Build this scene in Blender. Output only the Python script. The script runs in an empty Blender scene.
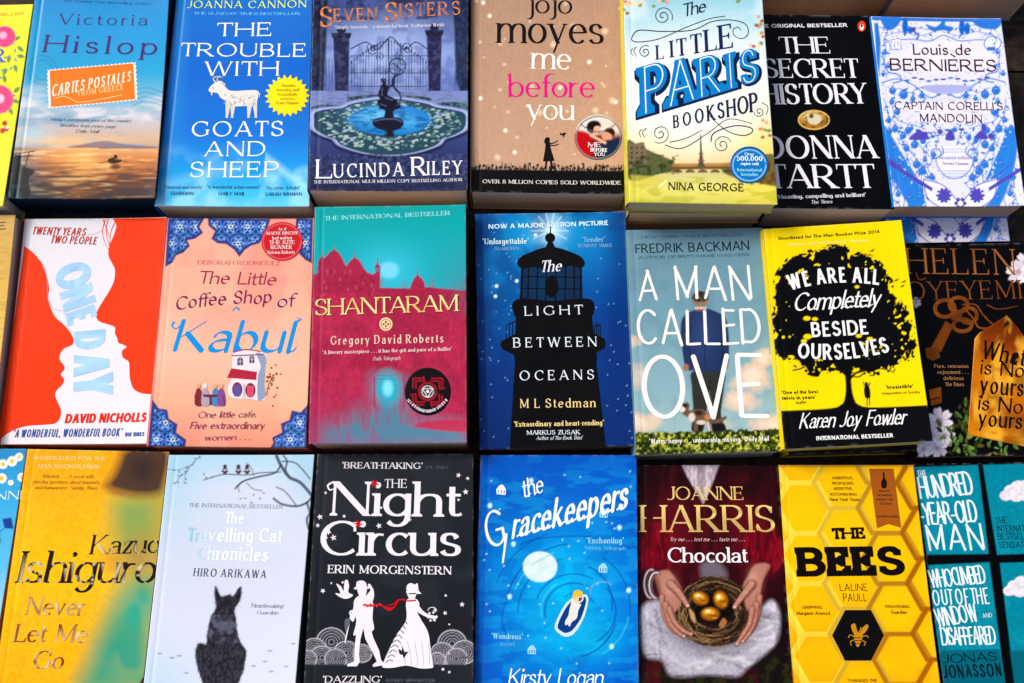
import bpy, math, random
import numpy as np
from mathutils import Vector
from mathutils.geometry import delaunay_2d_cdt

C = bpy.context.scene.collection
rad = math.radians

# ------------------------------------------------------------------ colour
def c(h, k=0.90):
    """hex -> linear albedo"""
    if not isinstance(h, str): return np.array(h, float)
    h = h.lstrip('#')
    if len(h) == 3: h = ''.join(a + a for a in h)
    v = np.array([int(h[i:i + 2], 16) / 255 for i in (0, 2, 4)])
    v = np.where(v <= .04045, v / 12.92, ((v + .055) / 1.055) ** 2.4)
    m = v.mean(); v = np.clip(m + (v - m) * 1.05, 0, 1) ** 1.17
    v[1] += .06 * max(0, v[2] - max(v[1], v[0]))
    return v * k

# ------------------------------------------------------------------ materials
def node_mat(name, build):
    m = bpy.data.materials.new(name); m.use_nodes = True
    nt = m.node_tree; b = nt.nodes['Principled BSDF']
    build(nt, b); return m

def printed(name, rough=.42, coat=0.0, bump=.02, metal=0.0, spec=.3):
    def f(nt, b):
        N = nt.nodes; L = nt.links
        a = N.new('ShaderNodeAttribute'); a.attribute_name = 'ink'
        n = N.new('ShaderNodeTexNoise'); n.inputs['Scale'].default_value = 900; n.inputs['Detail'].default_value = 3
        g = N.new('ShaderNodeTexNoise'); g.inputs['Scale'].default_value = 22; g.inputs['Detail'].default_value = 4
        tc = N.new('ShaderNodeTexCoord')
        L.new(tc.outputs['Object'], n.inputs['Vector']); L.new(tc.outputs['Object'], g.inputs['Vector'])
        mr = N.new('ShaderNodeMapRange'); mr.inputs[1].default_value = .3; mr.inputs[2].default_value = .7
        mr.inputs[3].default_value = .96; mr.inputs[4].default_value = 1.03
        L.new(n.outputs['Fac'], mr.inputs[0])
        v = N.new('ShaderNodeVectorMath'); v.operation = 'SCALE'
        L.new(a.outputs['Color'], v.inputs[0]); L.new(mr.outputs[0], v.inputs['Scale'])
        L.new(v.outputs[0], b.inputs['Base Color'])
        r2 = N.new('ShaderNodeMapRange'); r2.inputs[1].default_value = .3; r2.inputs[2].default_value = .7
        r2.inputs[3].default_value = rough * .8; r2.inputs[4].default_value = rough * 1.25
        L.new(g.outputs['Fac'], r2.inputs[0]); L.new(r2.outputs[0], b.inputs['Roughness'])
        b.inputs['Specular IOR Level'].default_value = spec
        b.inputs['Metallic'].default_value = metal
        b.inputs['Coat Weight'].default_value = coat; b.inputs['Coat Roughness'].default_value = .12
        bp = N.new('ShaderNodeBump'); bp.inputs['Strength'].default_value = bump * 6; bp.inputs['Distance'].default_value = .0008
        L.new(g.outputs['Fac'], bp.inputs['Height']); L.new(bp.outputs[0], b.inputs['Normal'])
    return node_mat(name, f)

M_GLOSS = printed('printed_gloss_card', .27, .0, bump=.012, spec=.11)
M_MATT = printed('printed_matt_card', .45, 0, bump=.010, spec=.08)
M_FOIL = printed('stamped_foil', .3, 0, .05, .85, .5)

def _pages(nt, b):
    N = nt.nodes; L = nt.links
    tc = N.new('ShaderNodeTexCoord'); mp = N.new('ShaderNodeMapping')
    mp.inputs['Scale'].default_value = (6, 6, 2600)
    n = N.new('ShaderNodeTexNoise'); n.inputs['Scale'].default_value = 1; n.inputs['Detail'].default_value = 5
    n.inputs['Roughness'].default_value = .75
    L.new(tc.outputs['Object'], mp.inputs[0]); L.new(mp.outputs[0], n.inputs['Vector'])
    r = N.new('ShaderNodeValToRGB'); r.color_ramp.elements[0].position = .3; r.color_ramp.elements[1].position = .72
    r.color_ramp.elements[0].color = (.44, .34, .26, 1); r.color_ramp.elements[1].color = (.88, .76, .62, 1)
    L.new(n.outputs['Fac'], r.inputs[0])
    a = N.new('ShaderNodeAttribute'); a.attribute_name = 'ink'
    mx = N.new('ShaderNodeMix'); mx.data_type = 'RGBA'; mx.blend_type = 'MULTIPLY'; mx.inputs[0].default_value = 1
    L.new(r.outputs[0], mx.inputs[6]); L.new(a.outputs['Color'], mx.inputs[7])
    L.new(mx.outputs[2], b.inputs['Base Color']); b.inputs['Roughness'].default_value = .9
    b.inputs['Specular IOR Level'].default_value = .1
    bp = N.new('ShaderNodeBump'); bp.inputs['Strength'].default_value = .5; bp.inputs['Distance'].default_value = .0004
    L.new(n.outputs['Fac'], bp.inputs['Height']); L.new(bp.outputs[0], b.inputs['Normal'])
M_PAGES = node_mat('paper_page_edges', _pages)

# ------------------------------------------------------------------ objects
def mesh_obj(name, V, F, mat, parent=None, cols=None, smooth=False):
    me = bpy.data.meshes.new(name)
    if isinstance(F, np.ndarray) and F.shape[1] == 4:
        V = np.asarray(V, 'f'); nv = len(V); nf = len(F)
        me.vertices.add(nv); me.vertices.foreach_set('co', V.ravel())
        me.loops.add(nf * 4); me.loops.foreach_set('vertex_index', F.ravel().astype('i'))
        me.polygons.add(nf); me.polygons.foreach_set('loop_start', np.arange(0, nf * 4, 4, dtype='i'))
        me.update(calc_edges=True)
    else:
        me.from_pydata([tuple(v) for v in V], [], [tuple(f) for f in F]); me.update()
    if cols is None: cols = np.ones((len(me.vertices), 3))
    cols = np.asarray(cols, float)
    if cols.ndim == 1: cols = np.tile(cols, (len(me.vertices), 1))
    at = me.color_attributes.new('ink', 'FLOAT_COLOR', 'POINT')
    at.data.foreach_set('color', np.hstack([np.clip(cols, 0, 1), np.ones((len(cols), 1))]).astype('f').ravel())
    if smooth: me.polygons.foreach_set('use_smooth', np.ones(len(me.polygons), dtype=bool))
    me.materials.append(mat)
    o = bpy.data.objects.new(name, me); C.objects.link(o)
    if parent: o.parent = parent
    return o

# ------------------------------------------------------------------ homography
def homog(src, dst):
    A = []; B = []
    for (x, y), (u, v) in zip(src, dst):
        A.append([x, y, 1, 0, 0, 0, -u * x, -u * y]); B.append(u)
        A.append([0, 0, 0, x, y, 1, -v * x, -v * y]); B.append(v)
    return np.append(np.linalg.solve(np.array(A, float), np.array(B, float)), 1).reshape(3, 3)
def hap(H, P):
    P = np.asarray(P, float); q = np.column_stack([P.reshape(-1, 2), np.ones(P.size // 2)]) @ H.T
    return q[:, :2] / q[:, 2:3]

# ------------------------------------------------------------------ curves
def sm(pts, closed=False, n=6):
    """smooth curve through points"""
    P = [np.array(p, float) for p in pts]; out = []
    m = len(P); rng = range(m if closed else m - 1)
    for i in rng:
        p1 = P[i]; p2 = P[(i + 1) % m]
        p0 = P[i - 1] if (closed or i > 0) else p1
        p3 = P[(i + 2) % m] if (closed or i + 2 < m) else p2
        for k in range(n):
            t = k / n
            out.append(.5 * (2 * p1 + (p2 - p0) * t + (2 * p0 - 5 * p1 + 4 * p2 - p3) * t * t + (3 * p1 - p0 - 3 * p2 + p3) * t ** 3))
    if not closed: out.append(P[-1])
    return [tuple(p) for p in out]
def ell(x, y, rx, ry=None, a0=0, a1=360, n=28, rot=0):
    ry = rx if ry is None else ry; o = []
    full = abs(a1 - a0) >= 360
    for k in range(n if full else n + 1):
        a = rad(a0 + (a1 - a0) * k / n); px, py = rx * math.cos(a), ry * math.sin(a)
        r = rad(rot); o.append((x + px * math.cos(r) - py * math.sin(r), y + px * math.sin(r) + py * math.cos(r)))
    return o
def spiral(x, y, r0, r1, a0, turns, n=40, sy=1):
    return [(x + (r0 + (r1 - r0) * k / n) * math.cos(rad(a0) + turns * 2 * math.pi * k / n),
             y + sy * (r0 + (r1 - r0) * k / n) * math.sin(rad(a0) + turns * 2 * math.pi * k / n)) for k in range(n + 1)]
def star(x, y, r, k=5, inner=.45, rot=-90):
    return [(x + (r if i % 2 == 0 else r * inner) * math.cos(rad(rot + 180 * i / k)),
             y + (r if i % 2 == 0 else r * inner) * math.sin(rad(rot + 180 * i / k))) for i in range(2 * k)]
def ribbon(pts, w0, w1=None):
    """outline polygon of a tapering stroke"""
    P = np.array(pts, float); w1 = w0 if w1 is None else w1
    T = np.gradient(P, axis=0); T /= np.maximum(1e-9, np.hypot(T[:, 0], T[:, 1]))[:, None]
    Nn = np.column_stack([-T[:, 1], T[:, 0]]); w = np.linspace(w0, w1, len(P))[:, None] / 2
    return [tuple(p) for p in np.vstack([P + Nn * w, (P - Nn * w)[::-1]])]

# ------------------------------------------------------------------ lettering: stroke skeletons, drawn with a pen
X = .66
_S = "C .47 .8 .44 .93 .36 1 .26 1 .12 1 .02 .9 .02 .75 .02 .57 .16 .55 .28 .5 .42 .45 .52 .4 .52 .25 .52 .1 .4 0 .26 0 .13 0 .04 .07 .01 .2;+L .48 .97 .48 .72 -- n;+L .01 .28 .01 .03 -- n"
G = {
'A': (.74, "L 0 0 .37 1 s- n;L .37 1 .74 0 -s t;L .13 .33 .61 .33"),
'B': (.56, "L 0 0 0 1 ll;L 0 1 .28 1;A .28 .76 .22 .24 90 -90;L 0 .52 .28 .52;A .28 .26 .28 .26 90 -90;L 0 0 .28 0"),
'C': (.72, "A .42 .5 .42 .5 46 314;+L .71 .99 .71 .7 -- n"),
'D': (.7, "L 0 0 0 1 ll;L 0 1 .28 1;A .28 .5 .42 .5 90 -90;L 0 0 .28 0"),
'E': (.54, "L 0 0 0 1 ll;L 0 1 .5 1 -d;L 0 .52 .4 .52 -b;L 0 0 .54 0 -u"),
'F': (.5, "L 0 0 0 1 sl;L 0 1 .5 1 -d;L 0 .5 .4 .5 -b"),
'G': (.76, "A .42 .5 .42 .5 48 312;L .74 .08 .74 .44 -s;-L .46 .44 .74 .44;+L .71 .99 .71 .72 -- n"),
'H': (.7, "L 0 0 0 1 ss;L .7 0 .7 1 ss;L 0 .52 .7 .52"),
'I': (0, "L 0 0 0 1 ss"),
'J': (.36, "L .36 1 .36 .25 s-;A .12 .25 .24 .25 0 -130"),
'K': (.66, "L 0 0 0 1 ss;L 0 .38 .58 1 -s n;L .2 .56 .66 0 -s t"),
'L': (.52, "L 0 0 0 1 ss;L 0 0 .52 0 -u"),
'M': (.86, "L .03 0 .03 1 sl n;L .03 1 .43 .06 -- t;L .43 .06 .83 1 -- n;L .83 0 .83 1 sr t"),
'N': (.72, "L .01 0 .01 1 sl n;L .01 1 .71 0 -- t;L .71 0 .71 1 -s n"),
'O': (.84, "A .42 .5 .42 .5 0 360"),
'P': (.54, "L 0 0 0 1 sl;L 0 1 .26 1;A .26 .735 .28 .265 90 -90;L 0 .47 .26 .47"),
'Q': (.84, "A .42 .5 .42 .5 0 360;L .5 .2 .86 -.14 -- t"),
'R': (.64, "L 0 0 0 1 sl;L 0 1 .26 1;A .26 .735 .28 .265 90 -90;L 0 .47 .26 .47;L .26 .47 .64 0 -s t"),
'S': (.52, _S),
'T': (.66, "L .33 0 .33 1 s-;L 0 1 .66 1 dd"),
'U': (.68, "L 0 1 0 .32 s-;A .34 .34 .34 .34 180 360;L .68 .32 .68 1 -s n"),
'V': (.72, "L 0 1 .36 0 s- t;L .36 0 .72 1 -s n"),
'W': (1.06, "L 0 1 .28 0 s- t;L .28 0 .53 1 -- n;L .53 1 .79 0 -- t;L .79 0 1.06 1 -s n"),
'X': (.68, "L 0 1 .68 0 ss t;L 0 0 .68 1 ss n"),
'Y': (.68, "L 0 1 .34 .45 s- t;L .34 .45 .68 1 -s n;L .34 0 .34 .48 s-"),
'Z': (.6, "L .02 1 .58 1 d-;L .58 1 .02 0 -- t;L .02 0 .6 0 -u"),
'a': (.42, "C .03 .5 .06 .62 .13 .66 .22 .66 .34 .66 .41 .59 .41 .44;L .41 .48 .41 0 -r;C .41 .4 .24 .39 0 .36 0 .17 0 .06 .07 0 .17 0 .28 0 .37 .07 .41 .16"),
'b': (.46, "L 0 0 0 1.02 -l;A .22 .33 .24 .33 155 -155"),
'c': (.4, "A .24 .33 .24 .33 44 316"),
'd': (.46, "A .24 .33 .24 .33 25 335;L .46 0 .46 1.02 rl"),
'e': (.44, "A .23 .33 .23 .33 4 318;L .01 .37 .45 .37 -- n"),
'f': (.3, "L .12 0 .12 .8 s-;A .32 .8 .2 .24 180 65;L 0 .66 .3 .66 -- n"),
'g': (.46, "A .24 .33 .24 .33 25 335;L .46 .66 .46 -.02;A .24 -.02 .22 .28 0 -145"),
'h': (.46, "L 0 0 0 1.02 sl;C 0 .42 .06 .6 .15 .66 .26 .66 .4 .66 .46 .58 .46 .42;L .46 .46 .46 0 -s"),
'i': (0, "L 0 0 0 .66 sl;D 0 .9 .085"),
'j': (.12, "L .12 .66 .12 -.08 l-;A -.04 -.08 .16 .22 0 -110;D .12 .9 .085"),
'k': (.44, "L 0 0 0 1.02 sl;L 0 .22 .38 .66 -s n;L .13 .38 .46 0 -s t"),
'l': (0, "L 0 0 0 1.02 sl"),
'm': (.8, "L 0 0 0 .66 sl;C 0 .42 .05 .6 .13 .66 .22 .66 .34 .66 .4 .58 .4 .42;L .4 .46 .4 0 -s;C .4 .42 .45 .6 .53 .66 .62 .66 .74 .66 .8 .58 .8 .42;L .8 .46 .8 0 -s"),
'n': (.46, "L 0 0 0 .66 sl;C 0 .42 .06 .6 .15 .66 .26 .66 .4 .66 .46 .58 .46 .42;L .46 .46 .46 0 -s"),
'o': (.48, "A .24 .33 .24 .33 0 360"),
'p': (.46, "L 0 -.3 0 .66 sl;A .22 .33 .24 .33 155 -155"),
'q': (.46, "A .24 .33 .24 .33 25 335;L .46 -.3 .46 .66 s-"),
'r': (.28, "L 0 0 0 .66 sl;C 0 .4 .05 .58 .13 .67 .28 .62"),
's': (.36, "C .33 .52 .3 .62 .25 .66 .18 .66 .08 .66 .02 .6 .02 .5 .02 .38 .12 .36 .19 .33 .28 .3 .36 .27 .36 .16 .36 .06 .28 0 .18 0 .09 0 .03 .04 .01 .13"),
't': (.3, "L .12 .9 .12 .16;C .12 .2 .12 .02 .2 -.02 .32 .06;L 0 .66 .3 .66 -- n"),
'u': (.46, "L 0 .66 0 .22 l-;C 0 .24 0 .08 .08 0 .2 0 .32 0 .41 .08 .46 .22;L .46 .66 .46 0 lr"),
'v': (.46, "L 0 .66 .23 0 s- t;L .23 0 .46 .66 -s n"),
'w': (.72, "L 0 .66 .18 0 s- t;L .18 0 .36 .66 -- n;L .36 .66 .54 0 -- t;L .54 0 .72 .66 -s n"),
'x': (.44, "L 0 .66 .44 0 ss t;L 0 0 .44 .66 ss n"),
'y': (.46, "L 0 .66 .24 0 s- t;L .1 -.3 .46 .66 -s n"),
'z': (.4, "L .02 .66 .38 .66 d-;L .38 .66 .02 0 -- t;L .02 0 .4 0 -u"),
'0': (.56, "A .28 .5 .28 .5 0 360"),
'1': (.2, "L .16 0 .16 1 s-;L .0 .8 .16 1 -- n"),
'2': (.5, "C .03 .76 .05 .92 .14 1 .26 1 .4 1 .48 .9 .48 .76 .48 .52 .2 .34 .02 0;L .02 0 .52 0 -u"),
'4': (.56, "L .42 0 .42 1 s-;L .42 1 0 .3 -- n;L 0 .3 .56 .3"),
'5': (.5, "L .06 1 .46 1;L .06 1 .04 .54 -- n;C .04 .54 .1 .62 .2 .64 .26 .64 .42 .64 .5 .5 .5 .33 .5 .12 .38 0 .24 0 .12 0 .04 .06 0 .16"),
'6': (.54, "A .27 .3 .27 .3 0 360;C 0 .3 0 .7 .14 .96 .44 1"),
'8': (.52, "A .26 .75 .22 .25 0 360;A .26 .26 .26 .26 0 360"),
'.': (0, "D 0 .06 .09"), ',': (.04, "D .03 .06 .09;L .05 .06 -.02 -.16 -- n"),
"'": (0, "L 0 1.02 0 .78"), '-': (.26, "L 0 .36 .26 .36"), '!': (0, "L 0 1 0 .3;D 0 .06 .09"),
'&': (.66, "A .28 .77 .18 .23 0 360;A .28 .27 .28 .27 30 330;L .2 .6 .66 0 -- t"),
'(': (.14, "A .34 .45 .34 .62 130 230"), ')': (.14, "A -.2 .45 .34 .62 -50 50"),
}
G['`'] = (.34, "A .17 .6 .01 .01 0 360")   # unused dot
ST = dict(
 serif=dict(tk=.14, tn=.052, se=.08, st=.035, nib=0, sp=.18),
 bold=dict(tk=.19, tn=.07, se=.08, st=.05, nib=0, sp=.13),
 light=dict(tk=.12, tn=.05, se=.07, st=.03, nib=0, sp=.2),
 roman=dict(tk=.14, tn=.06, se=.055, st=.035, nib=18, sp=.24),
 sans=dict(tk=.15, tn=.13, se=0, st=0, nib=0, sp=.13),
 heavy=dict(tk=.24, tn=.2, se=0, st=0, nib=0, sp=.12),
 thin=dict(tk=.085, tn=.08, se=0, st=0, nib=0, sp=.15),
 slab=dict(tk=.27, tn=.17, se=.07, st=.15, nib=0, sp=.13),
 italic=dict(tk=.12, tn=.045, se=.04, st=.035, nib=15, sp=.12, sl=.26),
 brush=dict(tk=.13, tn=.06, se=0, st=0, nib=35, sp=.10, sl=.28, rd=1, hand=1),
 script=dict(tk=.13, tn=.055, se=0, st=0, nib=30, sp=.02, sl=.34, rd=1, cur=1),
 hand=dict(tk=.13, tn=.12, se=0, st=0, nib=0, sp=.12, rd=1, jit=.03),
 pen=dict(tk=.13, tn=.05, se=.02, st=.04, nib=40, sp=.12, sl=.06),
)
def _circle(x, y, r, n=10): return [(x + r * math.cos(2 * math.pi * k / n), y + r * math.sin(2 * math.pi * k / n)) for k in range(n)]

def glyph_polys(ch, s, sx, rnd):
    w, spec = G[ch]; tk, tn, se, stt = s['tk'], s['tn'], s['se'], s['st']
    top = X if (ch.islower()) else 1.0
    k = (top - tn) / top
    def ym(y):
        if y < 0: return y + tn / 2
        if y <= top + 1e-6: return tn / 2 + y * k
        return y - tn / 2
    nib = rad(s['nib']); jit = s.get('jit', 0); out = []
    def wd(dx, dy):
        a = abs(math.sin(math.atan2(dy, dx) - nib)); return (tn + (tk - tn) * a ** 1.3) / 2
    def j(p): return (p[0] + rnd.uniform(-jit, jit), p[1] + rnd.uniform(-jit, jit)) if jit else p
    for part in spec.split(';'):
        part = part.strip()
        if part[0] == '+':
            if se < .05: continue
            part = part[1:]
        elif part[0] == '-':
            if se >= .03: continue
            part = part[1:]
        t = part.split(); kind = t[0]
        if kind == 'D':
            r = max(float(t[3]), tk * .56); out.append(_circle(float(t[1]) * sx, max(float(t[2]), r), r)); continue
        fl = '--'; ov = None; nums = []
        for q in t[1:]:
            if q in ('n', 't'): ov = q
            elif q.replace('.', '').replace('-', '').isdigit(): nums.append(float(q))
            else: fl = q
        if kind == 'L':
            x0, y0, x1, y1 = nums; x0 *= sx; x1 *= sx
            steep = abs(y1 - y0) > abs(x1 - x0) * .6
            if steep and not s.get('rd'):
                f0 = y0 if (y0 in (0, 1, X, 1.02, -.3)) else ym(y0); f1 = y1 if (y1 in (0, 1, X, 1.02, -.3)) else ym(y1)
            else: f0, f1 = ym(y0), ym(y1)
            (x0, f0), (x1, f1) = j((x0, f0)), j((x1, f1))
            dx, dy = x1 - x0, f1 - f0; ln = math.hypot(dx, dy) or 1e-6
            h = wd(dx, dy)
            if s['nib'] == 0 or se > 0:
                if ov == 'n': h = (tn * 1.1) / 2 + (tk - tn) * .06
                if ov == 't' : h = tk / 2
            if s.get('rd'):
                nx, ny = -dy / ln * h, dx / ln * h
                out.append([(x0 + nx, f0 + ny), (x1 + nx, f1 + ny), (x1 - nx, f1 - ny), (x0 - nx, f0 - ny)])
                out.append(_circle(x0, f0, h)); out.append(_circle(x1, f1, h))
            elif steep:
                hx = h * ln / abs(dy)
                out.append([(x0 - hx, f0), (x0 + hx, f0), (x1 + hx, f1), (x1 - hx, f1)])
                if se > 0:
                    for fx, fy, g, d in ((x0, f0, fl[0], 1 if f1 > f0 else -1), (x1, f1, fl[1], 1 if f0 > f1 else -1)):
                        if g == '-': continue
                        a = fx - hx - (se if g in 'sl' else 0); b2 = fx + hx + (se if g in 'sr' else 0)
                        out.append([(a, fy), (b2, fy), (b2, fy + d * stt), (fx + hx * .9, fy + d * (stt * 1.9)), (fx - hx * .9, fy + d * (stt * 1.9)), (a, fy + d * stt)])
            else:
                hy = h * ln / max(abs(dx), 1e-6)
                out.append([(x0, f0 - hy), (x1, f1 - hy), (x1, f1 + hy), (x0, f0 + hy)])
                if se > 0:
                    for fx, fy, g, d in ((x0, f0, fl[0], 1), (x1, f1, fl[1], -1)):
                        if g == '-': continue
                        up = .17 if g in 'ub' else 0; dn = .17 if g in 'db' else 0
                        if g == 'b': up = dn = .1
                        out.append([(fx, fy - hy - dn), (fx, fy + hy + up), (fx + d * stt, fy + hy + up), (fx + d * stt * 2, fy + hy), (fx + d * stt * 2, fy - hy), (fx + d * stt, fy - hy - dn)])
        else:
            if kind == 'A':
                cx, cy, rx, ry, a0, a1 = nums; n = max(6, int(abs(a1 - a0) / 13))
                pts = [((cx + rx * math.cos(rad(a0 + (a1 - a0) * i / n))) * sx, cy + ry * math.sin(rad(a0 + (a1 - a0) * i / n))) for i in range(n + 1)]
                closed = abs(a1 - a0) >= 360
            else:
                q = [(nums[i] * sx, nums[i + 1]) for i in range(0, len(nums), 2)]; pts = []; closed = False
                for i in range(0, len(q) - 1, 3):
                    p0, p1, p2, p3 = q[i:i + 4]
                    for m in range(6):
                        u = m / 6; v = 1 - u
                        pts.append(tuple(v ** 3 * p0[e] + 3 * v * v * u * p1[e] + 3 * v * u * u * p2[e] + u ** 3 * p3[e] for e in (0, 1)))
                pts.append(q[-1])
            pts = [(p[0], ym(p[1])) for p in pts]
            if jit:
                jx, jy = rnd.uniform(-jit, jit), rnd.uniform(-jit, jit); pts = [(a + jx, b2 + jy) for a, b2 in pts]
            P = np.array(pts); T = np.gradient(P, axis=0)
            if closed: T[0] = T[-1] = P[1] - P[-2]
            Lq = np.zeros((len(P), 2)); Rq = np.zeros((len(P), 2))
            for i in range(len(P)):
                dx, dy = T[i]; l = math.hypot(dx, dy) or 1e-6; h = wd(dx, dy)
                Lq[i] = P[i] + np.array([-dy, dx]) / l * h; Rq[i] = P[i] - np.array([-dy, dx]) / l * h
            if closed:
                for i in range(len(P) - 1): out.append([tuple(Lq[i]), tuple(Lq[i + 1]), tuple(Rq[i + 1]), tuple(Rq[i])])
            else:
                for i in range(len(P) - 1): out.append([tuple(Lq[i]), tuple(Lq[i + 1]), tuple(Rq[i + 1]), tuple(Rq[i])])
                if s.get('rd'):
                    for e in (0, -1): out.append(_circle(P[e][0], P[e][1], wd(*T[e])))
    if s.get('cur') and ch.islower() and ch not in 'fgjpqy':
        out.append([(w * sx, 0), (w * sx + .2, .12), (w * sx + .2, .17), (w * sx - .03, .07)])
    sl = s.get('sl', 0)
    return [[(x + y * sl, y) for x, y in p] for p in out], w * sx + tk

# side bearings, in stroke widths, for letters that do not end in a stem
RS = dict(E=.5, F=.7, L=.6, Z=.5, C=.3, T=1.0, r=.6, t=.6, f=.8, c=.4, z=.4, P=.2, A=.1, V=.2, Y=.4, W=.1, J=.1)
LS = dict(T=.6, Z=.3, f=.3, t=.3, A=.1, V=.2, Y=.4, J=.3)
_cache = {}
def hull(p):
    p = sorted(set((round(x, 6), round(y, 6)) for x, y in p))
    if len(p) < 3: return p
    def half(q):
        o = []
        for t in q:
            while len(o) > 1 and (o[-1][0] - o[-2][0]) * (t[1] - o[-2][1]) - (o[-1][1] - o[-2][1]) * (t[0] - o[-2][0]) <= 1e-9: o.pop()
            o.append(t)
        return o[:-1]
    return half(p) + half(p[::-1])
def union(polys, grid=0):
    vs = []; fs = []
    for p in polys:
        if len(p) == 4: p = hull(p)
        if len(p) < 3: continue
        a = sum(p[i][0] * p[(i + 1) % len(p)][1] - p[(i + 1) % len(p)][0] * p[i][1] for i in range(len(p)))
        if abs(a) < 1e-7: continue
        if a < 0: p = p[::-1]
        b = len(vs); vs += [Vector(q) for q in p]; fs.append(list(range(b, b + len(p))))
    if not fs: return np.zeros((0, 2)), []
    n0 = len(vs)
    if grid:
        a = np.array([(q.x, q.y) for q in vs]); lo, hi = a.min(0), a.max(0)
        for gx in np.arange(lo[0] + grid * .37, hi[0], grid):
            for gy in np.arange(lo[1] + grid * .41, hi[1], grid): vs.append(Vector((gx, gy)))
    v, e, f, ov, oe, of = delaunay_2d_cdt(vs, [], fs, 0, 1e-5)
    f = [list(t) for t, o in zip(f, of) if len(o)]
    used = sorted({i for t in f for i in t}); mp = {a: k for k, a in enumerate(used)}
    return np.array([(v[i].x, v[i].y) for i in used]), [[mp[i] for i in t] for t in f]
def glyph(ch, st, sx, seed):
    key = (ch, st if isinstance(st, str) else str(sorted(st.items())), round(sx, 2), seed)
    if key not in _cache:
        s = ST[st] if isinstance(st, str) else st
        p, adv = glyph_polys(ch, s, round(sx, 2), random.Random(seed * 31 + ord(ch)))
        V, F = union(p); _cache[key] = (V, F, adv)
    return _cache[key]

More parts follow.
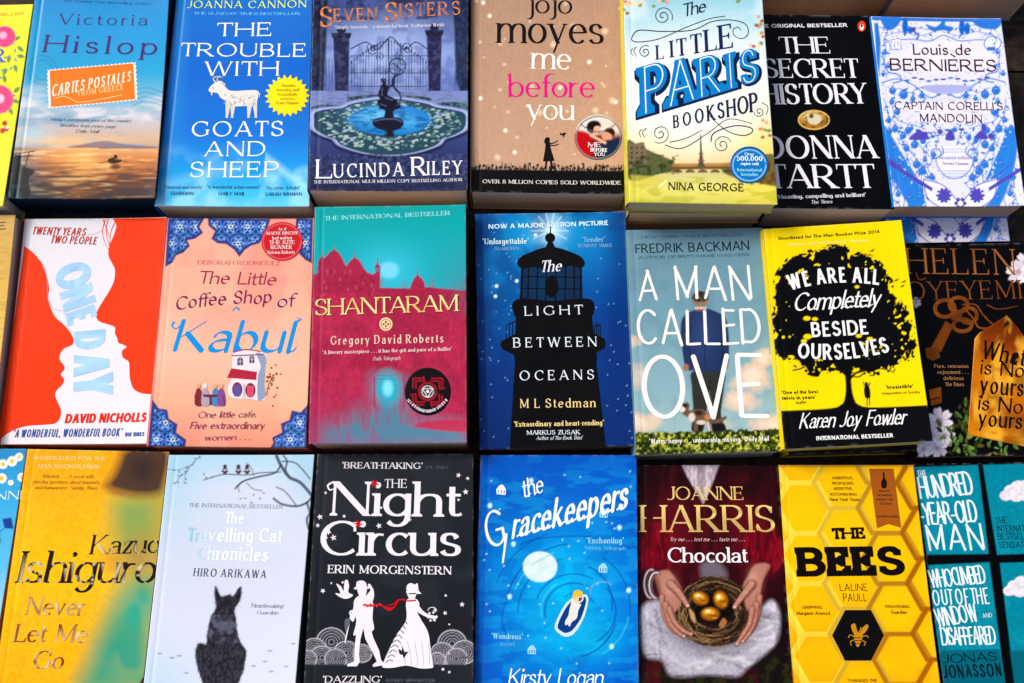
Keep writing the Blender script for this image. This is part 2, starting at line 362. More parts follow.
# cover corners on the table (metres: top-left, top-right, bottom-right, bottom-left), cover layout frame, cover height, thickness
BOOKS = {
'yellow': ([(-0.5749, 0.5123), (-0.4471, 0.5147), (-0.4571, 0.3193), (-0.5917, 0.3187)], [(-316, 18), (103, 15), (12, 628), (-443, 625)], 0.045, 0.045),
'cartes': ([(-0.4457, 0.5363), (-0.3211, 0.5377), (-0.3210, 0.3275), (-0.4538, 0.3269)], [(112, -52), (519, -52), (473, 605), (24, 602)], 0.046, 0.046),
'goats': ([(-0.3156, 0.5440), (-0.1901, 0.5454), (-0.1835, 0.3234), (-0.3233, 0.3232)], [(88, -61), (495, -61), (486, 630), (15, 625)], 0.040, 0.040),
'sisters': ([(-0.1869, 0.5530), (-0.0439, 0.5546), (-0.0408, 0.3348), (-0.1831, 0.3341)], [(42, -109), (511, -109), (509, 581), (24, 578)], 0.056, 0.056),
'jojo': ([(-0.0409, 0.5559), (0.0981, 0.5575), (0.1016, 0.3355), (-0.0379, 0.3365)], [(36, -103), (489, -103), (507, 590), (34, 582)], 0.050, 0.050),
'paris': ([(0.0961, 0.5196), (0.2197, 0.5210), (0.2280, 0.3157), (0.0998, 0.3166)], [(39, -45), (458, -45), (508, 622), (58, 614)], 0.086, 0.025),
'paris2': ([(0.0994, 0.5232), (0.2077, 0.5245), (0.2226, 0.3160), (0.1032, 0.3152)], [(42, -15), (400, -15), (470, 648), (61, 646)], 0.060, 0.030),
'paris3': ([(0.0995, 0.5317), (0.2081, 0.5329), (0.2227, 0.3183), (0.1026, 0.3170)], [(33, 6), (382, 6), (449, 670), (49, 670)], 0.029, 0.029),
'secret': ([(0.2146, 0.5058), (0.3243, 0.5046), (0.3370, 0.3209), (0.2272, 0.3211)], [(0, 42), (364, 50), (437, 635), (61, 631)], 0.060, 0.060),
'corelli': ([(0.3241, 0.5028), (0.4416, 0.5012), (0.4508, 0.3236), (0.3360, 0.3223)], [(21, 50), (413, 59), (486, 628), (91, 628)], 0.064, 0.034),
'corelli2': ([(0.3287, 0.4841), (0.4394, 0.4853), (0.4511, 0.3020), (0.3402, 0.2985)], [(6, 158), (364, 158), (443, 732), (73, 740)], 0.029, 0.029),
'top_a': ([(0.1948, 0.7194), (0.3439, 0.7211), (0.3517, 0.5318), (0.2109, 0.5297)], [(-432, -555), (33, -555), (87, -8), (-366, -6)], 0.044, 0.044),
'top_b': ([(0.3461, 0.7198), (0.4807, 0.7213), (0.4785, 0.5307), (0.3529, 0.5303)], [(42, -555), (462, -555), (498, -3), (93, -6)], 0.046, 0.046),
'tan': ([(-0.5718, 0.3149), (-0.4497, 0.3148), (-0.4528, 0.1065), (-0.5766, 0.1061)], [(-322, 25), (46, 29), (-22, 656), (-410, 653)], 0.034, 0.034),
'oneday': ([(-0.4453, 0.3140), (-0.3151, 0.3163), (-0.3183, 0.1096), (-0.4488, 0.1078)], [(68, 38), (459, 35), (407, 652), (1, 654)], 0.026, 0.026),
'kabul': ([(-0.3133, 0.3145), (-0.1799, 0.3150), (-0.1787, 0.1069), (-0.3182, 0.1072)], [(77, 36), (478, 38), (455, 664), (19, 659)], 0.032, 0.032),
'shantaram': ([(-0.1759, 0.3183), (-0.0421, 0.3216), (-0.0375, 0.1100), (-0.1723, 0.1077)], [(41, 5), (454, 0), (456, 650), (25, 653)], 0.058, 0.058),
'light': ([(-0.0346, 0.3189), (0.1007, 0.3222), (0.1078, 0.1109), (-0.0268, 0.1064)], [(41, 25), (451, 19), (478, 659), (55, 668)], 0.040, 0.040),
'ove': ([(0.1014, 0.3036), (0.2226, 0.3068), (0.2354, 0.1072), (0.1084, 0.1025)], [(18, 41), (388, 35), (447, 644), (45, 655)], 0.046, 0.046),
'fowler': ([(0.2218, 0.3029), (0.3440, 0.3121), (0.3604, 0.1161), (0.2343, 0.1079)], [(10, 38), (385, 15), (470, 618), (68, 640)], 0.056, 0.025),
'fowler2': ([(0.2313, 0.3060), (0.3505, 0.3110), (0.3639, 0.1106), (0.2436, 0.1059)], [(22, 52), (380, 41), (454, 644), (79, 655)], 0.030, 0.030),
'oyeyemi': ([(0.3467, 0.2966), (0.4700, 0.2998), (0.4807, 0.1078), (0.3562, 0.1048)], [(32, 105), (389, 100), (463, 658), (89, 663)], 0.031, 0.031),
'daisy': ([(-0.5417, 0.1033), (-0.4227, 0.1037), (-0.4385, -0.1104), (-0.5662, -0.1117)], [(-304, 22), (79, 25), (-37, 739), (-464, 739)], 0.030, 0.030),
'ishi': ([(-0.4211, 0.1033), (-0.2972, 0.1020), (-0.3077, -0.1103), (-0.4325, -0.1116)], [(79, 25), (478, 34), (396, 745), (-22, 745)], 0.034, 0.034),
'cat': ([(-0.2973, 0.0992), (-0.1703, 0.1005), (-0.1787, -0.1008), (-0.3064, -0.1021)], [(82, 42), (492, 42), (436, 717), (7, 717)], 0.036, 0.036),
'circus': ([(-0.1679, 0.1012), (-0.0324, 0.1026), (-0.0290, -0.1031), (-0.1715, -0.1045)], [(49, 39), (488, 39), (488, 731), (8, 731)], 0.038, 0.038),
'grace': ([(-0.0263, 0.1022), (0.1096, 0.1036), (0.1097, -0.1021), (-0.0293, -0.1035)], [(30, 42), (468, 42), (475, 731), (9, 731)], 0.034, 0.034),
'choc': ([(0.1104, 0.0953), (0.2334, 0.0966), (0.2400, -0.1012), (0.1102, -0.1025)], [(20, 70), (415, 70), (458, 731), (25, 731)], 0.030, 0.030),
'bees': ([(0.2337, 0.0966), (0.3518, 0.0978), (0.3652, -0.0999), (0.2408, -0.1012)], [(22, 70), (402, 70), (482, 731), (67, 731)], 0.030, 0.030),
'jonas': ([(0.3532, 0.0991), (0.4719, 0.1021), (0.4883, -0.0974), (0.3704, -0.1002)], [(53, 67), (433, 62), (537, 725), (146, 731)], 0.026, 0.026),
}
CAM_TILT, CAM_ROLL, CAM_H, CAM_LENS = 0.1920, 0.0105, 1.080, 42.1875
# ------------------------------------------------------------------ books
def fbm(x, y, seed=0, oct=4):
    rs = np.random.RandomState(seed); tot = np.zeros(x.shape); amp = 1; s = 0
    for o in range(oct):
        g = rs.rand(64, 64); xi = np.floor(x).astype(int); yi = np.floor(y).astype(int)
        fx = x - xi; fy = y - yi; fx = fx * fx * (3 - 2 * fx); fy = fy * fy * (3 - 2 * fy)
        a = g[yi % 64, xi % 64]; b = g[yi % 64, (xi + 1) % 64]; d = g[(yi + 1) % 64, xi % 64]; e = g[(yi + 1) % 64, (xi + 1) % 64]
        tot += amp * ((a * (1 - fx) + b * fx) * (1 - fy) + (d * (1 - fx) + e * fx) * fy); s += amp
        amp *= .5; x = x * 2.03 + 7.1; y = y * 2.03 + 3.7
    return tot / s

class Canvas:
    """ink laid on the cover card: one colour per mesh vertex, in the cover's own layout units"""
    def __init__(s, X_, Y_, base):
        s.X, s.Y = X_, Y_; s.c = np.tile(c(base), X_.shape + (1,)).astype(float)
    def n(s, sc, seed=0, oct=4, ax=1, ay=1): return fbm(s.X / sc * ax + 50, s.Y / sc * ay + 50, seed, oct)
    def mix(s, m, col):
        col = c(col) if isinstance(col, str) else np.asarray(col)
        m = np.clip(m, 0, 1)[..., None]; s.c = s.c * (1 - m) + col * m
    def ramp(s, t, stops):
        ts = [a for a, _ in stops]; cs = np.array([c(b) for _, b in stops])
        return np.stack([np.interp(t, ts, cs[:, k]) for k in range(3)], -1)
    def grad(s, p0, p1, stops, m=1):
        d = np.array(p1, float) - p0; t = ((s.X - p0[0]) * d[0] + (s.Y - p0[1]) * d[1]) / (d @ d)
        s.mix(np.ones(s.X.shape) * m, s.ramp(t, stops))
    def sd(s, pts, closed=True):
        """signed distance (negative inside), layout units"""
        P = np.array(pts, float); D = np.full(s.X.shape, 1e9); ins = np.zeros(s.X.shape, bool); n = len(P)
        for i in range(n if closed else n - 1):
            a = P[i]; b = P[(i + 1) % n]; d = b - a; L2 = max(d @ d, 1e-9)
            t = np.clip(((s.X - a[0]) * d[0] + (s.Y - a[1]) * d[1]) / L2, 0, 1)
            D = np.minimum(D, (s.X - a[0] - t * d[0]) ** 2 + (s.Y - a[1] - t * d[1]) ** 2)
            if closed and a[1] != b[1]:
                q = ((a[1] > s.Y) != (b[1] > s.Y)) & (s.X < (b[0] - a[0]) * (s.Y - a[1]) / (b[1] - a[1]) + a[0]); ins ^= q
        D = np.sqrt(D); return np.where(ins, -D, D) if closed else D
    def _box(s, pts, pad):
        P = np.array(pts, float); a = P.min(0) - pad; b = P.max(0) + pad
        m = (s.X > a[0]) & (s.X < b[0]) & (s.Y > a[1]) & (s.Y < b[1])
        r = np.where(m.any(1))[0]; q = np.where(m.any(0))[0]
        if len(r) == 0 or len(q) == 0: return None
        return slice(r[0], r[-1] + 1), slice(q[0], q[-1] + 1)
    def _sub(s, sl):
        z = Canvas.__new__(Canvas); z.X = s.X[sl]; z.Y = s.Y[sl]; z.c = s.c[sl]; return z
    def poly(s, pts, col, soft=2.0, a=1.0):
        sl = s._box(pts, soft + 4)
        if sl is None: return
        z = s._sub(sl); z.mix(a * np.clip(.5 - z.sd(pts) / soft, 0, 1), col); s.c[sl] = z.c
    def line(s, pts, w, col, soft=2.0, a=1.0):
        sl = s._box(pts, w + soft + 4)
        if sl is None: return
        z = s._sub(sl); z.mix(a * np.clip(.5 - (z.sd(pts, False) - w / 2) / soft, 0, 1), col); s.c[sl] = z.c
    def ball(s, x, y, rx, ry, col, soft=.3, a=1.0, rot=0):
        r = rad(rot); dx, dy = s.X - x, s.Y - y
        u = (dx * math.cos(r) + dy * math.sin(r)) / rx; v = (-dx * math.sin(r) + dy * math.cos(r)) / ry
        s.mix(a * np.clip((1 + soft / 2 - np.sqrt(u * u + v * v)) / soft, 0, 1), col)
    def glow(s, x, y, rx, ry, col, a=1.0):
        s.mix(a * np.exp(-(((s.X - x) / rx) ** 2 + ((s.Y - y) / ry) ** 2)), col)

def box_mesh(q, z0, z1, nz=1):
    """prism on quad q (4 xy), z0..z1"""
    V = [(x, y, z0) for x, y in q] + [(x, y, z1) for x, y in q]
    return V, [(3, 2, 1, 0), (4, 5, 6, 7)] + [(i, (i + 1) % 4, 4 + (i + 1) % 4, 4 + i) for i in range(4)]

class Book:
    def __init__(s, key, name, label, cat='book', group=None, base='#888', spine=None, edge='#ffffff', mat=None,
                 cell=.0008, curl=.0015, corner=(0, 0), groove=True, z=None, thick=None, shift=(0, 0), art=True):
        W, s.sheet, zt, th = BOOKS[key]
        zt = zt if z is None else z; th = th if thick is None else thick
        q = np.array(W) + np.array(shift); s.zt, s.th = zt, th
        cen = q.mean(0); yaw = math.atan2(*((q[1] - q[0] + q[2] - q[3])[::-1]))
        s.root = bpy.data.objects.new(name, None); C.objects.link(s.root)
        s.root.location = (cen[0], cen[1], zt - th); s.root.rotation_euler = (0, 0, yaw)
        s.root['label'] = label; s.root['category'] = cat
        if group: s.root['group'] = group
        R = np.array([[math.cos(yaw), math.sin(yaw)], [-math.sin(yaw), math.cos(yaw)]])
        q = (q - cen) @ R.T; s.q = q                        # TL TR BR BL, local
        U = [(0, 0), (1, 0), (1, 1), (0, 1)]
        s.H_su = homog(s.sheet, U); s.H_ul = homog(U, q)
        s.H_us = np.linalg.inv(s.H_su)
        s.w = (np.linalg.norm(q[1] - q[0]) + np.linalg.norm(q[2] - q[3])) / 2
        s.h = (np.linalg.norm(q[3] - q[0]) + np.linalg.norm(q[2] - q[1])) / 2
        rk = random.Random(key + 'bend'); s.curl, s.corner, s.groove = curl * rk.uniform(.5, 1.9), (corner[0] + rk.choice((0, 0, .0012)), corner[1] + rk.choice((0, .0008, .0018))), groove
        if key[-1] in '23': s.curl, s.corner = 0, (0, 0)      # pressed flat by the copy on top
        s.mat = mat or M_GLOSS; s.cell = cell
        nx, ny = int(s.w / cell), int(s.h / cell)
        u, v = np.meshgrid(np.linspace(0, 1, nx + 1), np.linspace(0, 1, ny + 1))
        s.u, s.v = u, v
        sh = hap(s.H_us, np.column_stack([u.ravel(), v.ravel()])).reshape(u.shape + (2,))
        s.cv = Canvas(sh[..., 0], sh[..., 1], base)
        s.layer = 0; s.stickers = {}; s.parts = {}; s.rnd = random.Random(key)
        ec = c(spine or base); t = .0004
        zc = th - .0006                                     # page block top in local z
        # page block: slightly inset, with a gently rounded fore edge
        ins = lambda k, a, b, cc: hap(s.H_ul, [(a, b), (1 - cc, b), (1 - cc, 1 - k), (a, 1 - k)])
        pq = ins(.006, .004, .006, .012)
        mesh_obj('page_block', *box_mesh(pq, .0006, zc), M_PAGES, s.root, c(edge, 1))
        bq = hap(s.H_ul, [(0, 0), (1, 0), (1, 1), (0, 1)])
        mesh_obj('back_cover', *box_mesh(bq, .0001, .0005), s.mat, s.root, ec)
        # spine wraps round the block on the left
        pr = []; nn = 8
        for i in range(nn + 1):
            a = math.pi * i / nn; pr.append((-.0008 - .0012 * math.sin(a), .0003 + (zc - .0003) * (i / nn)))
        V = []; F = []
        for j_, vv in enumerate((0, 1)):
            b0 = hap(s.H_ul, [(0, vv)])[0]
            for off, zz in pr: V.append((b0[0] + off, b0[1], zz))
            for off, zz in pr[::-1]: V.append((b0[0] + off + .0006, b0[1], zz))
        m = len(V) // 2
        F = [(i, (i + 1) % m, m + (i + 1) % m, m + i) for i in range(m)] + [tuple(range(m))[::-1], tuple(range(m, 2 * m))]
        mesh_obj('spine', V, F, s.mat, s.root, ec, )
        s.edgecol = ec; s.key = key
    def zf(s, u, v):
        k = s.curl * (np.clip((u - .45) / .55, 0, 1) ** 2) * (.55 + .45 * np.cos(math.pi * v) ** 2)
        k = k + s.corner[1] * (np.clip(u, 0, 1) * np.clip(v, 0, 1)) ** 8 + s.corner[0] * (np.clip(u, 0, 1) * np.clip(1 - v, 0, 1)) ** 8
        if s.groove: k = k - .0003 * np.exp(-((u - .05) / .011) ** 2)
        return s.th + k
    def local(s, pts, lift=0.0):
        uv = hap(s.H_su, pts); xy = hap(s.H_ul, uv)
        return np.column_stack([xy, s.zf(uv[:, 0], uv[:, 1]) + lift])
    def finish(s):
        u, v = s.u, s.v; ny, nx = u.shape
        xy = hap(s.H_ul, np.column_stack([u.ravel(), v.ravel()])); z = s.zf(u, v).ravel()
        V = np.column_stack([xy, z]); idx = np.arange(nx * ny).reshape(ny, nx)
        F = np.stack([idx[1:, :-1], idx[1:, 1:], idx[:-1, 1:], idx[:-1, :-1]], -1).reshape(-1, 4)
        # turned-down rim so that the card has thickness
        ring = np.concatenate([idx[0, :], idx[1:, -1], idx[-1, -2::-1], idx[-2:0:-1, 0]])
        V2 = V[ring].copy(); V2[:, 2] -= .00045; b = len(V); m = len(ring)
        F2 = np.array([[ring[i], ring[(i + 1) % m], b + (i + 1) % m, b + i] for i in range(m)])
        # rubbed edges: the card shows paler where it has been handled
        du = np.minimum(u, 1 - u) * s.w; dv = np.minimum(v, 1 - v) * s.h; de = np.minimum(du, dv)
        rb = fbm(u * 26 + 3, v * 40 + 5, len(s.key) * 7 + ord(s.key[0]), 4)
        pale = s.cv.c * .72 + .13
        m = np.clip(np.exp(-de / .0006) * np.clip((rb - .5) * 6, 0, 1) * .8, 0, 1)[..., None]
        s.cv.c = s.cv.c * (1 - m) + pale * m
        cols = s.cv.c.reshape(-1, 3); rc = cols[ring] * .7 + .10
        mesh_obj('front_cover', np.vstack([V, V2]), np.vstack([F, F2]), s.mat, s.root, np.vstack([cols, rc]))
        for (part, mat), (VV, FF, CC) in s.parts.items():
            own = s.stickers.get(part.replace('_lettering', ''), s.root) if part.endswith('_lettering') else s.root
            mesh_obj(part, np.vstack(VV), FF, mat, own, np.vstack(CC))
    def _add(s, part, mat, V, F, col):
        mat = mat or s.mat; d = s.parts.setdefault((part, mat), ([], [], []))
        b = sum(len(a) for a in d[0]); d[0].append(V); d[1].extend([tuple(i + b for i in f) for f in F])
        if callable(col):
            sh = hap(s.H_us, hap(np.linalg.inv(s.H_ul), V[:, :2])); col = np.array([col(a_, b_) for a_, b_ in sh])
        col = c(col) if isinstance(col, str) else np.asarray(col, float)
        d[2].append(np.tile(col, (len(V), 1)) if col.ndim == 1 else col)
    def lift(s):
        s.layer += 1; return .00012 + .000006 * s.layer
    def shape(s, pts, col, part='illustration', mat=None, lift=None):
        """a crisp printed shape"""
        uv0 = hap(s.H_su, pts)[:, 0].min(); V, F = union([list(map(tuple, pts))], 7 if uv0 < .1 else 18)
        if len(V) == 0: return
        L = s.local(V, lift if lift is not None else s.lift())
        F2 = []
        for f in F:                                        # face upwards
            a, b, d = L[f[0]], L[f[1]], L[f[2]]
            F2.append(f if (b[0] - a[0]) * (d[1] - a[1]) - (b[1] - a[1]) * (d[0] - a[0]) > 0 else f[::-1])
        s._add(part, mat, L, F2, col)
    def stroke(s, pts, w, col, part='illustration', w1=None, mat=None): 
        P = np.array(pts, float); 
        T = np.gradient(P, axis=0); T /= np.maximum(1e-9, np.hypot(T[:, 0], T[:, 1]))[:, None]
        Nn = np.column_stack([-T[:, 1], T[:, 0]]); ww = np.linspace(w, w if w1 is None else w1, len(P))[:, None] / 2
        A, B = P + Nn * ww, P - Nn * ww; l = s.lift()
        L = s.local(np.vstack([A, B]), l); n = len(P); F = []
        for i in range(n - 1):
            f = [i, i + 1, n + i + 1, n + i]; a, b, d = L[f[0]], L[f[1]], L[f[2]]
            F.append(f if (b[0] - a[0]) * (d[1] - a[1]) - (b[1] - a[1]) * (d[0] - a[0]) > 0 else f[::-1])
        # tiny upward steps so crossings of one flourish never share a plane
        L[:, 2] += np.tile(np.linspace(0, .00001, n), 2)
        s._add(part, mat, L, F, col)
    def text(s, txt, x0, y0, x1, y1, hgt, st='serif', col='#fff', part='cover_lettering', mat=None, arc=0, jit=0, track=None, sx=None, h1=None, outline=None, up=False):
        """one line of lettering from baseline start (x0,y0) to baseline end (x1,y1), capitals hgt tall"""
        if outline:
            s.text(txt, x0, y0, x1, y1, hgt, {**(ST[st] if isinstance(st, str) else st), **outline[1]}, outline[0], part, mat, arc, jit, track, sx, h1)
        W = s.w; Hh = s.h
        P = hap(s.H_su, [(x0, y0), (x1, y1)]) * (W, Hh)
        d = P[1] - P[0]; span = np.hypot(*d); ex = d / span; ey = np.array([0., -1.]) if up else np.array([ex[1], -ex[0]])
        sc = span / math.hypot(x1 - x0, y1 - y0); hm = hgt * sc; h2 = (h1 or hgt) * sc
        S = dict(ST[st] if isinstance(st, str) else st); sp = S['sp'] if track is None else track
        def size(k):
            t = 0
            for i, ch in enumerate(txt):
                t += .44 * min(k, 1.3) if ch == ' ' else G.get(ch, G['`'])[0] * k + S.get('atk', S['tk']) * (1 - RS.get(ch, 0) - LS.get(ch, 0)) + sp
            return t - sp + (S['se'] * .0)
        need = span / ((hm + h2) / 2)
        lo, hi = .25, 3.0
        if sx is None:
            for _ in range(24):
                k = (lo + hi) / 2
                if size(k) < need: lo = k
                else: hi = k
            sx = k
        sx = min(2.6, max(.42, sx))                         # keep letters natural: change the gaps instead
        tot = size(sx); n = max(1, len(txt) - 1); extra = (need - tot) / n
        x = S['tk'] / 2 * 0
        lay = (s.lift(), s.lift())
        for i, ch in enumerate(txt):
            if ch == ' ': x += .44 * min(sx, 1.3) + extra; continue
            Si = S
            if S.get('cur') and (i + 1 == len(txt) or txt[i + 1] in ' .,'): Si = dict(S, cur=0)
            V, F, adv = glyph(ch, Si, sx, i if S.get('jit') else 0)
            x -= LS.get(ch, 0) * S.get('atk', S['tk'])
            f = x / need; hh = hm + (h2 - hm) * f
            dy = arc * sc * 4 * f * (1 - f) + (s.rnd.uniform(-jit, jit) * sc if jit else 0)
            a = arc * 4 * (1 - 2 * f) / (span / sc); rot = math.atan(a)
            gx, gy = V[:, 0] + S.get('atk', S['tk']) / 2, V[:, 1]
            ox = gx * math.cos(rot) - gy * math.sin(rot); oy = gx * math.sin(rot) + gy * math.cos(rot)
            XX = x * (hm + h2) / 2 + ox * hh; YY = oy * hh + dy
            pp = P[0] + XX[:, None] * ex + YY[:, None] * ey
            uv = pp / (W, Hh); xy = hap(s.H_ul, uv)
            L = np.column_stack([xy, s.zf(uv[:, 0], uv[:, 1]) + lay[i % 2]])
            cc = col
            if callable(col):
                sh = hap(s.H_us, uv); cc = np.array([col(a_, b_) for a_, b_ in sh])
            s._add(part, mat, L, F, cc)
            x += adv - S['tk'] + S.get('atk', S['tk']) * (1 - RS.get(ch, 0)) + sp + extra
    def sticker(s, x, y, r, paint, name='sticker', ry=None, pts=None, cellk=1.0):
        """a round card sticker: its own little grid of ink, 0.25 mm proud of the cover"""
        ry = r if ry is None else ry; n = 26; m = 64
        if pts is None:
            pts = ell(x, y, r, ry, n=m)
        P = np.array(pts); m = len(P); rr = np.linspace(0, 1, n)
        S = np.array([x, y]) + (P[None] - (x, y)) * rr[:, None, None]
        cv = Canvas(S[..., 0], S[..., 1], '#fff'); paint(cv)
        L = s.local(S.reshape(-1, 2), .00025)
        idx = np.arange(n * m).reshape(n, m); nx = np.roll(idx, -1, 1)
        F = np.stack([idx[:-1], nx[:-1], nx[1:], idx[1:]], -1).reshape(-1, 4)
        a, b, d = L[F[-1][0]], L[F[-1][1]], L[F[-1][2]]
        if (b[0] - a[0]) * (d[1] - a[1]) - (b[1] - a[1]) * (d[0] - a[0]) < 0: F = F[:, ::-1]
        base = len(L); rim = L[idx[-1]].copy(); rim[:, 2] -= .00022
        V = np.vstack([L, rim]); F2 = np.array([[idx[-1][i], idx[-1][(i + 1) % m], base + (i + 1) % m, base + i] for i in range(m)])
        s.stickers[name] = mesh_obj(name, V, np.vstack([F, F2]), M_GLOSS, s.root, np.vstack([cv.c.reshape(-1, 3), cv.c[-1]]))
        s.layer = max(s.layer, 25)

# ------------------------------------------------------------------ helpers for artwork
TT, AU, SM = 'title_lettering', 'author_lettering', 'small_lettering'
def flower(cv, x, y, r, col, dark, seed=1, n=5):
    cv.ball(x, y, r, r * .95, col, .12)
    R_ = random.Random(seed)
    for k in range(n):
        rr = r * (.85 - .15 * k); a0 = R_.uniform(0, 360)
        cv.line(ell(x, y, rr, rr * .9, a0, a0 + 230, 14), r * .07, dark, 2.5, .75)
def leafy(cv, x, y, r, a, col, vein=None):
    p = sm([(x, y), (x + r * .5 * math.cos(rad(a - 28)), y + r * .5 * math.sin(rad(a - 28))), (x + r * math.cos(rad(a)), y + r * math.sin(rad(a))),
            (x + r * .5 * math.cos(rad(a + 28)), y + r * .5 * math.sin(rad(a + 28)))], True, 4)
    cv.poly(p, col, 2)
    if vein: cv.line([(x, y), (x + r * .9 * math.cos(rad(a)), y + r * .9 * math.sin(rad(a)))], 1.2, vein, 1.5)
def edgepts(p0, p1, n, amp, seed=0):
    R_ = random.Random(seed)
    return [(p0[0] + (p1[0] - p0[0]) * k / n + R_.uniform(-amp, amp), p0[1] + (p1[1] - p0[1]) * k / n + R_.uniform(-amp, amp)) for k in range(n + 1)]

# ================================================================== the back row (top of the photograph)
def yellow_floral():
    b = Book('yellow', 'paperback_book', 'yellow paperback with pink roses and blue letters, at the left end of the back row',
             base='#f9e604', group='paperback novels', curl=.001)
    v = b.cv
    v.mix((v.n(60, 3) - .5) * .5, '#f2d800')
    for x, y, a in ((48, 130, -20), (62, 150, 40), (38, 175, 100), (52, 205, 70), (30, 215, 120), (60, 178, 10), (20, 235, 80), (45, 312, 20), (35, 335, 60), (50, 290, -40)):
        leafy(v, x - 8, y - 8, 26, a, '#3c8f4a', '#8fd06a')
        leafy(v, x - 14, y - 2, 15, a + 60, '#39a7a0')
    flower(v, 14, 112, 34, '#ee3f8e', '#b3125c', 3); v.ball(10, 108, 11, 11, '#ffb8d2', .6)
    flower(v, -4, 302, 46, '#f0508f', '#c01a62', 4); v.ball(0, 300, 13, 13, '#ffd0de', .6)
    for x, y in ((15, 375), (20, 392), (8, 398)): v.ball(x, y, 8, 8, '#c52030', .3)
    v.ball(22, 388, 4, 4, '#fff', .5)
    b.text('BESTSELLER', -60, 51, 75, 46, 9, 'sans', '#b98a1a')
    b.text('ER', -60, 192, 14, 190, 46, 'bold', '#1d62c0', TT)
    b.text('UR', -60, 560, -4, 560, 30, 'bold', '#c05a10', AU)
    b.finish()

def cartes():
    b = Book('cartes', 'paperback_book', 'blue paperback with orange stamp title and a rowing boat on a sunset sea', base='#23a3de',
             spine='#14406a', edge='#1d3f66', group='paperback novels')
    v = b.cv; X_, Y_ = v.X, v.Y
    v.grad((0, -60), (0, 450), [(0, '#0c86cc'), (.3, '#149ad6'), (.55, '#35a8d6'), (.72, '#86bcd4'), (.84, '#c8c6cc'), (.93, '#d3b9a4'), (1, '#c9a88c')])
    v.glow(60, 180, 150, 130, '#2aa0c8', .5)
    n = v.n(60, 5, ax=.5, ay=1.4)
    v.mix(np.clip((n - .5) * 4, 0, .8) * np.clip((Y_ - 240) / 80, 0, 1) * (Y_ < 450), '#e9e4e6')
    v.mix(np.clip((v.n(45, 8, ax=.5, ay=1.6) - .52) * 5, 0, .7) * np.clip((Y_ - 300) / 60, 0, 1) * (Y_ < 450), '#7ea9c4')
    v.glow(100, 410, 60, 26, '#b9d3de', .9); v.glow(210, 428, 160, 14, '#f5cf9a', .7)
    v.poly(sm([(200, 447), (250, 438), (290, 430), (330, 428), (380, 438), (470, 446)]) + [(470, 452), (200, 452)], '#8a7486', 4, .8)
    # sea
    sea = (Y_ > 448) * 1.0
    col = v.ramp(np.clip((Y_ - 448) / 160, 0, 1), [(0, '#e0b084'), (.2, '#de9858'), (.5, '#b06a36'), (.8, '#7a4a30'), (1, '#4a3430')])
    v.mix(sea, col)
    v.mix(sea * np.exp(-((X_ - 250 + (Y_ - 448) * .2) / 60) ** 2) * .8 * np.clip((600 - Y_) / 100, .2, 1), '#f6bf75'); v.glow(310, 500, 60, 20, '#f2b070', .5)
    v.mix(sea * np.clip((150 - X_ + (Y_ - 450) * .35) / 150, 0, .9), '#4d7a86')
    rip = v.n(16, 9, 3, ax=.25, ay=2.3)
    v.mix(sea * np.clip((rip - .5) * 6, 0, 1) * np.clip((Y_ - 455) / 110, .1, .75), '#33404c')
    v.mix(sea * np.clip((.42 - rip) * 6, 0, 1) * .5, '#ffe0a8')
    v.mix(sea * np.clip((Y_ - 500) / 110, 0, 1) * np.clip(.45 + np.abs(X_ - 250) / 300, 0, 1) * .8, '#3a2a2c')
    v.poly([(300, 447), (480, 447), (480, 452), (300, 452)], '#5a6470', 3, .6)
    # near ship at the left and the rowing boat
    v.poly(sm([(36, 480), (60, 470), (66, 500), (100, 515), (102, 525), (86, 545), (92, 590), (60, 608), (20, 610), (20, 530)], True), '#12232c', 3, .95)
    for a_ in (((34, 468), (105, 458)), ((44, 478), (98, 472)), ((60, 466), (64, 520)), ((88, 462), (72, 520)), ((36, 500), (104, 520)), ((46, 465), (48, 500))):
        v.line(a_, 3, '#13242e', 2)
    v.mix(np.clip((v.n(14, 4) - .5) * 6, 0, .6) * (X_ < 80) * (Y_ > 560), '#2d5560')
    v.poly(sm([(328, 484), (342, 478), (352, 484), (366, 484), (370, 490), (350, 496), (330, 494)], True, 4), '#30150d', 2)
    v.poly([(344, 482), (346, 470), (355, 470), (358, 482)], '#231010', 2)
    v.line([(300, 496), (330, 488)], 2, '#3b1d12', 1.5); v.line([(366, 488), (388, 492)], 2, '#3b1d12', 1.5)
    v.ball(350, 506, 16, 8, '#5a2a18', .7, .9)
    # postmarks
    for cx, cy, r in ((128, 212, 44), (128, 212, 30)): v.line(ell(cx, cy, r, r, n=30), 1.8, '#1c6ea0', 2, .75)
    for k in range(4): v.line(sm([(400, 282 + 14 * k), (430, 268 + 14 * k), (460, 270 + 14 * k), (520, 290 + 14 * k)]), 2, '#2a6690', 2, .6)
    # the stamp
    P0, P1, P2, P3 = map(np.array, ((143., 212.), (412., 189.), (418., 304.), (147., 329.)))
    st = []
    for a, d, n_ in ((P0, P1, 22), (P1, P2, 9), (P2, P3, 22), (P3, P0, 9)):
        for k in range(n_):
            t = (k + .0) / n_; q = a + (d - a) * t; nv = np.array([(d - a)[1], -(d - a)[0]]); nv = nv / np.hypot(*nv)
            st += [tuple(q + nv * 2), tuple(a + (d - a) * (k + .5) / n_ - nv * 2.5)]
    b.shape(st, '#f3efe6', 'stamp')
    ins = [tuple(p + (np.array([280, 258]) - p) * f) for p, f in zip((P0, P1, P2, P3), (.055,) * 4)]
    b.shape(ins, '#f0850f', 'stamp')
    b.text('CARTES POSTALES', 156, 294, 398, 246, 40, dict(ST['sans'], sp=.15, tk=.12, tn=.085), '#f7ecd8', TT, h1=34, up=1)
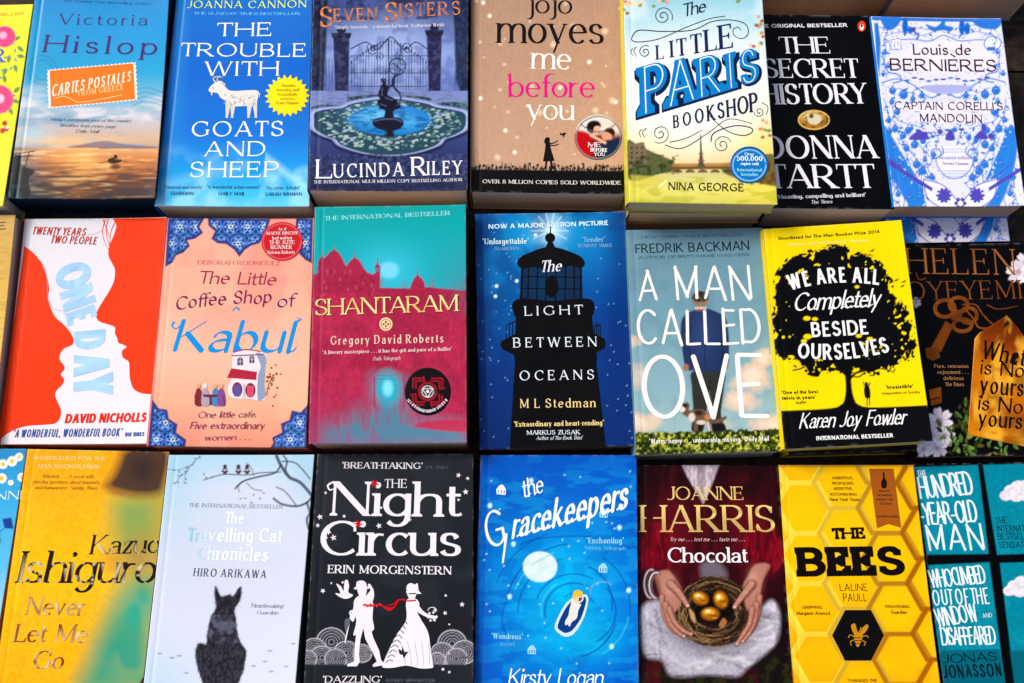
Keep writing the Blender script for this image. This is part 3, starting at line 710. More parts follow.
    b.text('FROM GREECE', 238, 292, 374, 272, 19, 'light', '#f9d9a0', TT)
    b.stroke(sm([(166, 300), (190, 292), (215, 300), (240, 310), (300, 302), (370, 288)]), 2, '#f9d9a0', 'stamp')
    b.text('The Number One Bestselling Author', 190, 5, 460, 17, 9, 'light', '#1b3c66')
    b.text('Victoria', 178, 74, 446, 78, 36, 'light', '#3b2a74', AU, track=.42)
    b.text('Hislop', 130, 158, 476, 168, 58, dict(ST['serif'], tk=.15, tn=.07, sl=.04), '#4c1f80', AU, track=.42)
    b.text("'Hislop's passionate love of the country", 150, 366, 398, 372, 10, 'italic', '#41536a')
    b.text("breathes from every page'", 182, 384, 352, 389, 10, 'italic', '#41536a')
    b.text('Daily Mail', 230, 402, 298, 404, 10, 'italic', '#41536a')
    b.finish()

def goats():
    b = Book('goats', 'paperback_book', 'bright blue paperback with a white goat and a yellow star sticker', base='#0b6fd8',
             spine='#0f8fd8', group='paperback novels')
    v = b.cv; X_, Y_ = v.X, v.Y
    v.grad((60, -60), (60, 630), [(0, '#0c74cc'), (.4, '#086ad0'), (.68, '#0878d8'), (.84, '#16a0e8'), (.95, '#54c4f0'), (1, '#74d0f2')])
    v.mix(np.clip((120 - (X_ - 0) + (Y_ - 300) * -.05) / 100, 0, .35), '#2aa0e6')
    n = v.n(90, 4, ax=1, ay=1)
    v.mix(np.clip((n - .5) * 4, 0, .8) * np.clip((Y_ - 430) / 120, 0, 1), '#a6e0f8')
    v.mix(np.clip(1 - np.abs(Y_ - (480 + (X_ - 350) * .75)) / 26, 0, 1) * (X_ > 350) * .6, '#b8ecff')
    v.mix(np.clip(1 - np.abs(Y_ - (560 - (X_ - 60) * .25)) / 30, 0, 1) * (X_ < 300) * .35, '#9fdcf8')
    lift = '#f4f6fa'
    b.text('JOANNA CANNON', 113, 24, 476, 25, 25, 'roman', '#e6f36a', AU)
    b.text('THE SUNDAY TIMES BESTSELLER', 132, 44, 456, 47, 9, 'bold', '#8fd8ff')
    for t, x0, y0, x1, y1, h in (('THE', 203, 110, 368, 109, 45), ('TROUBLE', 93, 170, 474, 174, 44), ('WITH', 165, 230, 390, 230, 47),
                                 ('GOATS', 125, 414, 406, 414, 48), ('AND', 165, 474, 350, 474, 46), ('SHEEP', 120, 538, 390, 538, 48)):
        b.text(t, x0, y0, x1, y1, h, 'roman', lift, TT)
    for t, x0, x1, y in (("'Unusual and lovely'", 42, 160, 572), ("'A wonderful achievement'", 172, 334, 572), ("'An utter delight'", 352, 456, 576),
                         ('GUARDIAN', 62, 132, 591), ('DAILY MAIL', 208, 288, 592), ('SARAH WINMAN', 350, 462, 595)):
        b.text(t, x0, y, x1, y + 1, 10, 'bold' if t.isupper() else 'serif', '#22406a')
    # goat
    g = sm([(184, 262), (178, 272), (182, 279), (196, 281), (206, 284), (214, 296), (228, 306), (234, 320), (240, 324), (290, 322), (312, 322), (322, 316), (327, 300),
            (329, 284), (324, 275), (300, 274), (262, 276), (240, 274), (228, 262), (220, 248), (208, 246), (196, 252)], True, 5)
    b.shape(g, '#e9e6e2', 'goat')
    for x, y, x2, w in ((238, 318, 234, 9), (252, 320, 250, 8), (303, 316, 300, 9), (318, 310, 322, 8)):
        b.shape([(x - w, y - 4), (x + w, y - 4), (x2 + 3, 354), (x2 + 4, 358), (x2 - 5, 358), (x2 - 4, 352)], '#dcd8d2', 'goat')
    b.stroke(sm([(206, 248), (204, 238), (212, 234), (222, 235)]), 5, '#c9bfae', 'goat', 1.5)
    b.stroke(sm([(199, 250), (192, 240), (200, 233), (216, 232)]), 4, '#e8e0d0', 'goat', 1.5)
    b.shape(ell(222, 254, 8, 3.4, rot=20), '#cfc8bf', 'goat'); b.shape(ell(190, 267, 1.8), '#222', 'goat')
    b.shape(sm([(184, 279), (190, 281), (188, 292)], True), '#d8d3cc', 'goat')
    b.stroke([(326, 278), (333, 286), (332, 296)], 5, '#e0dcd6', 'goat', 2)
    R_ = random.Random(3)
    for k in range(60):
        x, y = R_.uniform(228, 322), R_.uniform(280, 318); b.stroke([(x, y), (x - 5, y + R_.uniform(2, 6))], 1.4, '#b7b2ad' if k % 2 else '#fbfaf7', 'goat')
    # sunburst sticker
    def pt(cv):
        cv.mix(np.ones(cv.X.shape), '#f6e400'); cv.glow(405, 275, 40, 40, '#fff12a', .7)
    s_ = []
    for k in range(44):
        a = 2 * math.pi * k / 44; r = (70, 56)[k % 2]; s_.append((418 + r * math.cos(a), 292 + r * .93 * math.sin(a)))
    b.sticker(418, 292, 66, pt, 'star_sticker', pts=s_)
    for t, x0, x1, y in (('Characters', 398, 442, 264), ('unerring and', 384, 452, 277), ('beautifully', 388, 448, 291), ('written', 396, 440, 304), ('Kate Hamer', 384, 452, 317)):
        b.text(t, x0, y, x1, y + 1, 9, 'serif', '#b58b12')
    b.finish()

def sisters():
    b = Book('sisters', 'paperback_book', 'violet-blue paperback with a garden fountain before an iron gate', base='#4d4f95', spine='#2a2a50', group='paperback novels')
    v = b.cv; X_, Y_ = v.X, v.Y
    v.grad((0, -100), (0, 590), [(0, '#2c3768'), (.18, '#34427c'), (.38, '#8a9cd4'), (.52, '#7482c0'), (.6, '#525e9c'), (.78, '#3c447e'), (.9, '#2e315e'), (1, '#33365a')])
    v.glow(275, 170, 150, 110, '#b9c6ef', .75); v.mix(np.clip((v.n(30, 4) - .5) * 3, 0, .5) * (Y_ < 280), '#5b66ae')
    # sky blotches, hedges
    v.mix(np.clip((v.n(40, 11) - .45) * 6, 0, .8) * (Y_ < 60), '#262a5a')
    v.poly([(36, -60), (84, -60), (80, 120), (70, 300), (30, 310)], '#171a36', 6, .95)
    v.poly([(462, -60), (520, -60), (512, 300), (490, 290), (472, 240), (468, 100)], '#1b2444', 7, .95)
    v.mix(np.clip((v.n(9, 6, 3) - .5) * 5, 0, .5) * ((X_ > 468) | (X_ < 78)) * (Y_ < 300), '#3d4f78')
    # gate pillars
    for x0, x1, y0 in ((100, 150, 100), (384, 430, 92)):
        v.poly([(x0, y0), (x1, y0), (x1 - 4, 280), (x0 + 6, 280)], '#2c2c55', 3)
        v.poly([(x0 - 6, y0), (x1 + 6, y0), (x1 + 2, y0 + 16), (x0 - 2, y0 + 16)], '#20203f', 2); v.ball((x0 + x1) / 2, y0 - 8, 14, 10, '#23254a', .3)
        v.mix(np.clip((v.n(12, 7) - .5) * 4, 0, .4) * (X_ > x0) * (X_ < x1) * (Y_ > y0) * (Y_ < 280), '#5f5c92')
    for k in range(27):
        x = 156 + k * 8.7; top = 165 - 40 * math.cos((k - 13) / 13 * 1.5) + 30 * abs((k - 13) / 13)
        v.line([(x, top), (x, 272)], 2, '#262b55', 1.6, .8)
    for k in range(4): v.line([(70 + k * 9, 180), (70 + k * 9, 275)], 2, '#262b55', 1.6, .8)
    for y in (170, 222, 262): v.line([(152, y), (384, y)], 2.2, '#262b55', 1.6, .85)
    v.line(sm([(154, 148), (200, 128), (235, 150), (275, 112), (315, 150), (350, 128), (384, 148)]), 3.5, '#2a3060', 2)
    for x, s_ in ((222, 1), (325, -1)):
        v.line(spiral(x, 148, 3, 20, 0, 1.6, 26, s_), 3, '#303a66', 2); v.line(spiral(x + 22 * s_, 172, 2, 14, 90, 1.4, 20, -s_), 2.5, '#303a66', 2)
    for k in range(27):      # spearheads and the scroll band across the middle of the gate
        x = 156 + k * 8.7
        v.ball(x, 172 - 40 * math.cos((k - 13) / 13 * 1.5) + 30 * abs((k - 13) / 13) - 10, 2.2, 5, '#20264c', .5); v.line(ell(x, 214, 3.6, 7, n=8), 1.4, '#20264c', 1.6, .7)
    v.line([(268, 120), (270, 272)], 4, '#20264c', 2)
    v.mix((Y_ > 276) * (Y_ < 332) * 1.0, '#8890c2'); v.mix((Y_ > 276) * (Y_ < 332) * np.clip((v.n(9, 61, 3, ax=.5, ay=2) - .5) * 4, 0, .5), '#5c6496')
    for p in (((28, 334), (60, 318), (120, 322), (150, 336), (110, 348), (50, 360)), ((146, 306), (150, 294), (238, 288), (242, 306), (160, 318)), ((308, 306), (310, 290), (388, 296), (392, 310), (318, 316)), ((400, 330), (430, 312), (500, 316), (520, 350), (470, 346))):
        pp = sm(p, True); v.poly([(x, y + 7) for x, y in pp], '#141a30', 5, .8); v.poly(pp, '#2c4252', 4); mm = v.sd(pp) < 1; v.mix(mm * np.clip((v.n(6, 14, 2) - .5) * 6, 0, .8), '#5f8486')
    # lobed stone basin
    def basin(k, dy=0): return sm([(270 + k * x, 384 + k * y * 1.0 + dy) for x, y in ((-240, -22), (-236, -48), (-196, -58), (-150, -62), (-110, -78), (0, -92), (110, -78), (150, -64), (200, -56), (240, -44), (246, -18), (236, 10), (196, 30), (170, 38), (150, 58), (80, 80), (0, 88), (-80, 80), (-150, 58), (-172, 38), (-200, 28), (-236, 6))], True, 5)
    v.poly(basin(1.04, 8), '#1c2148', 6, .9); v.poly(basin(1.02), '#8e97cc', 3); v.poly(basin(.985, 1), '#b4bce4', 3); v.poly(basin(.95, 2), '#353e78', 3); v.poly(basin(.935, 4), '#2f5262', 3)
    inpool = v.sd(basin(.92, 4)) < 0
    v.ball(272, 364, 128, 46, '#2f86cc', .12); v.glow(240, 350, 70, 24, '#7cc8f0', .9); v.glow(330, 372, 40, 16, '#62b4e8', .8); v.mix((((X_ - 272) / 124) ** 2 + ((Y_ - 364) / 44) ** 2 < 1) * np.clip((v.n(14, 66, 3, ax=.5, ay=2) - .5) * 5, 0, .7), '#1c5a9c')
    ring = inpool & (((X_ - 272) / 122) ** 2 + ((Y_ - 362) / 44) ** 2 > 1); R_ = random.Random(77)
    keep = v.c.copy()
    for k in range(420):
        a, q = R_.uniform(0, 360), R_.uniform(.9, 1.75) ** 1; x, y = 272 + 124 * q * math.cos(rad(a)), 368 + 44 * q * 1.05 * math.sin(rad(a)) + 6; s_ = R_.uniform(3, 8)
        sl = v._box([(x - s_, y - s_), (x + s_, y + s_)], 3)
        if sl is None: continue
        z = v._sub(sl); z.ball(x, y, s_, s_ * .45, R_.choice(('#93b0aa', '#6d9296', '#b0c6b8', '#4f7480', '#a8b8cc')), .3); v.c[sl] = z.c
    v.c = np.where(ring[..., None], v.c, keep)
    v.mix((Y_ > 468) * np.clip((v.n(7, 31, 3) - .47) * 5, 0, .6), '#5c6294'); v.mix((Y_ > 468) * np.clip((.45 - v.n(9, 35, 3)) * 6, 0, .6), '#1c1f44'); v.mix(np.clip((Y_ - 530) / 40, 0, .7), '#262850')
    # bronze figure holding an armillary sphere over a tiered foot
    D_, H_ = '#1d1a34', '#6d78a8'
    v.poly(sm([(220, 376), (226, 362), (250, 356), (290, 356), (310, 364), (314, 378), (300, 392), (282, 398), (286, 412), (256, 413), (258, 398), (234, 390)], True), D_, 2.5); v.line(sm([(226, 368), (250, 362), (290, 362), (308, 370)]), 3, H_, 2, .8); v.line([(262, 398), (260, 410)], 2.5, H_, 2, .6)
    v.poly([(254, 358), (258, 338), (250, 330), (290, 330), (282, 340), (286, 358)], D_, 2.5)
    v.poly(sm([(248, 332), (238, 322), (234, 310), (242, 300), (240, 280), (244, 262), (252, 254), (262, 256), (268, 270), (266, 288), (282, 296), (298, 310), (306, 322), (292, 332)], True), D_, 2.5)
    v.ball(254, 246, 7.5, 9, D_, .2); v.ball(250, 242, 5, 5, '#2c2a4a', .3); v.line(sm([(262, 262), (274, 262), (284, 250), (286, 232)]), 5.5, D_, 2.5); v.line(sm([(246, 270), (238, 286), (244, 298)]), 5, D_, 2.5)
    v.line(sm([(292, 322), (306, 304), (302, 284), (286, 266), (280, 248), (288, 232), (298, 226)]), 6.5, '#262c50', 2.5); v.line(sm([(296, 318), (308, 302), (303, 284)]), 2, H_, 2, .7)
    for p in ([(250, 266), (248, 290)], [(258, 296), (280, 304)], [(244, 316), (262, 322)], [(252, 240), (258, 246)]): v.line(p, 2.6, H_, 2, .7)
    v.line(ell(295, 202, 25, 25), 4, '#2c466c', 2); v.line(ell(295, 202, 21, 21), 1.5, '#8fa8d0', 1.5, .7); v.line([(276, 186), (314, 218)], 3, '#2c466c', 2); v.line(ell(295, 202, 9, 25, n=20), 2, '#2c466c', 2); v.line(ell(295, 202, 25, 9, n=20), 2, '#2c466c', 2); v.ball(295, 202, 4, 4, '#1d2a48', .4)
    fo = lambda x, y: c(('#e2955c', '#c47a4c', '#8e6f72')[0 if (x + y * 3) % 60 < 26 else (1 if (x * 1.7) % 80 < 50 else 2)])
    b.text('S', 58, 82, 98, 82, 66, 'roman', fo, TT); b.text('EVEN', 102, 66, 234, 62, 42, 'roman', fo, TT)
    b.text('S', 256, 66, 296, 66, 64, 'roman', fo, TT); b.text('ISTERS', 302, 52, 486, 46, 44, 'roman', fo, TT)
    b.text("'Simply fantastic - a wonderful book' Katherine Webb", 104, 88, 438, 81, 11, 'serif', '#e8e4f2')
    b.text('L', 48, 541, 96, 541, 60, 'roman', '#f4f2f8', AU); b.text('UCINDA', 102, 540, 314, 534, 44, 'roman', '#f4f2f8', AU)
    b.text('R', 338, 534, 384, 533, 60, 'roman', '#f4f2f8', AU); b.text('ILEY', 386, 532, 490, 531, 44, 'roman', '#f4f2f8', AU)
    b.text('THE INTERNATIONAL MULTI-MILLION COPY BESTSELLING AUTHOR', 42, 557, 494, 552, 10, 'bold', '#dcdce8')
    b.finish()

def jojo():
    b = Book('jojo', 'paperback_book', 'kraft-brown paperback with a girl releasing a bird and a round film sticker', base='#c59a78', spine='#c59a78', group='paperback novels', mat=M_MATT)
    v = b.cv; X_, Y_ = v.X, v.Y
    v.grad((0, -90), (0, 520), [(0, '#b4947e'), (.5, '#c2a088'), (1, '#ceab90')])
    v.mix(np.clip((v.n(5, 2, 2, ax=.5, ay=2) - .5) * 2, 0, .14), '#a07a60'); v.mix(np.clip((v.n(7, 6, 2, ax=2, ay=.4) - .5) * 2, 0, .12), '#dcbca0')
    v.poly([(20, 514), (520, 520), (520, 600), (20, 600)], '#0b0b10', 2)
    R_ = random.Random(4)
    for k in range(190):
        x = 34 + k * 2.5; h_ = R_.uniform(3, 20) * (.6 + .6 * abs(math.sin(k * .11)))
        y = 514 + (x - 20) * .012; v.line([(x, y + 4), (x + R_.uniform(-5, 5), y - h_)], R_.choice((1.5, 2, 3)), '#15120f', 1.6)
        if k % 5 == 0: v.ball(x + 2, y - h_, 4, 4, '#1a1714', .5)
    for k in range(46):
        x, y = R_.uniform(40, 490), R_.uniform(-60, 480); r = R_.choice((2, 2.5, 3, 5.5)); v.ball(x, y, r * 1.6, r * 1.6, '#f2dcc4', 1, .7)
    for x, y in ((90, 48), (392, 188), (472, 310), (138, 396), (62, 298), (166, 462), (304, 266), (70, 8)): v.ball(x, y, 6, 6, '#fff4e4', .9)
    # girl
    K = '#17120f'
    b.shape(sm([(258, 424), (262, 417), (270, 417), (273, 424), (270, 431), (262, 432)], True), K, 'girl_silhouette')
    b.shape(sm([(260, 418), (256, 426), (257, 436), (262, 430)], True, 4), K, 'girl_silhouette')
    b.shape([(260, 431), (272, 431), (276, 452), (287, 488), (252, 490), (258, 452)], K, 'girl_silhouette')
    b.shape([(259, 486), (266, 486), (262, 510), (255, 514), (252, 512), (258, 506)], K, 'girl_silhouette')
    b.shape([(272, 486), (279, 485), (282, 505), (286, 512), (279, 513), (276, 506)], K, 'girl_silhouette')
    b.stroke([(268, 436), (284, 434), (298, 427)], 4, K, 'girl_silhouette', 2.5); b.stroke([(268, 440), (285, 442), (299, 437)], 4, K, 'girl_silhouette', 2.5)
    b.shape([(303, 401), (310, 406), (316, 402), (324, 404), (317, 409), (315, 418), (310, 410), (304, 410)], K, 'girl_silhouette')
    S2 = dict(ST['serif'], tk=.115, tn=.04, se=.05, st=.025)
    b.text('jojo', 207, 40, 340, 42, 66, S2, '#1a1418', AU, track=.06); b.text('moyes', 112, 130, 436, 134, 98, S2, '#1a1418', AU, track=.06)
    b.text('me', 217, 208, 336, 212, 76, S2, '#fbf4ee', TT, track=.06); b.text('before', 147, 294, 408, 296, 74, S2, '#ea1f92', TT, track=.07); b.text('you', 204, 362, 346, 365, 72, S2, '#fbf4ee', TT, track=.06)
    b.text('OVER 8 MILLION COPIES SOLD WORLDWIDE', 68, 556, 488, 562, 12, 'bold', '#f0e8e0')
    def pt(cv):
        cv.mix(np.ones(cv.X.shape), '#cfc9c6'); cv.ball(422, 418, 70, 64, '#e6e0dc', .1)
        cv.mix(np.clip((cv.Y - 395) / 20, 0, 1), '#8c2228'); cv.glow(470, 380, 30, 26, '#e8d4c8', .9)
        cv.poly(sm([(350, 400), (372, 398), (392, 410), (404, 440), (398, 470), (372, 474), (350, 440)], True), '#c0141e', 5)
        cv.poly(sm([(384, 392), (388, 374), (404, 366), (422, 370), (428, 384), (420, 392), (416, 402), (398, 404)], True), '#1a0f10', 3)
        cv.poly(sm([(408, 386), (422, 384), (426, 398), (418, 408), (404, 410)], True), '#e9b79a', 3)
        cv.poly(sm([(438, 400), (446, 390), (462, 390), (470, 402), (466, 414), (450, 404)], True), '#3a1d14', 3)
        cv.poly(sm([(432, 404), (446, 402), (460, 412), (458, 430), (440, 428), (430, 416)], True), '#dca488', 3)
        cv.poly(sm([(430, 432), (460, 424), (490, 420), (490, 470), (440, 486), (410, 470)], True), '#1d2c50', 5)
        cv.line([(398, 412), (440, 434)], 8, '#eec0a4', 4); cv.line(ell(420, 418, 68, 64, n=40), 4, '#8b8a8e', 2)
    b.sticker(419, 417, 72, pt, 'film_sticker', ry=69)
    b.text('ME', 388, 446, 428, 446, 14, 'bold', '#fff', 'film_sticker_lettering'); b.text('BEFORE', 396, 460, 446, 462, 12, 'bold', '#fff', 'film_sticker_lettering'); b.text('YOU', 408, 474, 440, 474, 11, 'bold', '#fff', 'film_sticker_lettering')
    b.text('NOW A MAJOR MOTION PICTURE', 364, 380, 474, 380, 8, 'sans', '#6a6468', 'film_sticker_lettering', arc=-26)
    b.finish()

def paris_paint(b):
    v = b.cv; X_, Y_ = v.X, v.Y
    v.grad((0, -60), (0, 620), [(0, '#7fc0d8'), (.18, '#b4dbe4'), (.4, '#eef2f0'), (.6, '#f6f4e2'), (.72, '#f8ecb4'), (.8, '#f0cc78'), (.86, '#cfc45a'), (.93, '#e6de68'), (1, '#d6cd58')])
    v.glow(250, 300, 190, 190, '#fbfbf8', .9); v.mix(np.clip((v.n(90, 5) - .5) * 3, 0, .6) * (Y_ < 440), '#e2eff2')
    v.glow(470, 470, 80, 120, '#f5dc66', .6)
    # river bank, bridges, tower
    v.mix(np.clip((v.n(18, 8, 3, ax=.4, ay=1.5) - .5) * 4, 0, .55) * (Y_ > 535), '#b7b836')
    v.poly(sm([(52, 430), (80, 436), (100, 432), (108, 450), (150, 470), (190, 488), (200, 516), (150, 528), (58, 545)], True), '#56613a', 5, .95)
    v.poly([(56, 436), (104, 432), (110, 455), (112, 505), (56, 510)], '#8a7a62', 4, .9)
    for k in range(3):
        for j_ in range(4): v.poly([(62 + k * 16, 445 + j_ * 15), (69 + k * 16, 445 + j_ * 15), (69 + k * 16, 453 + j_ * 15), (62 + k * 16, 453 + j_ * 15)], '#4a4038', 2, .8)
    v.mix(np.clip((v.n(12, 12) - .48) * 5, 0, .8) * (Y_ > 470) * (Y_ < 530) * (X_ < 210), '#2f451f')
    v.poly(sm([(340, 500), (400, 488), (500, 470), (520, 560), (430, 552), (350, 528)], True), '#5d5a30', 6, .9)
    v.mix(np.clip((v.n(12, 13) - .5) * 5, 0, .8) * (Y_ > 480) * (Y_ < 560) * (X_ > 380), '#7a3a1c')
    v.poly([(190, 496), (420, 494), (420, 512), (190, 514)], '#b58a4a', 4, .9)
    v.poly([(180, 506), (430, 504), (430, 512), (180, 515)], '#7a5a30', 3, .9)
    for k in range(6): v.poly(ell(205 + k * 38, 524, 15, 10, 180, 360), '#5f4a2a', 3, .9)
    v.poly(sm([(275, 418), (279, 455), (285, 498), (291, 506), (261, 506), (268, 498), (273, 455)], True), '#6a5a48', 2.5)
    v.line([(275, 410), (275, 500)], 4, '#6a5a48', 2.5); v.line([(266, 487), (287, 487)], 3, '#7d6d55', 2); v.line([(270, 466), (283, 466)], 3, '#7d6d55', 2)
    v.poly([(64, 530), (180, 540), (170, 556), (130, 566), (64, 590)], '#d8d060', 8, .6); v.line([(150, 566), (170, 548)], 4, '#fff8d8', 3)
    # blossom at the top corners
    R_ = random.Random(5)
    for cx, cy, n_ in ((60, 16, 12), (100, 0, 8), (150, 6, 4), (450, 70, 8), (462, 110, 6), (440, 136, 6), (466, 400, 8), (470, 380, 5), (402, -10, 5)):
        for k in range(n_):
            x, y = cx + R_.gauss(0, 13), cy + R_.gauss(0, 10)
            v.ball(x, y, 6, 5, R_.choice(('#f4c9a0', '#f7e0a8', '#e59a6a', '#7fa04a', '#a8432a')), .6, .9)

def paris_letters(b):
    N_ = '#232b4c'
    for p, w in ((spiral(160, 50, 3, 30, 60, 1.9), 3), (sm([(70, 105), (90, 92), (160, 96), (250, 92), (310, 66), (370, 62), (412, 76), (418, 105), (398, 118), (376, 108), (374, 90), (388, 84), (398, 94)]), 3),
                 (sm([(70, 105), (66, 122), (90, 128), (150, 118), (230, 84), (300, 58), (350, 50)]), 3), (spiral(106, 158, 2, 20, 90, 1.6), 3),
                 (spiral(152, 406, 3, 30, 200, 1.8), 3), (spiral(340, 440, 3, 28, 90, 1.7), 3), (sm([(306, 430), (310, 410), (330, 396), (380, 382), (425, 388), (430, 402), (400, 412), (350, 395), (300, 350)]), 3.5),
                 (sm([(166, 440), (220, 450), (300, 402), (360, 362), (430, 376)]), 2.6), (sm([(180, 432), (230, 420), (280, 395)]), 2.6),
                 (sm([(80, 142), (72, 156), (80, 172)]), 2.4), (sm([(70, 145), (63, 157), (70, 170)]), 2.2), (spiral(452, 340, 2, 16, 0, 1.5), 2.6), (sm([(460, 312), (478, 326), (474, 350)]), 2.4),
                 (sm([(110, 390), (98, 402), (106, 420)]), 2.4), (sm([(96, 392), (88, 404), (94, 418)]), 2.2)):
        b.stroke(p, w, N_, 'flourishes', w * .7)
    b.text('The', 222, 52, 290, 36, 40, 'script', N_, TT)
    b.text('LITTLE', 140, 182, 366, 146, 46, 'serif', '#1d2766', TT, h1=84, up=1)
    S3 = dict(ST['sans'], tk=.25, tn=.19, se=.07, st=.15, sp=.10)
    b.text('PARIS', 99, 360, 466, 250, 158, dict(S3, tk=.30, tn=.23, st=.17, se=.09, sp=.13, atk=.2), '#14284e', TT, h1=102, up=1)
    b.text('PARIS', 94, 354, 461, 244, 156, dict(S3, tk=.22, tn=.16, st=.12, se=.07, sp=.13, atk=.2), '#2583cc', TT, h1=100, up=1)
    b.text('PARIS', 95, 349, 462, 240, 148, dict(ST['thin'], tk=.028, tn=.028, sp=.13, atk=.2), '#e8f2fa', TT, h1=93, up=1)
    b.text('BOOKSHOP', 192, 390, 446, 338, 40, dict(ST['sans'], tk=.13, tn=.09, se=.03, st=.05), N_, TT, h1=62, up=1)
    b.text('NINA GEORGE', 176, 576, 404, 581, 24, dict(ST['pen'], tk=.18, tn=.09), '#2b2824', AU)

def paris():
    b = Book('paris', 'paperback_book', 'pale paperback with big blue lettering over a tower and bridge, blue round sticker', base='#dfe9e6', spine='#d8d04a', edge='#fff2d8', group='paperback novels', curl=.001)
    paris_paint(b); paris_letters(b)
    def pt(cv): cv.mix(np.ones(cv.X.shape), '#0f7cc4'); cv.line(ell(422, 502, 50, 47), 3, '#9fd0ee', 2); cv.line(ell(422, 502, 58, 55), 5, '#0b4f92', 3)
    b.sticker(422, 501, 58, pt, 'round_sticker', ry=56)
    for t, x0, x1, y, h_ in (('Over', 408, 436, 472, 9), ('500,000', 384, 462, 488, 15), ('copies sold', 396, 450, 501, 9), ('International', 386, 460, 520, 10), ('bestseller', 398, 448, 534, 10)):
        b.text(t.replace('500,000', '500,000'), x0, y, x1, y + 1, h_, 'bold', '#a8e4e8' if 'I' in t or 'best' in t else '#fff', 'round_sticker_lettering')
    b.finish()
    for key, lab in (('paris2', 'middle copy of the pile under the pale tower book, page ends showing'), ('paris3', 'bottom copy of the pile under the pale tower book, mostly hidden')):
        d = Book(key, 'paperback_book', lab, base='#a89a68', spine='#a89a68', edge='#ffeed0', group='paperback novels', cell=.003)
        d.finish()

def secret():
    b = Book('secret', 'paperback_book', 'black paperback with large white serif letters and a small gold oval', base='#070708', spine='#0a0a0a', group='paperback novels')
    v = b.cv; v.mix(np.clip((v.n(60, 3) - .5), 0, .2), '#1a1820')
    W_ = '#f0eef2'
    b.text('THE ORIGINAL BESTSELLER', 20, 84, 296, 82, 12, 'heavy', W_)
    S4 = dict(ST['serif'], tk=.165, tn=.045, se=.07, st=.03, sp=.07)
    for t, x0, y0, x1, y1, h_, p in (('THE', 93, 162, 244, 162, 54, TT), ('SECRET', 44, 236, 328, 236, 62, TT), ('HISTORY', 38, 317, 357, 314, 66, TT), ('DONNA', 46, 482, 388, 480, 74, AU), ('TARTT', 58, 571, 378, 570, 76, AU)):
        b.text(t, x0, y0, x1, y1, h_, S4, W_, p)
    b.text("'Haunting, compelling and brilliant'", 84, 603, 352, 596, 12, 'bold', W_); b.text('The Times', 186, 618, 250, 616, 11, 'italic', W_)
    def pt(cv):
        cv.mix(np.ones(cv.X.shape), '#b98a3a'); cv.glow(180, 350, 30, 12, '#f0dc9a', .9); cv.mix(np.clip((cv.n(9, 3) - .5) * 5, 0, .7), '#5a3c14')
        cv.poly(sm([(176, 350), (192, 346), (214, 352), (216, 366), (200, 378), (178, 372)], True), '#ded6b8', 3); cv.ball(186, 352, 7, 7, '#7a5a2a', .5); cv.line(ell(194, 364, 47, 28), 3, '#e8c878', 2)
    b.sticker(194, 364, 49, pt, 'gold_oval', ry=31)
    def pg(cv): cv.mix(np.ones(cv.X.shape), '#e4502a'); cv.ball(338, 84, 5.5, 9, '#fff', .3); cv.ball(338, 80, 3, 5, '#1a1a1a', .3)
    b.sticker(338, 81, 12, pg, 'publisher_badge', ry=16)
    b.finish()

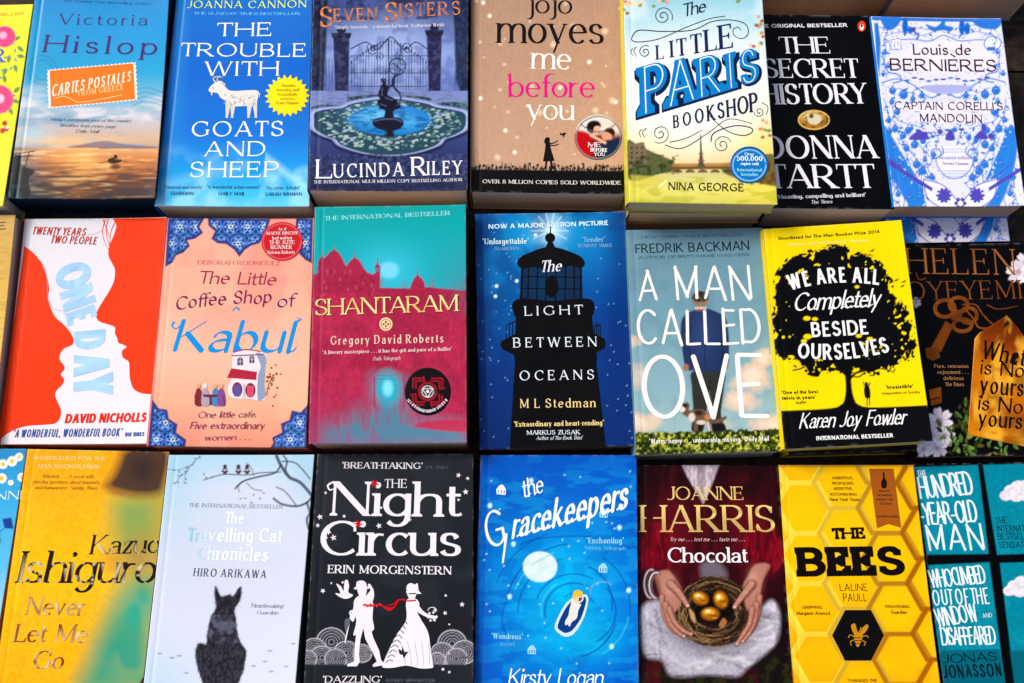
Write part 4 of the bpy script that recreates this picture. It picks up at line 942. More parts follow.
def corelli_art(b):
    v = b.cv; X_, Y_ = v.X, v.Y
    v.mix(np.ones(X_.shape), '#e4e4f4')
    B_, P_ = '#3f7cd6', '#5f4cba'
    # leafy tracery drawn in blue, with the white text clouds kept clear
    R_ = random.Random(9)
    def hill(x0, y0, x1, y1, w): v.line(sm([(x0, y0), ((x0 + x1) / 2 + w, (y0 + y1) / 2), (x1, y1)]), 3, B_, 2)
    v.poly([(22, 50), (420, 60), (420, 70), (24, 62)], B_, 3)
    v.poly([(30, 70), (42, 70), (50, 130), (46, 240), (36, 180)], B_, 5); v.poly([(412, 70), (424, 70), (440, 200), (434, 190), (420, 120)], B_, 5)
    v.poly(sm([(50, 52), (110, 50), (100, 80), (70, 92)], True), B_, 4); v.poly(sm([(330, 60), (410, 62), (400, 90), (350, 86)], True), B_, 4)
    for x, y, h_ in ((124, 80, 26), (296, 84, 24), (312, 88, 18), (140, 92, 10)): v.ball(x, y, 9, h_, '#2a66cc', .3)
    v.poly(sm([(188, 74), (215, 82), (232, 70), (240, 58), (248, 62), (246, 76), (270, 84), (262, 96), (236, 92), (212, 96), (196, 88)], True), B_, 3); v.line([(148, 94), (166, 108), (160, 120)], 5, P_, 3); v.ball(150, 90, 7, 7, P_, .4)
    v.line(sm([(60, 130), (100, 122), (150, 120), (200, 125), (240, 108), (290, 125), (350, 122), (420, 132)]), 3, B_, 2)
    v.poly([(76, 122), (110, 116), (112, 150), (78, 152)], '#f4f0fa', 2); v.line([(78, 122), (110, 117), (112, 150), (78, 152), (78, 122)], 2, B_, 1.6)
    for k in range(3): v.line([(82 + k * 10, 124), (82 + k * 10, 150)], 2, B_, 1.5)
    v.ball(388, 134, 24, 20, '#eef0fa', .1); v.line(ell(388, 134, 25, 21), 3, B_, 2); v.poly([(372, 144), (394, 144), (394, 156), (372, 156)], B_, 2)
    # scrolls
    for sx_ in (1, -1):
        o = lambda p: [((x if sx_ == 1 else 494 - x) + (y - 330) * (.09 if sx_ == 1 else .09) - (0 if sx_ == 1 else 0), y) for x, y in p]
        v.line(sm(o([(70, 160), (80, 215), (110, 226), (120, 245), (95, 252)])), 4, B_, 2)
        v.line(sm(o([(60, 252), (110, 240), (160, 262), (200, 296), (235, 285), (246, 270)])), 3.5, B_, 2)
        v.poly(sm(o([(52, 380), (70, 400), (104, 470), (150, 560), (160, 640), (120, 640), (60, 520), (38, 420)]), True), '#3f86dc', 4)
        for k in range(16): leafy(v, *o([(70 + k * 6 + R_.uniform(-12, 12), 400 + k * 15)])[0], R_.uniform(8, 14), R_.uniform(0, 360), '#dfe4f6')
        v.line(sm(o([(96, 400), (120, 450), (170, 520), (190, 600)])), 2.5, B_, 2)
        v.line(sm(o([(60, 480), (84, 520), (70, 560), (96, 600), (88, 640)])), 2.5, B_, 2)
        v.line(sm(o([(186, 600), (150, 560), (120, 540), (60, 498)])), 3, P_, 2)
    cx0 = lambda y: 247 + (y - 330) * .09
    def vine(p, w=2.4, col=B_):
        P = sm(p, n=6)
        for s_ in (1, -1):
            Q = [(cx0(y) + s_ * (x - cx0(y)), y) for x, y in P]; v.line(Q, w, col, 1.8, .95)
            for i in range(3, len(Q) - 1, 4):
                (x, y), (x2, y2) = Q[i], Q[i + 1]; a = math.degrees(math.atan2(y2 - y, x2 - x)) + (55 if (i // 4) % 2 else -55)
                leafy(v, x, y, R_.uniform(9, 15), a, col)
    vine([(70, 262), (92, 290), (86, 330), (104, 366), (150, 380), (186, 392)]); vine([(60, 300), (74, 350), (110, 396), (120, 440), (156, 470)]); vine([(104, 268), (140, 282), (160, 270), (186, 262)])
    vine([(110, 400), (150, 420), (186, 470), (196, 520), (226, 560)]); vine([(140, 480), (168, 520), (172, 556), (150, 574)]); vine([(200, 430), (180, 452), (206, 486), (190, 510)])
    vine([(62, 440), (80, 480), (72, 520), (96, 560), (86, 600), (110, 626)]); vine([(100, 420), (128, 470), (156, 560), (180, 620)], 2); vine([(226, 560), (214, 590), (232, 620)]); vine([(210, 398), (226, 426), (216, 440)])
    vine([(40, 80), (70, 96), (60, 120), (66, 150), (60, 200), (70, 240)], 2.2); vine([(64, 110), (110, 98), (170, 108), (214, 96)], 2); vine([(66, 72), (120, 78), (180, 88), (236, 92)], 2)
    for x, y, r in ((88, 276, 12), (120, 288, 13), (84, 310, 8), (100, 340, 11), (136, 396, 12), (120, 412, 9), (96, 392, 11), (150, 440, 11), (176, 428, 9), (130, 452, 10), (110, 500, 12), (160, 500, 12), (184, 486, 8), (178, 520, 12), (122, 540, 10), (206, 540, 10), (170, 575, 10), (200, 600, 9), (92, 450, 9), (76, 400, 9), (214, 470, 7), (140, 600, 8), (102, 590, 9), (150, 300, 8), (176, 290, 9), (72, 366, 8), (84, 540, 9), (60, 160, 7), (74, 200, 8), (56, 226, 7)):
        for s_ in (1, -1):
            X2 = cx0(y) + s_ * (x - cx0(y)) + R_.uniform(-3, 3); sc_ = R_.uniform(.85, 1.1)
            v.ball(X2, y, r * sc_, r * sc_ * 1.05, B_, .2); v.line(ell(X2, y, r * .55, r * .5, 200, 300, 6), 1.6, '#a8c4f0', 1.6, .8); v.poly([(X2 - 2, y - r), (X2 + 2, y - r), (X2 + 4, y - r - 6), (X2, y - r - 3), (X2 - 5, y - r - 6)], P_, 1.6)
    for k in range(46):
        x, y = R_.uniform(60, 240), R_.uniform(262, 622); a = R_.uniform(0, 360); r = R_.uniform(7, 13)
        for s_ in (1, -1):
            X2 = cx0(y) + s_ * (x - 247); v.line(spiral(X2, y, 1.5, r, a if s_ == 1 else 180 - a, 1.1, 12, s_), 2, B_, 1.6, .85)
            leafy(v, X2 + r * math.cos(rad(a)) * s_, y + r * math.sin(rad(a)), 11, (a + 60) if s_ == 1 else (120 - a), B_)
    for k in range(300):
        x, y = R_.uniform(34, 236), R_.uniform(70, 630)
        for s_ in (1, -1):
            X2 = cx0(y) + s_ * (x - 247); v.ball(X2, y, 2.2, 2.2, B_, .6, .8) if False else v.line([(X2, y), (X2 + 3, y + 2)], 2.4, B_, 1.6, .8)
    for k in range(12):
        x = 130 + k * 22; v.ball(x, R_.uniform(236, 252), 9, 3, P_ if k % 3 else B_, .5); v.ball(x + 12, R_.uniform(386, 420), 8, R_.uniform(4, 12), R_.choice((P_, B_)), .4)
    v.poly(sm([(180, 262), (250, 258), (320, 262), (300, 280), (250, 286), (200, 280)], True), '#b4b6e6', 4)
    v.poly(sm([(136, 420), (170, 396), (200, 420), (190, 424), (150, 426)], True), P_, 3); v.poly(sm([(246, 424), (262, 392), (276, 424)], True), P_, 3); v.poly(sm([(336, 420), (356, 396), (376, 422)], True), P_, 3)
    # vase
    v.poly(sm([(236, 446), (312, 446), (308, 466), (330, 486), (318, 520), (290, 540), (256, 540), (232, 520), (218, 486), (240, 466)], True), '#eceafa', 3)
    v.line(sm([(236, 446), (240, 466), (218, 486), (232, 520), (256, 540), (290, 540), (318, 520), (330, 486), (308, 466), (312, 446)]), 3, B_, 2)
    for x in (218, 330): v.line(ell(x, 466, 15, 14), 3.5, B_, 2)
    for y in (520, 528, 536): v.line([(238, y), (314, y)], 2, B_, 2, .8)
    for y in (454, 462): v.line([(240, y), (310, y)], 2, B_, 2, .7)
    # mandolins
    for sx_, cx in ((1, 242), (-1, 342)):
        v.poly(sm([(cx - sx_ * 62, 545), (cx, 565), (cx + sx_ * 46, 618), (cx - sx_ * 10, 632), (cx - sx_ * 50, 600)], True), '#f2f0fa', 3)
        v.line(sm([(cx - sx_ * 62, 545), (cx, 565), (cx + sx_ * 46, 618)]), 3, P_, 2); v.line(sm([(cx - sx_ * 62, 545), (cx - sx_ * 50, 600), (cx - sx_ * 10, 632)]), 3, P_, 2)
        v.line([(cx - sx_ * 165, 495), (cx - sx_ * 30, 580)], 11, P_, 3); v.ball(cx, 594, 19, 19, P_, .15); v.ball(cx - sx_ * 24, 580, 12, 15, '#e8e6f8', .2)
        for k in range(10): v.ball(cx + 20 * math.cos(k * .628), 594 + 20 * math.sin(k * .628), 4, 4, P_, .4)
        for k in range(4): v.ball(cx - sx_ * (165 - k * 9), 488 + k * 6, 4, 9, P_, .4)
    v.ball(292, 618, 8, 8, '#fff', .4)
    for k in range(6): v.ball(292 + 13 * math.cos(k * 1.047), 618 + 13 * math.sin(k * 1.047), 6, 6, P_, .4)
    # title clouds
    for cx, cy, rx, ry in ((240, 184, 166, 36), (234, 152, 100, 26), (256, 326, 162, 15), (262, 360, 100, 14)): v.ball(cx, cy, rx, ry, '#efe9f6', .1)

def corelli():
    b = Book('corelli', 'paperback_book', 'white paperback with blue and violet mandolin tracery, upper copy of its pile', base='#e9e4f4', spine='#2f7fe0', edge='#f2d6cc', group='paperback novels')
    corelli_art(b); D_ = '#4a1f2c'; 
    PN = dict(ST['pen'], tk=.16, tn=.075)
    b.text('Louis de', 148, 166, 324, 168, 34, PN, D_, AU); b.text('BERNIERES', 78, 214, 402, 219, 38, PN, D_, AU); b.stroke([(262, 164), (276, 174)], 4, D_, AU)
    b.text("CAPTAIN CORELLI'S", 92, 332, 420, 336, 25, PN, D_, TT); b.text('MANDOLIN', 168, 370, 358, 373, 26, PN, D_, TT)
    b.text("'Absolutely brilliant'", 224, 484, 326, 484, 10, 'serif', '#8a80b8'); b.text('Jeremy Paxman', 238, 500, 316, 502, 9, 'serif', '#6a60a0')
    b.finish()
    d = Book('corelli2', 'paperback_book', 'lower copy of the blue mandolin tracery paperback, sticking out of its pile', base='#e9e4f4', spine='#2f7fe0', edge='#443a36', group='paperback novels')  # dark page tint: shadow under the upper copy put into the colour
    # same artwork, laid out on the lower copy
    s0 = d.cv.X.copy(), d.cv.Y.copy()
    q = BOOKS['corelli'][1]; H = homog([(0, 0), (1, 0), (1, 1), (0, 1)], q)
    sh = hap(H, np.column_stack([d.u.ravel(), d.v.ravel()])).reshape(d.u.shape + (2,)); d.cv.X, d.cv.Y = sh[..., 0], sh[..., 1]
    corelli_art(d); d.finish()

def top_books():
    for k, (key, lab, col) in enumerate((('top_a', 'thick book above the black serif-lettered paperback, showing only its shadowed page ends', '#8a4a3a'),
                                     ('top_b', 'thick book above the mandolin paperback, showing only its pale page ends', '#6a7a9a'))):
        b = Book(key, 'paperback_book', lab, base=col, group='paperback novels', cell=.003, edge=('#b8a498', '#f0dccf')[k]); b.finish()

# ================================================================== the middle row
def tan():
    b = Book('tan', 'paperback_book', 'tan paperback with one dark letter E in view, left end of the middle row', base='#d9b25e', spine='#b08c48', group='paperback novels')
    v = b.cv; v.grad((0, 0), (0, 600), [(0, '#c8a45c'), (.5, '#e2c068'), (1, '#e4c878')]); v.mix(np.clip((v.n(10, 2, 3, ax=.3, ay=2) - .5) * 2, 0, .3), '#b8924a')
    b.text('THE', -70, 72, 18, 68, 22, 'sans', '#4a3a22', TT); b.finish()

def oneday():
    b = Book('oneday', 'paperback_book', 'orange and white paperback with two facing profiles', base='#ece8ec', spine='#f0501c', edge='#fff4ea', group='paperback novels', mat=M_MATT)
    v = b.cv; v.mix(np.clip((v.n(120, 2) - .4), 0, .3), '#dcdbe6')
    O_ = '#f04c10'
    # left profile
    L_ = [(66, 112)] + sm([(72, 116), (90, 130), (112, 156), (122, 180), (130, 205), (134, 232), (130, 252), (138, 280), (150, 305), (172, 325), (190, 345), (201, 368), (196, 382), (178, 390), (166, 402), (162, 420), (174, 438), (176, 448), (166, 462), (175, 476), (170, 490), (156, 504), (150, 518), (158, 540), (166, 560), (164, 580), (150, 596), (120, 600), (70, 604), (30, 618), (0, 640)], n=5) + [(-6, 640)]
    b.shape(L_, O_, 'woman_profile')
    R_ = sm([(308, 37), (318, 55), (312, 80), (300, 108), (296, 135), (304, 155), (314, 175), (312, 205), (300, 232), (284, 258), (266, 288), (262, 304), (272, 318), (296, 326), (314, 334), (314, 350), (320, 362), (324, 376), (338, 382), (346, 388), (334, 398), (336, 416), (352, 428), (354, 450), (356, 476), (366, 502), (388, 514), (415, 517)], n=5) + [(458, 37)]
    b.shape(R_, O_, 'man_profile')
    for p in (sm([(288, 40), (280, 70), (286, 100), (300, 128)]), sm([(296, 38), (290, 66), (294, 96), (302, 122)]), sm([(318, 40), (304, 70), (300, 100), (298, 130)]), sm([(282, 40), (290, 62), (300, 90)])): b.stroke(p, 2.6, O_, 'man_profile', 1)
    b.stroke(sm([(118, 160), (128, 200), (130, 240), (142, 280), (176, 292), (200, 318)]), 1.6, '#d8a8a8', 'woman_profile', 1)
    b.stroke(sm([(238, 80), (262, 78), (286, 66)]), 1.2, '#c8b0b0', 'man_profile', 1)
    fo = lambda x, y: c('#a4c8ee') * (.6 + .8 * fbm(np.array([x / 14]), np.array([y / 14]), 3)[0]) + .06
    S5 = dict(ST['heavy'], tk=.25, tn=.2, sp=.05)
    b.text('ONE', 144, 176, 186, 334, 92, S5, fo, TT, h1=74)
    b.text('DAY', 202, 346, 200, 514, 84, S5, fo, TT, h1=114)
    b.text('TWENTY YEARS', 87, 80, 232, 84, 22, dict(ST['sans'], sl=.15), '#c2402e', SM); b.text('TWO PEOPLE', 137, 104, 262, 108, 22, dict(ST['sans'], sl=.15), '#c2402e', SM)
    b.text('DAVID NICHOLLS', 176, 596, 400, 592, 26, dict(ST['heavy'], sl=.12, sp=.07), '#e03a1e', AU)
    S6 = dict(ST['sans'], sl=.15, tk=.14, tn=.11)
    b.text("'A WONDERFUL, WONDERFUL BOOK'", 34, 635, 332, 631, 22, S6, '#3c5aa8', SM); b.text('THE TIMES', 342, 632, 396, 631, 11, 'heavy', '#3c5aa8', SM)
    b.finish()

def tile_motif(cv, x, y, r, s_=1.0):
    cv.poly(sm([(x + r * math.cos(rad(45 * k + 22)) * (1 if k % 2 else .72), y + r * math.sin(rad(45 * k + 22)) * (1 if k % 2 else .72)) for k in range(8)], True, 4), '#27388f', 4)
def kabul():
    b = Book('kabul', 'paperback_book', 'peach paperback with blue tile-pattern corners and a little cafe drawing', base='#f2a988', spine='#c8404a', group='paperback novels')
    v = b.cv; X_, Y_ = v.X, v.Y
    v.grad((80, 40), (60, 660), [(0, '#f0a294'), (.3, '#f4aa98'), (.6, '#f7c4ac'), (.8, '#f6b79c'), (1, '#f09a86')])
    v.mix(np.clip((v.n(110, 2) - .5) * 2, 0, .4), '#f8cdb0')
    v.line([(72, 60), (24, 655)], 5, '#c8505a', 3, .7)
    v.line([(80, 34), (474, 38)], 5, '#b02a5a', 3, .8)
    regions = [ # ornamental corners: outline polygons
        [(78, 36), (176, 36), (162, 60), (172, 76), (150, 92), (128, 96), (136, 112), (118, 130), (98, 138), (90, 156), (70, 168)],
        [(186, 36), (356, 38), (344, 76), (326, 104), (304, 110), (286, 122), (272, 141), (258, 122), (236, 106), (212, 104), (196, 92), (206, 72), (188, 56)],
        [(428, 38), (474, 38), (470, 160), (452, 150), (436, 134), (440, 110), (424, 90)],
        [(34, 532), (50, 556), (74, 560), (78, 584), (102, 600), (98, 622), (126, 642), (122, 664), (22, 664)],
        [(462, 544), (440, 568), (416, 562), (410, 588), (386, 598), (390, 622), (362, 636), (366, 650), (354, 668), (456, 668)]]
    for i, rg in enumerate(regions):
        v.poly(rg, '#2c3a94', 4)
        m = v.sd(rg)
        ins = np.clip(.5 - (m + 7) / 3, 0, 1)
        cell = 46.0; ph = (23, 10) if i < 3 else (20, 26)
        gx = (X_ + (Y_ * .08) + ph[0]) / cell; gy = (Y_ + ph[1]) / cell; gx = gx + .5 * (np.floor(gy) % 2)
        fx = gx - np.floor(gx) - .5; fy = gy - np.floor(gy) - .5; r = np.hypot(fx, fy); a = np.arctan2(fy, fx)
        pet = r - (.26 + .09 * np.cos(6 * a))
        v.mix(ins * (np.abs(pet) < .055), '#8fb4ec'); v.mix(ins * (r < .14) * .95, '#d8e6f4'); v.mix(ins * (r < .07), '#2f6a50')
        v.mix(ins * (np.abs(r - .45) < .04) * .9, '#5f86dc'); v.mix(ins * (np.abs(np.abs(fx) - np.abs(fy)) < .035) * (r > .4) * .9, '#3b9a8c')
        v.mix(np.clip(1 - np.abs(m + 1) / 3, 0, 1) * .8, '#191f64')
    b.text('DEBORAH RODRIGUEZ', 158, 162, 382, 165, 12, 'serif', '#b05a5a', AU)
    Kt = dict(ST['brush'], nib=40, sl=.14, tk=.165, tn=.04)
    b.text('The Little', 160, 216, 370, 220, 34, Kt, '#a63a58', TT, jit=3)
    b.text('Coffee Shop', 97, 286, 358, 268, 36, Kt, '#8a2f62', TT, arc=4, jit=2); b.text('of', 374, 280, 420, 276, 34, Kt, '#6a2f78', TT)
    Kb = dict(Kt, tk=.175, tn=.035, sl=.2, nib=38)
    b.text('Kabul', 88, 396, 412, 402, 84, Kb, '#1c96de', TT, jit=2)
    for p_, w_ in ((sm([(94, 318), (88, 330), (98, 338), (110, 330)]), 6), (sm([(404, 402), (420, 398), (428, 386)]), 6), (sm([(272, 286), (262, 280), (252, 290)]), 6), (sm([(430, 318), (440, 312), (428, 308)]), 5)):
        b.stroke(p_, w_, '#1c96de', TT, 2)
    # cafe
    I_ = 'cafe_drawing'
    b.shape(sm([(258, 402), (290, 396), (326, 400), (346, 412), (344, 440), (340, 480), (344, 520), (336, 534), (300, 530), (250, 526), (240, 500), (252, 470), (252, 430)], True), '#e8e2e6', I_)
    b.shape(sm([(318, 404), (344, 414), (342, 450), (340, 490), (344, 520), (334, 532), (322, 530), (322, 470), (330, 440)], True), '#98a4c0', I_)
    b.shape([(250, 446), (320, 456), (318, 478), (238, 472)], '#b8324a', I_)
    for x, y, w, h_ in ((274, 430, 8, 14), (306, 424, 7, 13)):
        b.shape(ell(x, y - 6, w, w, 180, 360, 10) + [(x + w, y + 8), (x - w, y + 8)], '#8a5a6c', I_); b.shape(ell(x, y - 5, w - 2.5, w - 2.5, 180, 360, 10) + [(x + w - 2.5, y + 6), (x - w + 2.5, y + 6)], '#46588c', I_)
        b.stroke([(x, y - 12), (x, y + 7)], 1.4, '#e8e2e6', I_); b.stroke([(x - w + 2, y - 3), (x + w - 2, y - 3)], 1.4, '#e8e2e6', I_)
    for x, y in ((266, 504), (302, 506)):
        b.shape(ell(x, y, 14, 20), '#8a3a58', I_); b.shape([(x - 9, y - 12), (x + 9, y - 12), (x + 9, y + 18), (x - 9, y + 18)], '#d85a70' if x > 280 else '#6a5aa0', I_)
    b.shape([(282, 488), (288, 488), (288, 528), (282, 528)], '#cfc0cc', I_); b.stroke([(250, 412), (340, 408)], 3, '#a0647c', I_); b.stroke(sm([(256, 402), (290, 395), (330, 400)]), 3, '#b03a50', I_)
    R_ = random.Random(8)
    for k in range(26): b.shape(ell(R_.gauss(362, 12), R_.gauss(474, 20), 2.6), R_.choice(('#a04a3a', '#7a8a4a', '#c8786a')), I_)
    b.stroke(sm([(346, 520), (352, 490), (364, 468)]), 1.6, '#8a5a4a', I_)
    for x, col_, s_ in ((160, '#8a3a3a', 1), (178, '#b8a8b8', 1), (206, '#5a8ac0', 1), (222, '#8a5a9a', 1)):
        b.shape(sm([(x - 9, 546), (x - 8, 512), (x, 500), (x + 9, 512), (x + 11, 546)], True), col_, I_); b.shape(ell(x, 494, 6, 7), '#e0b090' if x != 178 else '#e8dfe4', I_)
    b.shape([(172, 518), (214, 518), (212, 524), (196, 526), (198, 546), (190, 546), (191, 526), (174, 524)], '#6a3a58', I_)
    for x in (150, 156, 228): b.stroke([(x, 520), (x + 3, 548)], 2.2, '#7a3040', I_)
    Kd = dict(ST['brush'], sl=.22)
    b.text('One little cafe.', 158, 582, 316, 580, 17, Kd, '#8a3a6a', SM); b.text('Five extraordinary', 136, 612, 340, 612, 19, Kd, '#8a3a6a', SM); b.text('women . . .', 175, 644, 300, 642, 16, Kd, '#8a3a6a', SM)
    def pt(cv): cv.mix(np.ones(cv.X.shape), '#c8202e'); cv.line(ell(389, 100, 52, 48), 2, '#e8808a', 2)
    b.sticker(389, 100, 57, pt, 'round_sticker', ry=53)
    for t, x0, x1, y, h_ in (('As if', 378, 400, 70, 8), ('MAEVE BINCHY', 346, 432, 82, 9), ('had written', 362, 416, 95, 9), ('THE KITE', 354, 424, 108, 11), ('RUNNER', 358, 416, 121, 11), ('Kristen Roberts', 350, 424, 134, 9)):
        b.text(t, x0, y, x1, y, h_, 'bold', '#f6dfe0', 'round_sticker_lettering')
    b.finish()

def shantaram():
    b = Book('shantaram', 'paperback_book', 'crimson and turquoise paperback with a domed skyline and black round sticker', base='#c0355a', spine='#8f2c4c', edge='#fff0e6', group='paperback novels', curl=.0005)
    v = b.cv; X_, Y_ = v.X, v.Y
    v.grad((0, 0), (0, 240), [(0, '#13a7a6'), (.4, '#16aeb4'), (1, '#1fb2bc')]); v.glow(240, 180, 90, 70, '#55c8e6', .7); v.ball(243, 178, 27, 22, '#8ad8f0', .5, .9)
    v.mix(np.clip((X_ - 330) / 120, 0, 1) * np.clip((Y_ - 60) / 140, 0, 1) * .5, '#5a8ea0')
    sky_ = [(30, 190), (46, 188), (50, 152), (60, 138), (66, 146), (80, 130), (94, 121), (108, 132), (118, 150), (126, 168), (136, 154), (150, 142), (162, 150), (176, 174), (184, 184), (200, 190), (206, 186), (205, 168), (212, 158), (220, 168), (219, 226), (300, 228), (306, 212), (312, 200), (322, 190), (332, 200), (340, 210), (342, 224), (460, 236), (470, 700), (0, 700)]
    v.poly(sky_, '#b03456', 4)
    v.mix(np.clip((v.n(70, 4) - .45) * 2, 0, .35) * (Y_ > 240), '#d8476a'); v.mix(np.clip((v.n(40, 9, 3, ax=2) - .5) * 2, 0, .3) * (Y_ > 200), '#9c2e52')
    for k in range(3): v.poly([(206 + k * 5, 172), (209 + k * 5, 172), (209 + k * 5, 182), (206 + k * 5, 182)], '#2aa0aa', 1.5, .8)
    v.mix(np.clip((X_ - 380) / 70, 0, 1) * np.clip(1 - np.abs(Y_ - 260) / 60, 0, 1) * .7, '#8a5a74')
    # palace detail: windows, string courses, finials and turrets picked out of the red
    R_ = random.Random(21)
    for x, y in ((60, 138), (94, 121), (150, 142), (212, 158), (322, 190)): v.line([(x, y - 12), (x, y + 4)], 2.4, '#a83254', 1.6)
    for x0, x1, y in ((46, 122, 186), (126, 200, 196), (204, 340, 236), (50, 200, 214)): v.line([(x0, y), (x1, y + 2)], 2.2, '#8e2a4a', 2, .6)
    for k in range(46):
        x, y = R_.uniform(44, 200), R_.uniform(172, 245); v.poly([(x, y + 9), (x, y + 2), (x + 2.5, y - 2), (x + 5, y + 2), (x + 5, y + 9)], '#8a2846' if k % 3 else '#cc6a80', 1.6, .55)
    for k in range(10): v.poly(ell(214 + k * 24, 252, 7, 10, 180, 360) + [(221 + k * 24, 262), (207 + k * 24, 262)], '#8e2a4a', 2, .45)
    v.mix((v.sd(sky_) < 0) * np.clip((v.n(6, 41, 3, ax=1, ay=.6) - .5) * 3, 0, .28), '#7c2442')
    # the reflection below
    refl = [(203, 470), (236, 476), (284, 480), (288, 540), (300, 580), (440, 600), (458, 660), (20, 660), (60, 600), (130, 580), (160, 556), (196, 556)]
    v.poly(refl, '#4f8fa8', 64, .9); v.mix(np.clip((v.n(16, 44, 3, ax=2.4, ay=.35) - .5) * 4, 0, .5) * np.clip((Y_ - 440) / 80, 0, 1) * np.clip((Y_ < 600) * 1., 0, 1), '#b0406a'); v.ball(240, 500, 34, 44, '#2cb4cc', .8, .9); v.ball(240, 500, 14, 22, '#8ce0ee', .7)
    v.mix(np.clip((v.n(26, 15, 3, ax=2.2, ay=.5) - .5) * 4, 0, .55) * np.clip((Y_ - 500) / 60, 0, 1) * (X_ < 230), '#a8486a')
    v.mix(np.clip((Y_ - 600) / 60, 0, 1) * .35 * (X_ > 60), '#5a8ab0'); v.mix(np.clip(1 - X_ / 130, 0, 1) * np.clip((Y_ - 480) / 100, 0, 1) * .7, '#a84068')
    v.poly(sm([(310, 604), (340, 592), (400, 588), (452, 590), (454, 618), (400, 618), (350, 612)], True), '#c03a5a', 5, .9)
    for y, x0, x1 in ((466, 206, 280), (450, 226, 250), (476, 214, 270)): v.line([(x0, y), (x1, y)], 3, '#3f98a4', 2, .8)
    for x in (204, 285): v.line([(x, 470), (x, 552)], 5, '#a63a62', 3, .8)
    b.text('THE INTERNATIONAL BESTSELLER', 68, 42, 412, 28, 12, 'bold', '#a8e8e8', SM)
    S7 = dict(ST['serif'], tk=.13, tn=.06, sp=.03)
    gold = lambda x, y: c('#f5e3a6') if (x + y) % 37 < 24 else c('#e0bd74')
    b.text('SHANTARAM', 43, 304, 434, 292, 46, S7, '#7a2038', TT, ); b.text('SHANTARAM', 41, 302, 432, 290, 46, S7, gold, TT)
    b.shape(ell(235, 326, 18, 18), '#f3e2b0'); b.stroke(ell(235, 326, 13, 13) + [(248, 326)], 2, '#c23a5c')
    for k in range(4): b.shape(ell(235 + 6 * math.cos(k * 1.571), 326 + 6 * math.sin(k * 1.571), 3.4), '#c23a5c')
    b.text('Gregory David Roberts', 84, 382, 392, 376, 24, 'roman', '#ecd5c0', AU)
    b.text("'A literary masterpiece . . . it has the grit and pace of a thriller'", 62, 408, 414, 398, 10, 'bold', '#ecd5d0', SM); b.text('Daily Telegraph', 200, 425, 274, 423, 10, 'italic', '#ecd5d0', SM)
    def pt(cv):
        cv.mix(np.ones(cv.X.shape), '#15121a'); Rr = '#c8283c'
        for r, w in ((24, 3), (16, 2.5)): cv.line(ell(349, 510, r, r), w, '#e8d8d8' if r == 16 else Rr, 2)
        cv.line([(335, 502), (363, 502), (349, 526), (335, 502)], 2.5, '#f0e4e4', 1.6); cv.ball(349, 510, 4, 4, '#fff', .4)
        for s_ in (32, 40):
            P_ = [(349 - s_, 510 - s_ * .9), (349 + s_, 510 - s_ * .9), (349 + s_, 510 + s_ * .9), (349 - s_, 510 + s_ * .9)]
            for i in range(4):
                a, d = np.array(P_[i]), np.array(P_[(i + 1) % 4]); cv.line([a, a + (d - a) * .36], 2.6, Rr, 2); cv.line([a + (d - a) * .64, d], 2.6, Rr, 2)
                cv.line([a + (d - a) * .36, a + (d - a) * .36 + (np.array([349, 510]) - (a + d) / 2) * -.14], 2.4, Rr, 2)
    b.sticker(349, 510, 63, pt, 'round_sticker', ry=65)
    b.text('THE MOUNTAIN SHADOW  OUT NOW', 292, 535, 406, 532, 8, 'heavy', '#d8d0d8', 'round_sticker_lettering', arc=-34)
    b.finish()

